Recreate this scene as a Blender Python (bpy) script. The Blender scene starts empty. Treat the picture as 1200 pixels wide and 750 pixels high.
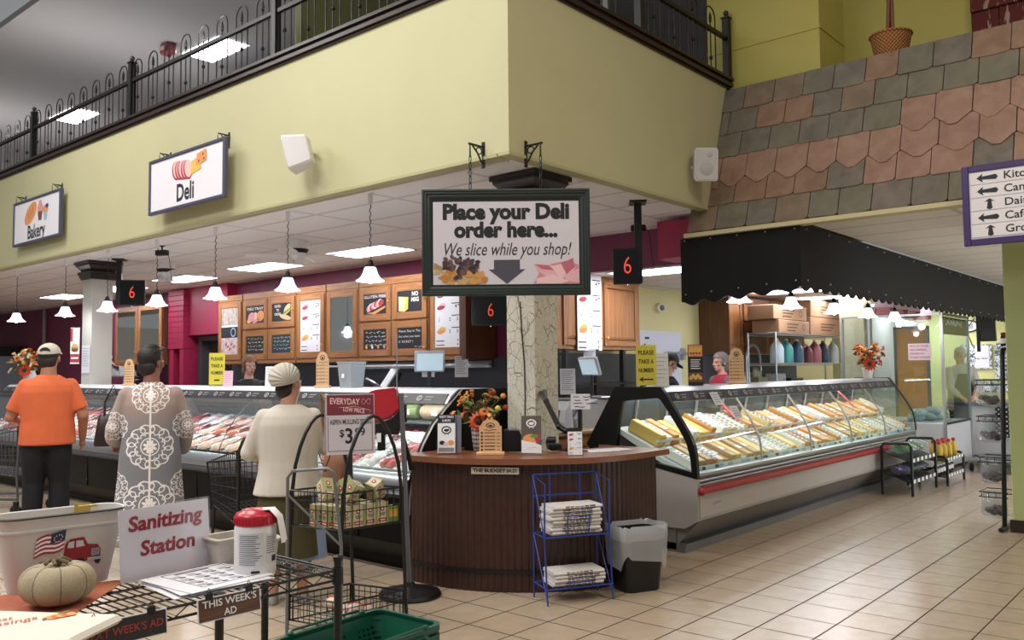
import bpy, bmesh, math, random
from mathutils import Vector, Matrix
random.seed(11)
SC = bpy.context.scene
COL = SC.collection
PI = math.pi
ROT = Matrix(((0.65182295, 0.03767763, 0.75743464), (-0.75831401, 0.04464477, 0.65035891), (-0.00931151, -0.99829216, 0.05767196)))
FOC = 1005.15
EYE = Vector((0, 0, 1.5))
cam_data = bpy.data.cameras.new('camera')
cam_data.sensor_width = 36
cam_data.lens = 36 * FOC / 1200
cam_data.clip_start = 0.05
cam_data.clip_end = 200
cam = bpy.data.objects.new('camera', cam_data)
COL.objects.link(cam)
rx, ry_, rz_ = [Vector((ROT[0][i], ROT[1][i], ROT[2][i])) for i in range(3)]
cm = Matrix.Identity(4)
for i in range(3):
    cm[i][0] = rx[i]; cm[i][1] = -ry_[i]; cm[i][2] = -rz_[i]; cm[i][3] = EYE[i]
cam.matrix_world = cm
SC.camera = cam
SC.view_settings.view_transform = 'Standard'
SC.view_settings.look = 'None'
SC.view_settings.exposure = 0.0
SC.view_settings.gamma = 1.0
SC.view_settings.use_curve_mapping = False
w = bpy.data.worlds.new('world'); SC.world = w
w.use_nodes = True
w.node_tree.nodes['Background'].inputs[0].default_value = (0.95, 0.97, 1.0, 1)
w.node_tree.nodes['Background'].inputs[1].default_value = 0.26
def area(name, loc, sx, sy, power, col=(1, 1, 1), aim=(0, 0, -1)):
    d = bpy.data.lights.new(name, 'AREA')
    d.shape = 'RECTANGLE'; d.size = sx; d.size_y = sy; d.energy = power; d.color = col
    o = bpy.data.objects.new(name, d)
    o.location = loc
    o.rotation_euler = Vector(aim).to_track_quat('-Z', 'Y').to_euler()
    COL.objects.link(o)
    return o
HALL = 1.95
for (lx, ly) in ((-1.5, 9.5), (-1.5, 4.5), (2.0, 10.5), (-3.0, 3.0), (2.0, 5.5)):
    area('hall_light', (lx, ly, 6.6), 1.4, 2.4, 95 * HALL, (1.0, 0.97, 0.93))  # hall lamps out of view, at assumed positions
area('assumed_warm_light', (4.6, -0.6, 6.5), 1.4, 1.4, 105, (1.0, 0.80, 0.52))  # assumed warm lamp, unseen, tints the right wing and slates
area('assumed_warm_light', (1.5, 1.0, 6.6), 1.4, 1.4, 70, (1.0, 0.86, 0.66))  # second assumed warm lamp, unseen above the near hall
area('added_aisle_fill', (12.5, -4.9, 1.5), 9.0, 2.4, 260, (0.92, 0.97, 1.0), (0, 1, 0.05))  # unseen cool light added to brighten the aisle floor and soffit, no window here
for y in (8.5, 14.0, 20.0, 27.0):
    area('upper_ceiling_fill', (6.2, y, 4.9), 0.6, 3.5, 75, (1.0, 0.98, 0.96), (0.15, 0, 1))  # unseen uplights added behind the parapet to brighten the upper ceiling
def ray(px, py):
    return (ROT @ Vector((px - 600, py - 375, FOC))).normalized()
def hz(px, py, z):
    d = ray(px, py); return EYE + d * ((z - EYE.z) / d.z)
def hx(px, py, x):
    d = ray(px, py); return EYE + d * (x / d.x)
def hy(px, py, y):
    d = ray(px, py); return EYE + d * (y / d.y)
def srgb(h):
    h = h.lstrip('#'); out = []
    for i in (0, 2, 4):
        c = int(h[i:i + 2], 16) / 255
        out.append(c / 12.92 if c <= 0.04045 else ((c + 0.055) / 1.055) ** 2.4)
    return out + [1.0]
_mats = {}
def mat(name, col='#888888', rough=0.5, metal=0.0, emit=None, estr=0.0, spec=0.5, noise=0.0, nscale=20.0, bump=0.0, bscale=80.0, sub=0.0):
    if name in _mats: return _mats[name]
    m = bpy.data.materials.new(name); m.use_nodes = True
    nt = m.node_tree; b = nt.nodes['Principled BSDF']
    c = srgb(col)
    b.inputs['Base Color'].default_value = c
    b.inputs['Roughness'].default_value = rough
    b.inputs['Metallic'].default_value = metal
    b.inputs['Specular IOR Level'].default_value = spec
    if sub: b.inputs['Subsurface Weight'].default_value = sub; b.inputs['Subsurface Radius'].default_value = (0.01, 0.004, 0.002)
    if emit:
        b.inputs['Emission Color'].default_value = srgb(emit); b.inputs['Emission Strength'].default_value = estr
    if noise or bump:
        tc = nt.nodes.new('ShaderNodeTexCoord')
    if noise:
        n = nt.nodes.new('ShaderNodeTexNoise'); n.inputs['Scale'].default_value = nscale; n.inputs['Detail'].default_value = 4
        nt.links.new(tc.outputs['Object'], n.inputs['Vector'])
        r = nt.nodes.new('ShaderNodeMapRange'); r.inputs['From Min'].default_value = 0.3; r.inputs['From Max'].default_value = 0.7
        r.inputs['To Min'].default_value = 1 - noise; r.inputs['To Max'].default_value = 1 + noise
        nt.links.new(n.outputs['Fac'], r.inputs['Value'])
        v = nt.nodes.new('ShaderNodeVectorMath'); v.operation = 'SCALE'
        v.inputs[0].default_value = c[:3]
        nt.links.new(r.outputs[0], v.inputs['Scale'])
        nt.links.new(v.outputs[0], b.inputs['Base Color'])
    if bump:
        n2 = nt.nodes.new('ShaderNodeTexNoise'); n2.inputs['Scale'].default_value = bscale; n2.inputs['Detail'].default_value = 3
        nt.links.new(tc.outputs['Object'], n2.inputs['Vector'])
        bp = nt.nodes.new('ShaderNodeBump'); bp.inputs['Strength'].default_value = bump; bp.inputs['Distance'].default_value = 0.01
        nt.links.new(n2.outputs['Fac'], bp.inputs['Height']); nt.links.new(bp.outputs[0], b.inputs['Normal'])
    _mats[name] = m
    return m
def glassmat(name, tint='#f4fbf8', gloss=0.10, rough=0.02, opacity=0.0):
    if name in _mats: return _mats[name]
    m = bpy.data.materials.new(name); m.use_nodes = True
    nt = m.node_tree; nt.nodes.clear()
    out = nt.nodes.new('ShaderNodeOutputMaterial')
    t = nt.nodes.new('ShaderNodeBsdfTransparent'); t.inputs[0].default_value = srgb(tint)
    g = nt.nodes.new('ShaderNodeBsdfGlossy'); g.inputs['Roughness'].default_value = rough
    lw = nt.nodes.new('ShaderNodeLayerWeight'); lw.inputs[0].default_value = 0.5
    pw = nt.nodes.new('ShaderNodeMath'); pw.operation = 'POWER'; pw.inputs[1].default_value = 4.0
    nt.links.new(lw.outputs['Facing'], pw.inputs[0])
    mr = nt.nodes.new('ShaderNodeMath'); mr.operation = 'MULTIPLY_ADD'; mr.inputs[1].default_value = 0.5; mr.inputs[2].default_value = gloss * 0.4; mr.use_clamp = True
    nt.links.new(pw.outputs[0], mr.inputs[0])
    mx = nt.nodes.new('ShaderNodeMixShader')
    nt.links.new(mr.outputs[0], mx.inputs[0]); nt.links.new(t.outputs[0], mx.inputs[1]); nt.links.new(g.outputs[0], mx.inputs[2])
    last = mx
    if opacity:
        d = nt.nodes.new('ShaderNodeBsdfDiffuse'); d.inputs[0].default_value = srgb('#f2f4f6')
        m2 = nt.nodes.new('ShaderNodeMixShader'); m2.inputs[0].default_value = opacity
        nt.links.new(mx.outputs[0], m2.inputs[1]); nt.links.new(d.outputs[0], m2.inputs[2]); last = m2
    nt.links.new(last.outputs[0], out.inputs[0])
    _mats[name] = m
    return m
class NB:
    """tiny node-graph helper for procedural materials"""
    def __init__(s, name, rough=0.5, metal=0.0):
        s.m = bpy.data.materials.new(name); s.m.use_nodes = True
        s.nt = s.m.node_tree; s.b = s.nt.nodes['Principled BSDF']
        s.b.inputs['Roughness'].default_value = rough; s.b.inputs['Metallic'].default_value = metal
        s.tc = s.nt.nodes.new('ShaderNodeTexCoord')
        sp = s.nt.nodes.new('ShaderNodeSeparateXYZ'); s.nt.links.new(s.tc.outputs['Object'], sp.inputs[0])
        s.x, s.y, s.z = sp.outputs
        _mats[name] = s.m
    def _in(s, sock, v):
        if hasattr(v, 'is_linked') or hasattr(v, 'node'): s.nt.links.new(v, sock)
        else: sock.default_value = v
    def op(s, o, a, b=0.0, c=None, clamp=False):
        n = s.nt.nodes.new('ShaderNodeMath'); n.operation = o; n.use_clamp = clamp
        s._in(n.inputs[0], a); s._in(n.inputs[1], b)
        if c is not None: s._in(n.inputs[2], c)
        return n.outputs[0]
    def vec(s, x, y, z):
        n = s.nt.nodes.new('ShaderNodeCombineXYZ')
        for i, v in enumerate((x, y, z)): s._in(n.inputs[i], v)
        return n.outputs[0]
    def noise(s, scale, detail=4, vec=None, dist=0.0):
        n = s.nt.nodes.new('ShaderNodeTexNoise'); n.inputs['Scale'].default_value = scale; n.inputs['Detail'].default_value = detail
        n.inputs['Distortion'].default_value = dist
        s.nt.links.new(vec if vec is not None else s.tc.outputs['Object'], n.inputs['Vector'])
        return n.outputs['Fac']
    def white(s, vec):
        n = s.nt.nodes.new('ShaderNodeTexWhiteNoise'); n.noise_dimensions = '3D'
        s.nt.links.new(vec, n.inputs['Vector']); return n.outputs['Value']
    def voro(s, scale, feature='DISTANCE_TO_EDGE', vec=None):
        n = s.nt.nodes.new('ShaderNodeTexVoronoi'); n.feature = feature; n.inputs['Scale'].default_value = scale
        s.nt.links.new(vec if vec is not None else s.tc.outputs['Object'], n.inputs['Vector'])
        return n.outputs[0]
    def mix(s, f, a, b):
        n = s.nt.nodes.new('ShaderNodeMix'); n.data_type = 'RGBA'
        s._in(n.inputs[0], f)
        for i, v in ((6, a), (7, b)):
            if isinstance(v, str): n.inputs[i].default_value = srgb(v)
            else: s.nt.links.new(v, n.inputs[i])
        return n.outputs[2]
    def ramp(s, f, lo, hi):
        n = s.nt.nodes.new('ShaderNodeMapRange'); n.inputs['From Min'].default_value = lo; n.inputs['From Max'].default_value = hi
        s._in(n.inputs['Value'], f); return n.outputs[0]
    def color(s, c): s.nt.links.new(c, s.b.inputs['Base Color']); return s
    def rough(s, r): s._in(s.b.inputs['Roughness'], r)
    def bump(s, h, strength=0.3, dist=0.01):
        n = s.nt.nodes.new('ShaderNodeBump'); n.inputs['Strength'].default_value = strength; n.inputs['Distance'].default_value = dist
        s.nt.links.new(h, n.inputs['Height']); s.nt.links.new(n.outputs[0], s.b.inputs['Normal'])
_textcache = {}
def text_mesh(s, bold, shear, space, align):
    k = (s, bold, shear, space, align)
    if k in _textcache: return _textcache[k]
    c = bpy.data.curves.new('t', 'FONT'); c.body = s; c.size = 1.0; c.align_x = align; c.align_y = 'CENTER'
    c.shear = shear; c.offset = bold; c.space_character = space; c.resolution_u = 3; c.space_line = 0.95
    o = bpy.data.objects.new('t', c); COL.objects.link(o)
    dg = bpy.context.evaluated_depsgraph_get()
    me = bpy.data.meshes.new_from_object(o.evaluated_get(dg))
    bpy.data.objects.remove(o); bpy.data.curves.remove(c)
    _textcache[k] = me
    return me
WM = {}
def Tr(x=0, y=0, z=0): return Matrix.Translation((x, y, z))
def Rz(a): return Matrix.Rotation(a, 4, 'Z')
def Rx(a): return Matrix.Rotation(a, 4, 'X')
def Ry(a): return Matrix.Rotation(a, 4, 'Y')
def frame(o, right, up):
    """matrix of a local frame at o: x = right, y = up, z = outward normal"""
    r = Vector(right).normalized(); u = Vector(up).normalized(); n = r.cross(u).normalized(); u = n.cross(r)
    m = Matrix.Identity(4)
    for i in range(3): m[i][0] = r[i]; m[i][1] = u[i]; m[i][2] = n[i]; m[i][3] = o[i]
    return m
class MB:
    def __init__(s, m=None):
        s.bm = bmesh.new(); s.M = Matrix.Identity(4); s.mats = []; s.cur = 0
        if m: s.mat(m)
    def mat(s, m):
        if m not in s.mats: s.mats.append(m)
        s.cur = s.mats.index(m); return s
    def v(s, p): return s.bm.verts.new(s.M @ Vector(p))
    def f(s, vs):
        try: fc = s.bm.faces.new(vs)
        except ValueError: return None
        fc.material_index = s.cur; return fc
    def quad(s, *ps): return s.f([s.v(p) for p in ps])
    def Bx(s, x0, x1, y0, y1, z0, z1, bev=0.0, seg=1):
        a = [s.v((x, y, z)) for z in (z0, z1) for y in (y0, y1) for x in (x0, x1)]
        fs = [s.f([a[i] for i in q]) for q in ((0, 2, 3, 1), (4, 5, 7, 6), (0, 1, 5, 4), (2, 6, 7, 3), (0, 4, 6, 2), (1, 3, 7, 5))]
        if bev:
            es = list({e for f in fs for e in f.edges})
            r = bmesh.ops.bevel(s.bm, geom=es, offset=bev, segments=seg, affect='EDGES', profile=0.5)
            for f in r['faces']: f.material_index = s.cur
        return s
    def box(s, c, d, bev=0.0, seg=1):
        return s.Bx(c[0] - d[0] / 2, c[0] + d[0] / 2, c[1] - d[1] / 2, c[1] + d[1] / 2, c[2] - d[2] / 2, c[2] + d[2] / 2, bev, seg)
    def rings(s, rs, closed=True, cap=True):
        vr = [[s.v(p) for p in r] for r in rs]
        n = len(rs[0])
        for a, b in zip(vr, vr[1:]):
            for i in range(n if closed else n - 1):
                j = (i + 1) % n
                s.f([a[i], a[j], b[j], b[i]])
        if cap and closed:
            s.f(vr[0][::-1]); s.f(vr[-1])
        return s
    def tube(s, pts, r, n=6, closed=False, cap=True):
        pts = [Vector(p) for p in pts]
        rr = r if isinstance(r, (list, tuple)) else [r] * len(pts)
        rs = []; N = len(pts); up = None
        for i, p in enumerate(pts):
            if closed: t = pts[(i + 1) % N] - pts[i - 1]
            else: t = pts[min(i + 1, N - 1)] - pts[max(i - 1, 0)]
            if t.length < 1e-9: t = Vector((0, 0, 1))
            t.normalize()
            if up is None:
                up = t.orthogonal().normalized()
                if abs(t.z) < 0.99: up = (Vector((0, 0, 1)) - t * t.z).normalized()
            else:
                up = up - t * up.dot(t)
                up = up.normalized() if up.length > 1e-6 else t.orthogonal().normalized()
            sd = t.cross(up)
            rs.append([p + (up * math.cos(2 * PI * k / n) + sd * math.sin(2 * PI * k / n)) * rr[i] for k in range(n)])
        if closed: rs.append(rs[0])
        return s.rings(rs, True, cap and not closed)
    def bar(s, a, b, r, n=6): return s.tube([a, b], r, n)
    def lathe(s, prof, c=(0, 0, 0), n=20, cap=True, sx=1, sy=1):
        rs = [[(c[0] + r * sx * math.cos(2 * PI * k / n), c[1] + r * sy * math.sin(2 * PI * k / n), c[2] + z) for k in range(n)] for r, z in prof]
        return s.rings(rs, True, cap)
    def prism(s, poly, h0, h1):
        a = [s.v((x, y, h0)) for x, y in poly]; b = [s.v((x, y, h1)) for x, y in poly]
        n = len(poly)
        s.f(a[::-1]); s.f(b)
        for i in range(n):
            j = (i + 1) % n; s.f([a[i], a[j], b[j], b[i]])
        return s
    def ell(s, c, r, n=12, m=8):
        if not isinstance(r, (tuple, list)): r = (r, r, r)
        rs = []
        top = s.v((c[0], c[1], c[2] + r[2])); bot = s.v((c[0], c[1], c[2] - r[2]))
        for i in range(1, m):
            t = PI * i / m
            rs.append([s.v((c[0] + r[0] * math.sin(t) * math.cos(2 * PI * k / n), c[1] + r[1] * math.sin(t) * math.sin(2 * PI * k / n), c[2] + r[2] * math.cos(t))) for k in range(n)])
        for a, b in zip(rs, rs[1:]):
            for k in range(n):
                s.f([a[k], b[k], b[(k + 1) % n], a[(k + 1) % n]])
        for k in range(n):
            s.f([top, rs[0][k], rs[0][(k + 1) % n]]); s.f([bot, rs[-1][(k + 1) % n], rs[-1][k]])
        return s
    def text(s, t, size, x=0, y=0, z=0.0015, align='CENTER', bold=0.0, shear=0.0, sx=1.0, space=1.0, rot=0.0, fit=None):
        me = text_mesh(t, bold, shear, space, align)
        if not len(me.vertices): return s
        if fit:
            w_ = max(v.co.x for v in me.vertices) - min(v.co.x for v in me.vertices)
            sx = fit / (w_ * size)
        ca, sa = math.cos(rot), math.sin(rot)
        vs = []
        for v in me.vertices:
            a, b = v.co.x * size * sx, v.co.y * size
            vs.append(s.v((x + a * ca - b * sa, y + a * sa + b * ca, z)))
        for p in me.polygons: s.f([vs[i] for i in p.vertices])
        return s
    def build(s, name, parent=None, smooth=None, label=None, world=False, solid=0.0):
        bm = s.bm
        if smooth is None: smooth = 40
        bm.normal_update()
        bmesh.ops.recalc_face_normals(bm, faces=bm.faces[:])
        if smooth:
            lim = math.radians(smooth)
            for f in bm.faces: f.smooth = True
            for e in bm.edges:
                if len(e.link_faces) == 2: e.smooth = e.calc_face_angle(0) < lim
                else: e.smooth = False
        if world and parent is not None: bm.transform(WM[parent].inverted())
        me = bpy.data.meshes.new(name); bm.to_mesh(me); bm.free()
        for m in s.mats: me.materials.append(m)
        o = bpy.data.objects.new(name, me); COL.objects.link(o)
        if parent is not None:
            o.parent = parent; WM[o] = WM[parent]
        else: WM[o] = Matrix.Identity(4)
        if solid:
            md = o.modifiers.new('solid', 'SOLIDIFY'); md.thickness = solid; md.offset = 0
        if label: o['label'] = label
        return o
def thing(name, label, cat, loc=(0, 0, 0), rz=0.0, group=None):
    o = bpy.data.objects.new(name, None); COL.objects.link(o)
    o.empty_display_size = 0.1
    o.location = loc; o.rotation_euler = (0, 0, rz)
    o['label'] = label; o['category'] = cat
    if group: o['group'] = group
    WM[o] = Tr(*loc) @ Rz(rz)
    return o
def tag(o, label, cat, group=None):
    o['label'] = label; o['category'] = cat
    if group: o['group'] = group
    return o
def struct(o): o['kind'] = 'structure'; return o
def kids(o): return [c for c in bpy.data.objects if c.parent == o]
def dup(root, loc=None, rz=None, label=None, ks=None):
    r = root.copy(); COL.objects.link(r)
    if loc is not None: r.location = loc
    if rz is not None: r.rotation_euler = (0, 0, rz)
    if label: r['label'] = label
    WM[r] = Tr(*r.location) @ Rz(r.rotation_euler[2])
    for ch in (ks if ks is not None else list(root.children)):
        c = ch.copy(); COL.objects.link(c); c.parent = r; WM[c] = WM[r]
        for g in list(ch.children):
            d = g.copy(); COL.objects.link(d); d.parent = c; WM[d] = WM[r]
    return r
def floor_mat():
    n = NB('floor_tile', 0.22)
    ux = n.op('DIVIDE', n.op('SUBTRACT', n.x, 4.41), 0.336); uy = n.op('DIVIDE', n.op('SUBTRACT', n.y, 1.222), 0.336)
    fx = n.op('ABSOLUTE', n.op('SUBTRACT', n.op('FRACT', ux), 0.5)); fy = n.op('ABSOLUTE', n.op('SUBTRACT', n.op('FRACT', uy), 0.5))
    e = n.op('MAXIMUM', fx, fy)
    g = n.ramp(e, 0.482, 0.490)
    cell = n.vec(n.op('FLOOR', ux), n.op('FLOOR', uy), 0.0)
    rnd = n.white(cell)
    nz = n.noise(9, 6); nf = n.noise(70, 3)
    base = n.mix(n.ramp(nz, 0.3, 0.7), '#ad9b86', '#b7a58f')
    base = n.mix(n.op('MULTIPLY', rnd, 0.45), base, '#b5a08a')
    base = n.mix(n.op('MULTIPLY', n.ramp(nf, 0.62, 0.75), 0.35), base, '#8d7863')
    n.color(n.mix(g, base, '#2e211a'))
    n.rough(n.op('ADD', n.op('MULTIPLY', g, 0.5), n.op('ADD', 0.22, n.op('MULTIPLY', nz, 0.06))))
    n.bump(n.op('SUBTRACT', n.op('MULTIPLY', nz, 0.01), g), 0.25, 0.004)
    return n.m
b = MB(floor_mat()); b.Bx(-6, 26, -6, 30, -0.1, 0)
struct(b.build('floor', smooth=0))
GREEN = mat('olive_green_paint', '#c2be96', 0.6, noise=0.02, nscale=2)
TRIM = mat('dark_brown_trim', '#2c1b18', 0.4)
WHITE = mat('white_paint', '#e6e3dc', 0.5)
def ceil_mat(name, ox, oy):
    n = NB(name, 0.9)
    ux = n.op('DIVIDE', n.op('SUBTRACT', n.x, ox), 0.61); uy = n.op('DIVIDE', n.op('SUBTRACT', n.y, oy), 1.22)
    fx = n.op('MULTIPLY', n.op('SUBTRACT', 0.5, n.op('ABSOLUTE', n.op('SUBTRACT', n.op('FRACT', ux), 0.5))), 0.61)
    fy = n.op('MULTIPLY', n.op('SUBTRACT', 0.5, n.op('ABSOLUTE', n.op('SUBTRACT', n.op('FRACT', uy), 0.5))), 1.22)
    d = n.op('MINIMUM', fx, fy)
    g = n.op('SUBTRACT', 1.0, n.ramp(d, 0.010, 0.014))
    e2 = n.op('MULTIPLY', n.op('SUBTRACT', 1.0, n.ramp(n.op('ABSOLUTE', n.op('SUBTRACT', d, 0.016)), 0.002, 0.005)), 0.75)
    nz = n.noise(160, 3)
    tile = n.mix(n.op('MULTIPLY', n.ramp(nz, 0.55, 0.75), 0.5), '#edeae8', '#cdc9c6')
    tile = n.mix(e2, tile, '#77726f')
    n.color(n.mix(g, tile, '#d6d3d0'))
    return n.m
CEIL = ceil_mat('ceiling_tile', 7.13, 8.4)
b = MB(GREEN); b.Bx(4.7, 4.86, 4.05, 17, 3.1, 4.43); struct(b.build('wall_left', smooth=0))
b = MB(GREEN)
b.M = frame((0, 4.05, 0), (1, 0, 0), (0, 0, 1))
b.prism([(4.86, 3.1), (7.77, 3.1), (8.215, 4.43), (4.86, 4.43)], -0.16, 0)
struct(b.build('wall_front', smooth=0))
def trim_run(b, a0, a1, axis):
    for (o0, o1, z0, z1) in ((-0.02, 0.18, 4.43, 4.45), (-0.045, 0.19, 4.45, 4.485), (-0.03, 0.19, 4.485, 4.51), (-0.06, 0.2, 4.51, 4.54)):
        if axis == 'y': b.Bx(4.7 + o0, 4.7 + o1, a0, a1, z0, z1)
        else: b.Bx(a0, a1, 4.05 + o0, 4.05 + o1, z0, z1)
b = MB(TRIM); trim_run(b, 3.99, 17, 'y'); struct(b.build('trim_1', smooth=0))
b = MB(TRIM); trim_run(b, 4.64, 8.28, 'x'); struct(b.build('trim_2', smooth=0))
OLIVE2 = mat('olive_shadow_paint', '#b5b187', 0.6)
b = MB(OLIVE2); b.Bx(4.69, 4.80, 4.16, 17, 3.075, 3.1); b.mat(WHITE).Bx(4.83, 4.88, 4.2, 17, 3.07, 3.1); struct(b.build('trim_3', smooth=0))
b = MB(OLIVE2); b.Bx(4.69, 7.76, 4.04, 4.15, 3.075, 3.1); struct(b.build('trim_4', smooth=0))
b = MB(CEIL); b.Bx(4.86, 8.5, 4.21, 30, 3.1, 3.12); struct(b.build('ceiling_left', smooth=0))
CEIL2 = ceil_mat('soffit_tile', 7.7, 3.08)
b = MB(CEIL2); b.Bx(7.7, 20.5, -5, 3.06, 2.83, 2.86); struct(b.build('ceiling_right', smooth=0))
CEIL3 = ceil_mat('low_ceiling_tile', 8.7, 0.3)
b = MB(CEIL3); b.Bx(8.62, 20.5, 3.10, 7.5, 2.67, 2.70); struct(b.build('ceiling_back', smooth=0))
MEZ = mat('upper_grey_paint', '#8f8c8c', 0.8)
b = MB(MEZ); b.Bx(4.86, 26, 4.21, 40, 7.0, 7.1); struct(b.build('ceiling_upper', smooth=0))
b = MB(MEZ); b.Bx(8.42, 8.6, 8.0, 40, 4.42, 7.0); b.mat(WHITE).Bx(8.40, 8.42, 8.0, 40, 4.42, 4.55); struct(b.build('wall_upper', smooth=0))
b = MB(mat('upper_floor', '#6f6a62', 0.7)); b.Bx(4.86, 14, 4.21, 20, 4.3, 4.42); struct(b.build('floor_upper', smooth=0))
DKOL = mat('dark_olive_paint', '#63663f', 0.7)
b = MB(DKOL); b.Bx(5.2, 8.45, 7.3, 7.4, 4.42, 7.0); struct(b.build('wall_upper_right', smooth=0))
def plank_mat():
    n = NB('maroon_paint', 0.5)
    nz = n.noise(3, 4)
    n.color(n.mix(nz, '#6a2143', '#7d2b50')); return n.m
MAROON = plank_mat()
RED = mat('crimson_planks', '#a2244c', 0.45, noise=0.06, nscale=8)
b = MB(MAROON); b.Bx(8.5, 8.62, 4.3, 6.62, 2.67, 3.12); b.Bx(8.5, 8.62, 6.62, 8.0, 1.0, 3.12); b.Bx(8.5, 8.62, 8.0, 14.0, 1.0, 3.12); b.Bx(8.5, 8.62, 14.0, 15.1, 2.15, 3.12); b.Bx(8.5, 8.62, 15.1, 30, 0, 3.12)
struct(b.build('wall_back', smooth=0))
b = MB(RED); b.Bx(8.12, 8.5, 4.5, 4.86, 2.68, 3.12); b.Bx(7.9, 8.12, 4.3, 4.7, 2.66, 3.05)
struct(b.build('wall_header_end', smooth=0))
b = MB(mat('charcoal_tile', '#383a42', 0.35)); b.Bx(8.44, 8.5, 6.6, 13.9, 0.0, 1.66); b.Bx(8.5, 10.25, 6.52, 6.62, 0.0, 1.7); struct(b.build('wall_backsplash', smooth=0))
YEL = mat('yellow_paint', '#d9d39b', 0.55)
b = MB(YEL); b.Bx(8.62, 18.0, 6.62, 6.74, 0, 2.67); struct(b.build('wall_yellow', smooth=0))
b = MB(mat('pale_yellow_paint', '#dadf9c', 0.6)); b.Bx(19.5, 19.65, -3, 7.5, 0, 2.83); struct(b.build('wall_far', smooth=0))
b = MB(RED)
z = 1.95
for k in range(11): b.Bx(8.2, 8.5, 15.2, 15.78, z, z + 0.098, 0.006); z += 0.102
b.Bx(8.22, 8.5, 15.22, 15.36, 0, 1.95); b.Bx(8.22, 8.5, 15.6, 15.76, 0, 1.95)
b.Bx(8.3, 8.5, 13.85, 15.2, 2.2, 3.1)
struct(b.build('wall_shiplap', smooth=0))
b = MB(mat('doorway_pale', '#d8d6cf', 0.7)); b.Bx(9.6, 9.7, 12.6, 17, 0, 2.67); struct(b.build('wall_corridor', smooth=0))
b = MB(CEIL3); b.Bx(8.62, 9.7, 12.6, 17, 2.6, 2.67); struct(b.build('ceiling_corridor', smooth=0))
b = MB(mat('door_frame_grey', '#4a4c52', 0.4)); b.Bx(8.46, 8.64, 14.98, 15.12, 0, 2.1); b.Bx(8.46, 8.64, 14.0, 15.12, 2.1, 2.17); struct(b.build('door_1', smooth=0))
def crackle():
    n = NB('crackle_paint', 0.55)
    ds = n.noise(6, 2)
    v = n.vec(n.op('ADD', n.x, n.op('MULTIPLY', ds, 0.05)), n.op('ADD', n.y, n.op('MULTIPLY', ds, 0.05)), n.op('ADD', n.op('MULTIPLY', n.z, 0.75), n.op('MULTIPLY', ds, 0.06)))
    e = n.voro(13, 'DISTANCE_TO_EDGE', v)
    msk = n.ramp(n.noise(7, 2), 0.40, 0.50)
    k = n.op('MULTIPLY', n.op('SUBTRACT', 1.0, n.ramp(e, 0.012, 0.03)), msk)
    e2 = n.voro(26, 'DISTANCE_TO_EDGE', v)
    k2 = n.op('MULTIPLY', n.op('SUBTRACT', 1.0, n.ramp(e2, 0.01, 0.05)), 0.35)
    n.color(n.mix(n.op('MAXIMUM', k, k2), '#ddd8c6', '#6f6149')); return n.m
CRK = crackle()
def column(y, label, crk=True):
    t = thing('square_column', label, 'column', (5.46, y, 0))
    b = MB(CRK if crk else mat('cream_paint', '#bdbcb4', 0.5)); b.Bx(-0.15, 0.15, -0.15, 0.15, 0, 2.97, 0.006); b.build('shaft', t, smooth=0)
    b = MB(mat('espresso_wood', '#2a1f1d', 0.35)); h = 0.155
    for (e, z0, z1) in ((0.02, 2.84, 2.87), (0.035, 2.87, 2.91), (0.05, 2.91, 2.95)): b.Bx(-h - e, h + e, -h - e, h + e, z0, z1)
    rs = []
    for (r, zz) in ((0.165, 2.95), (0.18, 2.98), (0.215, 3.02), (0.225, 3.03), (0.225, 3.05), (0.245, 3.055), (0.245, 3.095)):
        rs.append([(-r, -r, zz), (r, -r, zz), (r, r, zz), (-r, r, zz)])
    b.rings(rs); b.build('capital', t, smooth=20)
    return t
MAINCOL = column(4.47, 'crackle-painted cream square column with dark capital behind the kiosk')
column(12.55, 'plain cream square column with dark capital behind the orange-shirted man', False)
b = MB(mat('tan_column_paint', '#cfc0a2', 0.55)); b.Bx(14.35, 14.75, 4.75, 5.15, 0, 2.67, 0.01); struct(b.build('column_right', smooth=0))
RG = mat('pale_green_paint', '#b4bf83', 0.6)
b = MB(RG); b.Bx(8.85, 9.2, -3, 1.68, 0, 2.84, 0.01); struct(b.build('wall_right', smooth=0))
b = MB(TRIM); b.Bx(8.825, 8.85, -3, 1.70, 0, 0.11); struct(b.build('baseboard_right', smooth=0))
YG = mat('mustard_paint', '#c4ba62', 0.6)
b = MB(YG); b.Bx(8.5, 9.2, 3.16, 4.4, 4.2, 7.0); b.Bx(8.49, 9.2, 3.15, 4.4, 4.93, 4.97); struct(b.build('wall_pilaster', smooth=0))
b = MB(YG); b.Bx(9.2, 9.4, -5, 4.4, 2.84, 7.0); struct(b.build('wall_loft', smooth=0))
b = MB(mat('ledge_board', '#5d5145', 0.7)); b.Bx(8.22, 9.2, -5, 4.2, 4.33, 4.37); struct(b.build('wall_ledge', smooth=0))
def slate_mat(name, a, c):
    n = NB(name, 0.75)
    n.color(n.mix(n.ramp(n.noise(7, 5, dist=0.5), 0.3, 0.7), a, c)); n.bump(n.noise(22, 6), 0.5, 0.02); return n.m
SL = [slate_mat('slate_grey', '#6a645b', '#827a70'), slate_mat('slate_green', '#6c6a5c', '#80796a'), slate_mat('slate_brown', '#776757', '#8d7b68'), slate_mat('slate_rust', '#846856', '#9a7d69')]
PK = slate_mat('slate_pink', '#927163', '#a68878')
b = MB(mat('slate_gap', '#2f2924', 0.9))
P0 = Vector((7.67, 0, 2.84)); P1 = Vector((8.20, 0, 4.38)); L = (P1 - P0).length
upd = (P1 - P0).normalized()
b.M = frame(P0, (0, -1, 0), upd)     # local x runs toward -Y
b.Bx(-4.22, 3.0, 0, L, -0.06, -0.012)
rh = L / 6
rnd = random.Random(5)
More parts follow.
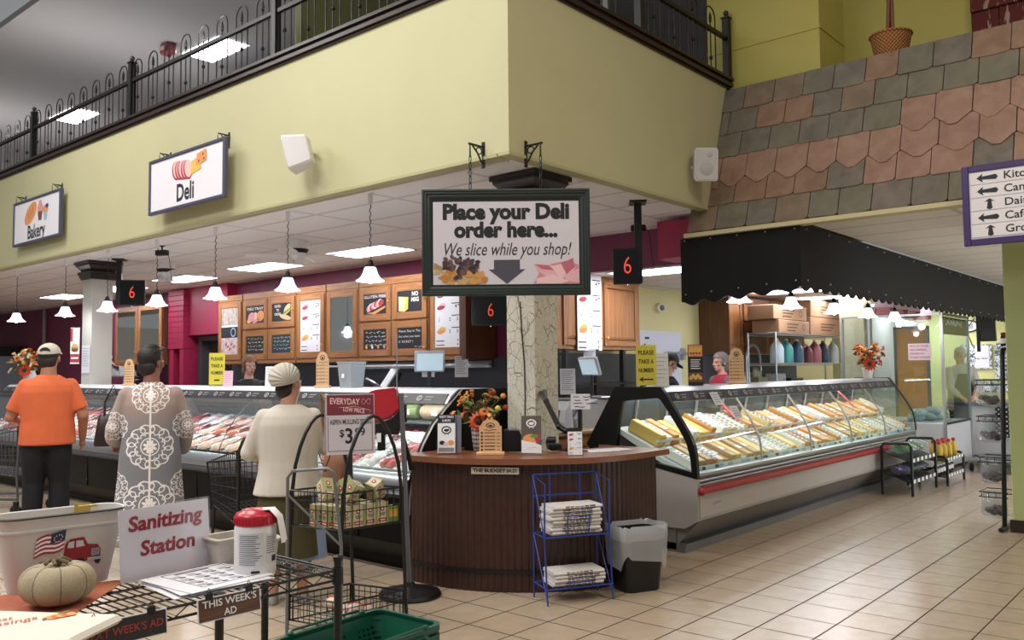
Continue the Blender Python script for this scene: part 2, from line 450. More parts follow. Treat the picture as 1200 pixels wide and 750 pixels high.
for r in range(6):                     # r = 0 bottom row
    y0 = r * rh; x = -4.24 + (0.0 if r % 2 else -0.0)
    first = True
    while x < 2.9:
        wd = rnd.uniform(0.27, 0.33)
        if first and r % 2: wd *= 0.5
        first = False
        x1 = min(x + wd, 3.0)
        if r == 0 or x1 > -4.10 + 0.0:
            xa = max(x, -4.24 if r == 0 else -4.04) + 0.004; xb = x1 - 0.004
            pointed = (r == 2) or (r == 3 and x > -2.35)
            lo = y0 + 0.004 + rnd.uniform(0, 0.008); hi = y0 + rh + 0.02
            m_ = PK if pointed or (r == 1 and rnd.random() < 0.5) else rnd.choice(SL + SL[:3])
            b.mat(m_)
            j = lambda: rnd.uniform(-0.005, 0.005)
            if pointed: poly = [(xa, lo + 0.02), ((xa + xb) / 2 - 0.03, lo - 0.075 + j()), ((xa + xb) / 2 + 0.03, lo - 0.075 + j()), (xb, lo + 0.02), (xb, hi), (xa, hi)]
            else: poly = [(xa + 0.012, lo + j()), (xa + wd * 0.4, lo + j()), (xb - 0.03, lo + j()), (xb, lo + 0.02), (xb, hi), (xa, hi), (xa, lo + 0.012)]
            tz = 0.012 + rnd.uniform(0, 0.006)
            lo_off = 0.0
            a_ = [b.v((px, py, tz + 0.010 * (1 - (py - y0) / rh))) for px, py in poly]; c_ = [b.v((px, py, -0.014)) for px, py in poly]
            b.f(a_)
            for i in range(len(poly)):
                k = (i + 1) % len(poly); b.f([a_[k], a_[i], c_[i], c_[k]])
        x = x1
struct(b.build('wall_slate', smooth=0))
b = MB(mat('cream_trim', '#cfc69d', 0.5)); b.Bx(7.60, 7.74, -3, 4.25, 2.80, 2.84); struct(b.build('trim_5', smooth=0))
b = MB(WHITE); b.Bx(-6, 8.5, 29.9, 30, 0, 3.1); struct(b.build('wall_end', smooth=0))
PANEL = mat('light_panel', '#ffffff', 0.4, emit='#fbf8ff', estr=17.0)
FRM = mat('light_frame_white', '#e4e4e4', 0.4)
def panel(x, y, z, label, sx=0.6, sy=1.2, group='flush ceiling light panels'):
    t = thing('ceiling_light', label, 'ceiling light', (x, y, z), 0, group)
    b = MB(FRM)
    for s in (-1, 1):
        b.box((s * sx / 2, 0, -0.004), (0.025, sy + 0.025, 0.012)); b.box((0, s * sy / 2, -0.004), (sx, 0.025, 0.012))
    b.build('frame', t, smooth=0)
    b = MB(PANEL); b.box((0, 0, -0.003), (sx - 0.02, sy - 0.02, 0.006)); b.build('diffuser', t, smooth=0)
for y, l in ((8.9, 'flush ceiling light panel nearest the framed deli order sign'), (11.35, 'second flush ceiling light panel from the deli order sign'), (13.75, 'flush ceiling light panel behind the left square column'),
             (16.2, 'fourth flush ceiling light panel from the deli order sign'), (18.6, 'flush ceiling light panel at the far left end of the meat counter')):
    panel(7.43, y, 3.10, l)
for x, y, l in ((12.8, 5.25, 'low ceiling light panel above the cardboard boxes'), (14.4, 5.25, 'low ceiling light panel beside the slim tan column'), (8.95, 5.3, 'low ceiling light panel above the oak wall cabinets by the white door'),
                (16.9, 5.0, 'low ceiling light panel above the tilted menu boards'), (18.6, 5.0, 'farthest low ceiling light panel at the right end')):
    panel(x, y, 2.668, l)
for k, (px, py) in enumerate(((252, 57), (87, 135))):
    p = hz(px, py, 7.0)
    panel(p.x, p.y, 6.99, ('upper floor ceiling light seen above the blue partition', 'upper floor ceiling light farther left over the railing')[k])
for x, l in ((10.6, 'assumed soffit light panel over the tiled aisle, nearest'), (13.6, 'assumed soffit light panel over the tiled aisle, middle'), (16.6, 'assumed soffit light panel over the tiled aisle, farthest')): panel(x, 0.6, 2.828, l)  # assumed panels out of view, added to light the aisle floor
SHADE = mat('frosted_shade', '#f6f6ff', 0.3, emit='#e6ecff', estr=1.9)
BULB = mat('bulb_glow', '#ffffff', 0.3, emit='#ffffff', estr=14)
DARKM = mat('dark_bronze', '#231d1c', 0.4, 0.6)
BLACK = mat('black_plastic', '#101012', 0.35)
MATTE = mat('black_matte', '#131315', 0.65)
def pendant(x, y, zc, ztop, label, group):
    t = thing('pendant_lamp', label, 'pendant lamp', (x, y, ztop), 0, group)
    dz = zc - ztop
    b = MB(FRM); b.lathe([(0.032, 0), (0.032, -0.012), (0.022, -0.02), (0.022, -0.1), (0.012, -0.115)], n=10); b.build('ceiling_cap', t)
    b = MB(DARKM)
    pts = []; n = max(6, int((-dz - 0.16) / 0.018))
    for i in range(n + 1):
        a = i / n; pts.append((0.007 * math.sin(i * PI / 2), 0.007 * math.cos(i * PI / 2), -0.11 + (dz + 0.1 + 0.11) * a))
    b.tube(pts, 0.0042, 5); b.build('cord', t)
    b = MB(DARKM); b.lathe([(0.008, dz + 0.13), (0.022, dz + 0.12), (0.03, dz + 0.085), (0.045, dz + 0.075), (0.045, dz + 0.06)], n=14); b.build('socket_cap', t)
    b = MB(SHADE)
    prof = [(0.042, 0.066), (0.052, 0.055), (0.06, 0.03), (0.07, 0.0), (0.088, -0.03), (0.112, -0.05), (0.128, -0.058), (0.124, -0.064), (0.108, -0.054), (0.082, -0.034), (0.064, -0.002), (0.054, 0.028), (0.044, 0.05)]
    b.lathe([(r, z + dz) for r, z in prof], n=24, cap=False); b.build('shade', t)
    b = MB(BULB); b.ell((0, 0, dz - 0.04), (0.034, 0.034, 0.042), 12, 8); b.build('bulb', t)
    d = bpy.data.lights.new('pendant_glow', 'POINT'); d.energy = 7; d.shadow_soft_size = 0.05; d.color = (0.97, 0.97, 1)
    o = bpy.data.objects.new('pendant_glow', d); COL.objects.link(o); o.parent = t; o.location = (0, 0, dz - 0.11)
    return t
PL = ['bell-shaped pendant lamp nearest the framed deli order sign', 'second bell-shaped pendant lamp left of the deli order sign', 'bell-shaped pendant lamp hanging above the white-capped shopper side, below the round speaker side of the wall sign',
      'bell-shaped pendant lamp hanging directly right of the left number screen', 'bell-shaped pendant lamp hanging in front of the left square column', 'bell-shaped pendant lamp just left of the left square column', 'bell-shaped pendant lamp at the far left edge']
PL[2] = 'bell-shaped pendant lamp hanging below the right edge of the Deli wall board'
for y, l in zip((5.91, 7.16, 8.5, 9.8, 11.1, 12.39, 14.15), PL): pendant(4.95, y, 2.36, 3.1, l, 'bell pendants along the meat counter')
for x, l in zip((8.08, 9.38, 10.69, 11.95, 13.1), ('bell pendant nearest under the black awning, above the glasses-wearing clerk', 'second bell pendant under the black awning, in front of the brown boxes', 'third bell pendant under the black awning, left of the slim tan column',
                'fourth bell pendant under the black awning, right of the slim tan column', 'farthest bell pendant under the black awning, before the tilted menu boards')):
    pendant(x, 3.9, 2.225, 2.67 if x > 8.6 else 2.83, l, 'bell pendants under the awning')
def fan(x, y, label, a0):
    t = thing('ceiling_fan', label, 'ceiling fan', (x, y, 3.1), a0, 'white ceiling fans')
    W_ = mat('fan_white', '#e2e0dc', 0.4)
    b = MB(W_); b.lathe([(0.13, 0), (0.135, -0.02), (0.13, -0.09), (0.105, -0.15), (0.075, -0.17), (0.07, -0.2), (0.06, -0.215), (0.03, -0.23)], n=24); b.build('motor', t)
    b = MB(MATTE); b.lathe([(0.132, -0.095), (0.134, -0.1), (0.112, -0.14), (0.110, -0.145)], n=24); b.build('vent_band', t)
    for k in range(4):
        a = PI / 2 * k + 0.4
        b = MB(W_); b.M = Rz(a) @ Tr(0, 0, -0.165) @ Rx(0.2)
        b.box((0.14, 0, 0), (0.12, 0.03, 0.006)); b.prism([(0.18, -0.05), (0.25, -0.065), (0.6, -0.07), (0.64, -0.045), (0.64, 0.045), (0.6, 0.07), (0.25, 0.065), (0.18, 0.05)], -0.004, 0.004)
        b.build('blade', t, smooth=0)
    b = MB(W_)
    for k in range(3):
        a = 2 * PI * k / 3; b.lathe([(0.02, -0.2), (0.035, -0.225), (0.055, -0.27), (0.05, -0.275)], (0.07 * math.cos(a), 0.07 * math.sin(a), 0), 10)
    b.build('light_kit', t)
fan(6.26, 8.85, 'white hugger ceiling fan nearer the deli order sign', 0.3)
fan(6.15, 11.9, 'white hugger ceiling fan farther left, behind the left number screen', 0.9)
LEDR = mat('red_digit', '#ff5a3c', 0.4, emit='#ff4a2a', estr=0.6)
def screen(loc, yaw, wd, ht, label, pole=None, digit=0.15, dx=0.0):
    """loc = centre of the face; yaw = direction of the face's outward normal"""
    t = thing('number_screen', label, 'screen', loc, yaw, 'now serving number screens')
    b = MB(BLACK); b.Bx(-0.05, 0, -wd / 2, wd / 2, -ht / 2, ht / 2, 0.006); b.build('housing', t, smooth=0)
    b = MB(mat('screen_face', '#08080a', 0.15)); b.M = frame((0.001, 0, 0), (0, 1, 0), (0, 0, 1)); b.box((0, 0, 0), (wd - 0.03, ht - 0.03, 0.002)); b.build('screen_face', t, smooth=0)
    b = MB(LEDR); b.M = frame((0.003, 0, 0), (0, 1, 0), (0, 0, 1)); b.text('6', digit, dx, 0.0, 0.001, bold=-0.01, sx=0.72); b.build('digit', t)
    if pole:
        b = MB(BLACK); b.Bx(-0.12, -0.05, pole - 0.035, pole + 0.035, -ht / 2 + 0.02, 3.095 - loc[2]); b.Bx(-0.18, 0.02, pole - 0.08, pole + 0.08, 3.08 - loc[2], 3.102 - loc[2]); b.build('ceiling_pole', t, smooth=0)
    b = MB(mat('led_dot', '#ffffff', 0.3, emit='#ffffff', estr=2)); b.Bx(0, 0.004, -0.004, 0.004, -ht / 2 - 0.012, -ht / 2 - 0.004); b.build('indicator', t, smooth=0)
    return t
screen((6.86, 4.44, 2.47), PI + 0.62, 0.27, 0.34, 'hanging black number screen reading 6 right of the deli order sign', pole=0.11, digit=0.24)
screen((5.6, 11.8, 2.62), PI + 0.9, 0.34, 0.36, 'hanging black number screen reading 6 near the left square column', pole=-0.19, digit=0.24)
screen((7.2, 6.5, 2.17), PI + 0.6, 0.44, 0.34, 'black number screen reading 6 just below the deli order sign', pole=0.0, digit=0.22)
def cctv(x, y, label):
    t = thing('security_camera', label, 'camera', (x, y, 3.1), 2.0, 'black ceiling cameras')
    b = MB(BLACK); b.box((0, 0, -0.09), (0.16, 0.08, 0.07), 0.01); b.build('body', t, smooth=0)
    b = MB(BLACK); b.lathe([(0.03, -0.012), (0.03, 0)], n=10); b.bar((0, 0, -0.06), (0, 0, -0.01), 0.01); b.build('mount', t)
    b = MB(BLACK); b.tube([(-0.08, 0, -0.09), (-0.12, 0.02, -0.16), (-0.13, 0.0, -0.3), (-0.16, 0.0, -0.55)], 0.004, 5); b.build('cable', t)
p = hz(748, 258, 3.1); cctv(p.x, p.y, 'small black ceiling camera beside the right number screen')
p = hz(190, 288, 3.1); cctv(p.x, p.y, 'small black ceiling camera beside the left number screen')
IRON = mat('wrought_iron', '#0e0d0e', 0.45)
def railing(org, ang, length, posts, label, pitch=0.379, first=0.2, skip=()):
    t = thing('balcony_railing', label, 'railing', org, ang)
    z0 = 4.54
    b = MB(IRON); b.Bx(0, length, -0.02, 0.02, 5.03, 5.07); b.build('top_rail', t, smooth=0)
    b = MB(IRON); b.Bx(0, length, -0.018, 0.018, z0 + 0.03, z0 + 0.06); b.build('bottom_rail', t, smooth=0)
    for x in posts:
        b = MB(IRON); b.Bx(x - 0.035, x + 0.035, -0.035, 0.035, z0, 5.27); b.Bx(x - 0.045, x + 0.045, -0.045, 0.045, 5.27, 5.285); b.Bx(x - 0.045, x + 0.045, -0.045, 0.045, z0, z0 + 0.02)
        p_ = b.build('post', t, smooth=0)
        b = MB(mat('iron_ball', '#4a4644', 0.35, 0.6)); b.lathe([(0.012, 5.285), (0.02, 5.29), (0.012, 5.30), (0.028, 5.32), (0.03, 5.335), (0.022, 5.355), (0.004, 5.365)], (x, 0, 0), 12); b.build('finial', p_)
    x = first; k = 0
    while x < length - 0.1:
        if not any(abs(x - q) < 0.13 for q in posts):
            hw = 0.105
            b = MB(IRON)
            pts = [(x - hw, 0, z0 + 0.04)] + [(x - hw * math.cos(PI * i / 10), 0, 5.185 + hw * math.sin(PI * i / 10)) for i in range(11)] + [(x + hw, 0, z0 + 0.04)]
            b.tube(pts, 0.0075, 5); b.build('hoop', t)
            b = MB(IRON); b.bar((x, 0, z0 + 0.04), (x, 0, 5.15), 0.0075, 5)
            b.lathe([(0.008, 5.12), (0.017, 5.135), (0.008, 5.15), (0.016, 5.165), (0.012, 5.2), (0.002, 5.235)], (x, 0, 0), 6)
            b.box((x, 0, 5.15), (0.05, 0.008, 0.012))
            zb = 4.74 + 0.09 * (k % 2)
            b.ell((x, 0, zb), (0.02, 0.02, 0.024), 8, 6); b.build('picket', t)
        k += 1; x += pitch
    return t
railing((4.79, 4.13, 0), PI / 2, 12.8, (0.04, 3.02, 6.05, 9.07, 12.1), 'black wrought-iron balcony railing with hoop tops above the Deli and Bakery boards', first=0.22)
railing((4.83, 4.14, 0), 0.0, 3.64, (1.84, 3.60), 'black wrought-iron balcony railing with hoop tops above the right balcony wall', first=0.2)
b = MB(mat('navy_partition', '#2e4a6e', 0.7)); b.Bx(7.9, 8.0, 11.6, 13.9, 4.42, 6.45); b.mat(BLACK).Bx(7.88, 8.02, 13.9, 13.95, 4.42, 6.5); tag(b.build('office_partition', smooth=0), 'tall navy blue partition panel on the upper floor behind the railing', 'partition')
DKW = mat('dark_door_wood', '#3a2722', 0.5)
def upbox(name, x0, x1, y0, y1, z1, m, label, cat):
    b = MB(m); b.Bx(x0, x1, y0, y1, 4.42, z1, 0.01)
    b.mat(BLACK);
    for k in range(1, 3): b.Bx(x0 - 0.012, x0, y0 + 0.03, y1 - 0.03, 4.42 + (z1 - 4.42) * k / 3 - 0.006, 4.42 + (z1 - 4.42) * k / 3 + 0.006)
    return tag(b.build(name, smooth=0), label, cat)
upbox('wardrobe', 6.6, 7.0, 8.35, 9.15, 6.6, DKW, 'dark brown wooden cupboard on the upper floor behind the left railing', 'cupboard')
upbox('filing_cabinet', 6.3, 6.8, 7.42, 8.3, 6.4, BLACK, 'big black cabinet on the upper floor behind the left railing', 'cabinet')
b = MB(mat('olive_pipe', '#8b8f68', 0.5)); b.lathe([(0.09, 4.42), (0.09, 7.0)], (6.7, 9.4, 0), 12); tag(b.build('round_post', smooth=60), 'pale olive round post beside the dark upstairs cupboard', 'post')
def desk(x, y, ln, label):
    t = thing('office_desk', label, 'desk', (x, y, 4.42), PI / 2, 'dark desks upstairs')
    m = mat('dark_blue_laminate', '#20242e', 0.5)
    b = MB(m); b.Bx(0, ln, -0.3, 0.3, 0.70, 0.74); b.build('desk_top', t, smooth=0)
    b = MB(m); b.Bx(0.02, ln - 0.02, 0.25, 0.28, 0.08, 0.70); b.build('front_panel', t, smooth=0)
    for q in (0, ln - 0.04):
        b = MB(m); b.Bx(q, q + 0.04, -0.28, 0.28, 0, 0.7); b.build('side_panel', t, smooth=0)
desk(6.3, 14.2, 1.5, 'dark blue-black desk upstairs behind the railing, far left')
desk(6.3, 11.4, 1.5, 'dark blue-black desk upstairs behind the railing, below the red alarm')
desk(6.1, 16.4, 1.3, 'dark blue-black desk upstairs at the left photo edge')
p = hz(195, 58, 6.9)
t = thing('alarm_horn', 'small red alarm horn on the upper grey ceiling above the railing', 'alarm', (p.x, p.y, 6.91))
b = MB(mat('alarm_red', '#7d2b2b', 0.4)); b.Bx(-0.06, 0.12, -0.12, 0.12, -0.09, 0.09, 0.02); b.build('housing', t, smooth=0)
b = MB(mat('alarm_lens', '#b9aaa8', 0.3)); b.Bx(-0.075, -0.06, -0.05, 0.05, -0.03, 0.03); b.build('lens', t, smooth=0)
t = thing('wall_poster', 'pale patterned poster board upstairs by the corner of the railing', 'poster', (5.6, 4.9, 4.42), 0.9)
b = MB(mat('poster_paper', '#d9d5d2', 0.7, noise=0.12, nscale=14)); b.Bx(-0.02, 0.02, -0.3, 0.3, 0.1, 1.3); b.build('board', t, smooth=0)
b = MB(BLACK); b.Bx(-0.2, 0.2, -0.3, 0.3, 0, 0.03); b.bar((0.05, -0.2, 0), (0.03, -0.2, 1.2), 0.012); b.bar((0.05, 0.2, 0), (0.03, 0.2, 1.2), 0.012); b.build('stand', t)
t = thing('whiteboard', 'white rolling board upstairs behind the right railing', 'whiteboard', (7.35, 5.2, 4.42), -0.1)
b = MB(mat('board_white', '#cfd3da', 0.4)); b.Bx(-0.32, 0.32, -0.015, 0.015, 0.15, 1.6); b.build('panel', t, smooth=0)
b = MB(mat('steel_frame', '#8d9094', 0.3, 0.8))
for s in (-1, 1): b.bar((s * 0.33, 0, 0.02), (s * 0.33, 0, 1.62), 0.014); b.bar((s * 0.33, -0.2, 0.02), (s * 0.33, 0.2, 0.02), 0.014)
b.build('frame', t)
t = thing('office_chair', 'dark upstairs chair seen through the right railing', 'chair', (6.55, 4.8, 4.42), 2.4)
b = MB(MATTE); b.box((0, 0, 0.46), (0.45, 0.45, 0.07), 0.02, 2); b.build('seat', t)
b = MB(MATTE); b.M = Tr(0, 0.22, 0.75) @ Rx(-0.15); b.box((0, 0, 0), (0.44, 0.05, 0.5), 0.02, 2); b.build('backrest', t)
b = MB(BLACK); b.bar((0, 0, 0.1), (0, 0, 0.43), 0.025)
for k in range(5): b.bar((0, 0, 0.1), (0.26 * math.cos(k * 1.257), 0.26 * math.sin(k * 1.257), 0.03), 0.015)
b.build('pedestal', t)
p = hy(811, 66, 4.5)
t = thing('toy_block', 'small red and yellow striped tin behind the right railing', 'tin', (p.x, 4.5, 4.42))
b = MB(mat('tin_red', '#b02430', 0.4)); b.lathe([(0.06, 0.0), (0.06, 0.28)], n=14); b.build('body', t)
b = MB(mat('tin_yellow', '#e0b33a', 0.4)); b.lathe([(0.062, 0.14), (0.062, 0.2)], n=14); b.build('band', t)
b = MB(mat('awning_cloth', '#0b0b0d', 0.85))
t = thing('awning', 'long black scalloped awning hung under the slate wall over the cheese counter', 'awning', (7.7, 3.08, 2.82))
def scallop(x0, x1, n, z, amp, ph=0):
    k = 14
    for i in range(n * k + 1):
        yield x0 + (x1 - x0) * i / (n * k), z + amp * math.cos(2 * PI * i / k + ph)
def awn(b, fr, ln, n, zl0, zl1):
    b.M = fr
    pts = list(scallop(0, ln, n, 0, 0.022))
    top0 = [b.v((x, 0, 0)) for x, z in pts]; bot0 = [b.v((x, zl0 + (zl1 - zl0) * x / ln + z, 0)) for x, z in pts]
    top1 = [b.v((x, 0, -0.02)) for x, z in pts]; bot1 = [b.v((x, zl0 + (zl1 - zl0) * x / ln + z, -0.02)) for x, z in pts]
    for i in range(len(pts) - 1):
        b.f([bot0[i], bot0[i + 1], top0[i + 1], top0[i]]); b.f([bot1[i + 1], bot1[i], top1[i], top1[i + 1]])
        b.f([bot0[i + 1], bot0[i], bot1[i], bot1[i + 1]]); b.f([top0[i], top0[i + 1], top1[i + 1], top1[i]])
awn(b, frame((7.66, 4.32, 2.80), (0, -1, 0), (0, 0, 1)), 1.24, 5, -0.66, -0.58); b.build('end_cloth', t, smooth=30, world=True)
b = MB(_mats['awning_cloth']); awn(b, frame((7.66, 3.08, 2.82), (1, 0, 0), (0, 0, 1)), 11.2, 46, -0.60, -0.58); b.build('front_cloth', t, smooth=30, world=True)
b = MB(mat('stud_nickel', '#c9ccd0', 0.3, 0.8))
for k in range(5):
    y = 4.27 - k * 0.285
    for z in (2.775, 2.235 + 0.015 * k): b.ell((7.654, y, z), 0.008, 8, 6)
for k in range(20):
    for z in (2.78, 2.30): b.ell((7.8 + k * 0.56, 3.074, z), 0.008, 8, 6)
b.build('studs', t, world=True)
SLATEBL = mat('sign_frame_slate', '#4b4a63', 0.4)
PAPER = mat('sign_white', '#eeecf2', 0.35)
INK = mat('ink_dark', '#1d1b24', 0.5)
INKB = mat('ink_navy', '#23222f', 0.5)
ORN = mat('print_orange', '#e79a5b', 0.5); PINK = mat('print_pink', '#dd9a9e', 0.5); YEP = mat('print_cheese', '#e9bf58', 0.5); REDP = mat('print_red', '#a73a44', 0.5)
PURP = mat('print_purple', '#4a2f78', 0.45); BRNP = mat('print_brown', '#7a4a30', 0.5); PALEP = mat('print_pale_pink', '#f0c4c2', 0.5); GRNP = mat('print_green', '#6c8b4a', 0.5); BLUP = mat('print_blue', '#9cc4de', 0.5)
def ell2(b, x, y, rx, ry, z=0.002, rot=0.0, n=18, a0=0, a1=2 * PI):
    ca, sa = math.cos(rot), math.sin(rot); ps = []
    full = a1 - a0 > 6.2
    for i in range(n if full else n + 1):
        a = a0 + (a1 - a0) * i / n; u, v_ = rx * math.cos(a), ry * math.sin(a)
        ps.append(b.v((x + u * ca - v_ * sa, y + u * sa + v_ * ca, z)))
    b.f(ps)
def poly2(b, pts, z=0.002): b.f([b.v((x, y, z)) for x, y in pts])
def rect2(b, x0, x1, y0, y1, z=0.0015): poly2(b, [(x0, y0), (x1, y0), (x1, y1), (x0, y1)], z)
def scroll_bracket(b, s=1.0):
    """small wall bracket: local x = out from wall, y = up"""
    b.tube([(0, 0, 0), (0.16 * s, 0, 0)], 0.009 * s, 6); b.tube([(0.005, 0.02, 0), (0.005, -0.14 * s, 0)], 0.009 * s, 6)
    b.tube([(0.005, -0.13 * s, 0), (0.03 * s, -0.11 * s, 0), (0.07 * s, -0.05 * s, 0), (0.12 * s, -0.01, 0)], 0.007 * s, 6)
    b.tube([(0.05 * s + 0.03 * s * math.cos(a), -0.035 * s + 0.025 * s * math.sin(a), 0) for a in [i * 0.7 for i in range(8)]], 0.005 * s, 5)
    b.box((0.003, -0.06 * s, 0), (0.008, 0.2 * s, 0.03 * s))
def wall_board(y0, y1, z0, z1, x, label, brk):
    t = thing('hanging_board', label, 'sign', (x, (y0 + y1) / 2, (z0 + z1) / 2))
    wd, ht = y0 - y1, z1 - z0
    F = frame((0, 0, 0), (0, -1, 0), (0, 0, 1))
    b = MB(SLATEBL); b.M = F
    e = 0.035
    for s in (-1, 1):
        b.box((s * (wd / 2 - e / 2), 0, 0), (e, ht, 0.05), 0.006); b.box((0, s * (ht / 2 - e / 2), 0), (wd - 2 * e, e, 0.05), 0.006)
    b.build('frame', t, smooth=0)
    b = MB(PAPER); b.M = F; b.box((0, 0, 0), (wd - 2 * e + 0.01, ht - 2 * e + 0.01, 0.02)); p = b.build('face', t, smooth=0)
    for yy in brk:
        b = MB(IRON); b.M = frame((4.7 - x, yy, ht / 2 + 0.07), (-1, 0, 0), (0, 0, 1)); scroll_bracket(b, 0.8)
        b.tube([(0.13, -0.02, 0), (0.13, -0.1, 0)], 0.004, 5); b.build('bracket', t)
    return t, F
t, F = wall_board(9.21, 7.65, 3.24, 3.85, 4.56, 'white hanging board with slate frame reading Deli under ham and cheese slices', (0.6, -0.6))
b = MB(INKB); b.M = F; b.text('Deli', 0.26, 0.0, -0.145, 0.0115, bold=0.025, sx=0.86)
b.build('lettering', t, smooth=0)
b = MB(PALEP); b.M = F
for k in range(5): b.mat(REDP); ell2(b, -0.19 + k * 0.062, 0.11 - k * 0.006, 0.085, 0.11, 0.0112 + k * 0.0006, 0.45); b.mat(PALEP if k % 2 == 0 else PINK); ell2(b, -0.18 + k * 0.062, 0.12 - k * 0.006, 0.075, 0.1, 0.0115 + k * 0.0006, 0.45)
b.mat(YEP); poly2(b, [(0.12, 0.02), (0.33, 0.06), (0.27, 0.19), (0.13, 0.16)], 0.015)
b.mat(ORN); poly2(b, [(0.22, 0.09), (0.43, 0.13), (0.42, 0.25), (0.24, 0.22)], 0.0156)
b.mat(BRNP)
for (x, y) in ((0.28, 0.14), (0.36, 0.2), (0.38, 0.15)): ell2(b, x, y, 0.013, 0.015, 0.016)
b.build('picture', t, smooth=0)
t, F = wall_board(13.36, 11.74, 3.31, 3.94, 4.62, 'white hanging board with slate frame reading Bakery under bread and cupcake', (0.62, -0.62))
b = MB(INKB); b.M = F; b.text('Bakery', 0.26, 0.0, -0.17, 0.0115, bold=0.025, sx=0.83); b.build('lettering', t, smooth=0)
b = MB(ORN); b.M = F; ell2(b, -0.2, 0.1, 0.23, 0.12, 0.0115, 0.5)
b.mat(mat('print_tan', '#c9854a', 0.5))
for k in range(3): ell2(b, -0.27 + k * 0.07, 0.06 + k * 0.04, 0.02, 0.075, 0.012, 0.2)
b.mat(PINK); ell2(b, 0.13, 0.13, 0.1, 0.08, 0.0115); ell2(b, 0.13, 0.18, 0.06, 0.07, 0.012)
b.mat(BRNP); poly2(b, [(0.05, 0.09), (0.21, 0.09), (0.18, -0.03), (0.08, -0.03)], 0.012)
b.mat(BLUP); poly2(b, [(0.24, 0.06), (0.38, 0.06), (0.35, -0.05), (0.27, -0.05)], 0.012)
b.mat(ORN); ell2(b, 0.31, 0.1, 0.09, 0.06, 0.0117); b.mat(PURP); ell2(b, 0.36, 0.14, 0.05, 0.03, 0.0122)
b.build('picture', t, smooth=0)
SPK = mat('speaker_white', '#d9d7d8', 0.45)
def speaker(loc, rz, tilt, label, arm):
    t = thing('wall_speaker', label, 'speaker', loc, rz)
    b = MB(SPK); b.M = Ry(tilt)
    rs = []
    for (x, w_, h_) in ((-0.11, 0.075, 0.11), (-0.10, 0.085, 0.125), (0.0, 0.10, 0.145), (0.09, 0.115, 0.16), (0.10, 0.112, 0.157)):
        rs.append([(x, sx * w_, sz * h_) for sx, sz in ((-1, -0.85), (-0.85, -1), (0.85, -1), (1, -0.85), (1, 0.85), (0.85, 1), (-0.85, 1), (-1, 0.85))])
    b.rings(rs); b.build('cabinet', t, smooth=30)
    b = MB(mat('speaker_grille', '#c9c7cb', 0.6)); b.M = Ry(tilt)
    b.rings([[(x, sx * w_, sz * h_) for sx, sz in ((-1, -0.85), (-0.85, -1), (0.85, -1), (1, -0.85), (1, 0.85), (0.85, 1), (-0.85, 1), (-1, 0.85))] for x, w_, h_ in ((0.09, 0.104, 0.149), (0.108, 0.1, 0.145))])
    b.lathe([(0.058, 0), (0.06, 0.003)], n=4) if False else None
    b.build('grille', t, smooth=30)
    b = MB(mat('speaker_cone', '#bab8bd', 0.6)); b.M = Ry(tilt) @ frame((0.109, 0, -0.04), (0, 1, 0), (0, 0, 1)); b.lathe([(0.065, 0), (0.062, 0.002)], n=24)
    b.lathe([(0.025, 0), (0.022, 0.002)], (0.03, 0.13, 0), 16); b.build('driver', t)
    b = MB(SPK); b.tube([(-0.1, 0, 0), arm], 0.02, 8); b.M = Tr(*arm); b.box((0, 0, 0), (0.05, 0.07, 0.09), 0.008); b.build('wall_bracket', t, smooth=30)
speaker((4.5, 6.35, 3.45), PI * 0.72, 0.25, 'white wall speaker on the left balcony wall right of the Deli board', (-0.06, -0.26, 0.05))
speaker((7.43, 3.92, 3.45), PI + 0.75, 0.12, 'white wall speaker on the right balcony wall beside the slates', (-0.1, -0.14, 0.0))
t = thing('directory_sign', 'purple-framed directory board with arrows hung before the slate wall', 'sign', (7.45, 1.17, 2.75))
F = frame((0, 0, 0), (0, -1, 0), (0, 0, 1))
VIO = mat('violet_frame', '#40256b', 0.4)
b = MB(VIO); b.M = F
for s in (-1, 1): b.box((s * 0.475, 0, 0), (0.05, 0.63, 0.045), 0.004); b.box((0, s * 0.29, 0), (0.9, 0.05, 0.045), 0.004)
b.build('frame', t, smooth=0)
b = MB(mat('directory_white', '#e6e2ee', 0.35)); b.M = F; b.box((0, 0, 0), (0.91, 0.54, 0.02)); b.build('backing', t, smooth=0)
for i, (s, up) in enumerate((('Kitchen', 0), ('Canned', 0), ('Dairy /', 1), ('Cafe (', 0), ('Grocery', 1))):
    y = 0.21 - i * 0.104
    b = MB(mat('directory_strip', '#f0eef4', 0.35)); b.M = F; b.box((0.0, y, 0.013), (0.88, 0.092, 0.006), 0.001); st = b.build('name_strip', t, smooth=0)
    b = MB(INK); b.M = F @ Tr(-0.21, y, 0.0165); b.text(s, 0.085, 0, 0, 0.0012, 'LEFT', bold=0.012, sx=1.05); b.build('lettering', st, smooth=0)
    b = MB(INKB); b.M = F @ Tr(-0.32, y, 0.0165) @ Rz(-PI / 2 if up else 0)
    ps = [(-0.075, 0), (-0.03, 0.036), (-0.036, 0.012), (0.06, 0.02), (0.075, 0), (0.06, -0.02), (-0.036, -0.012), (-0.03, -0.036)]
    if up: b.M = F @ Tr(-0.31, y, 0.0165) @ Rz(-PI / 2) @ Matrix.Scale(0.58, 4, (1, 0, 0))
    poly2(b, ps, 0.0012); b.build('arrow', st, smooth=0)
b = MB(IRON); b.bar((0.02, -0.05, 0.3), (0.28, -0.05, 0.32), 0.012); b.bar((0.02, -0.05, -0.1), (0.22, -0.05, 0.06), 0.012); b.build('wall_bracket', t)
t = thing('deli_order_sign', 'big dark green framed sign asking for deli orders, hanging from chains at the corner', 'sign', (4.722, 4.105, 2.433))
fw = Vector((0.7587, 0.6514, 0))
F = frame((0, 0, 0), (0.6514, -0.7587, 0), (0, 0, 1))
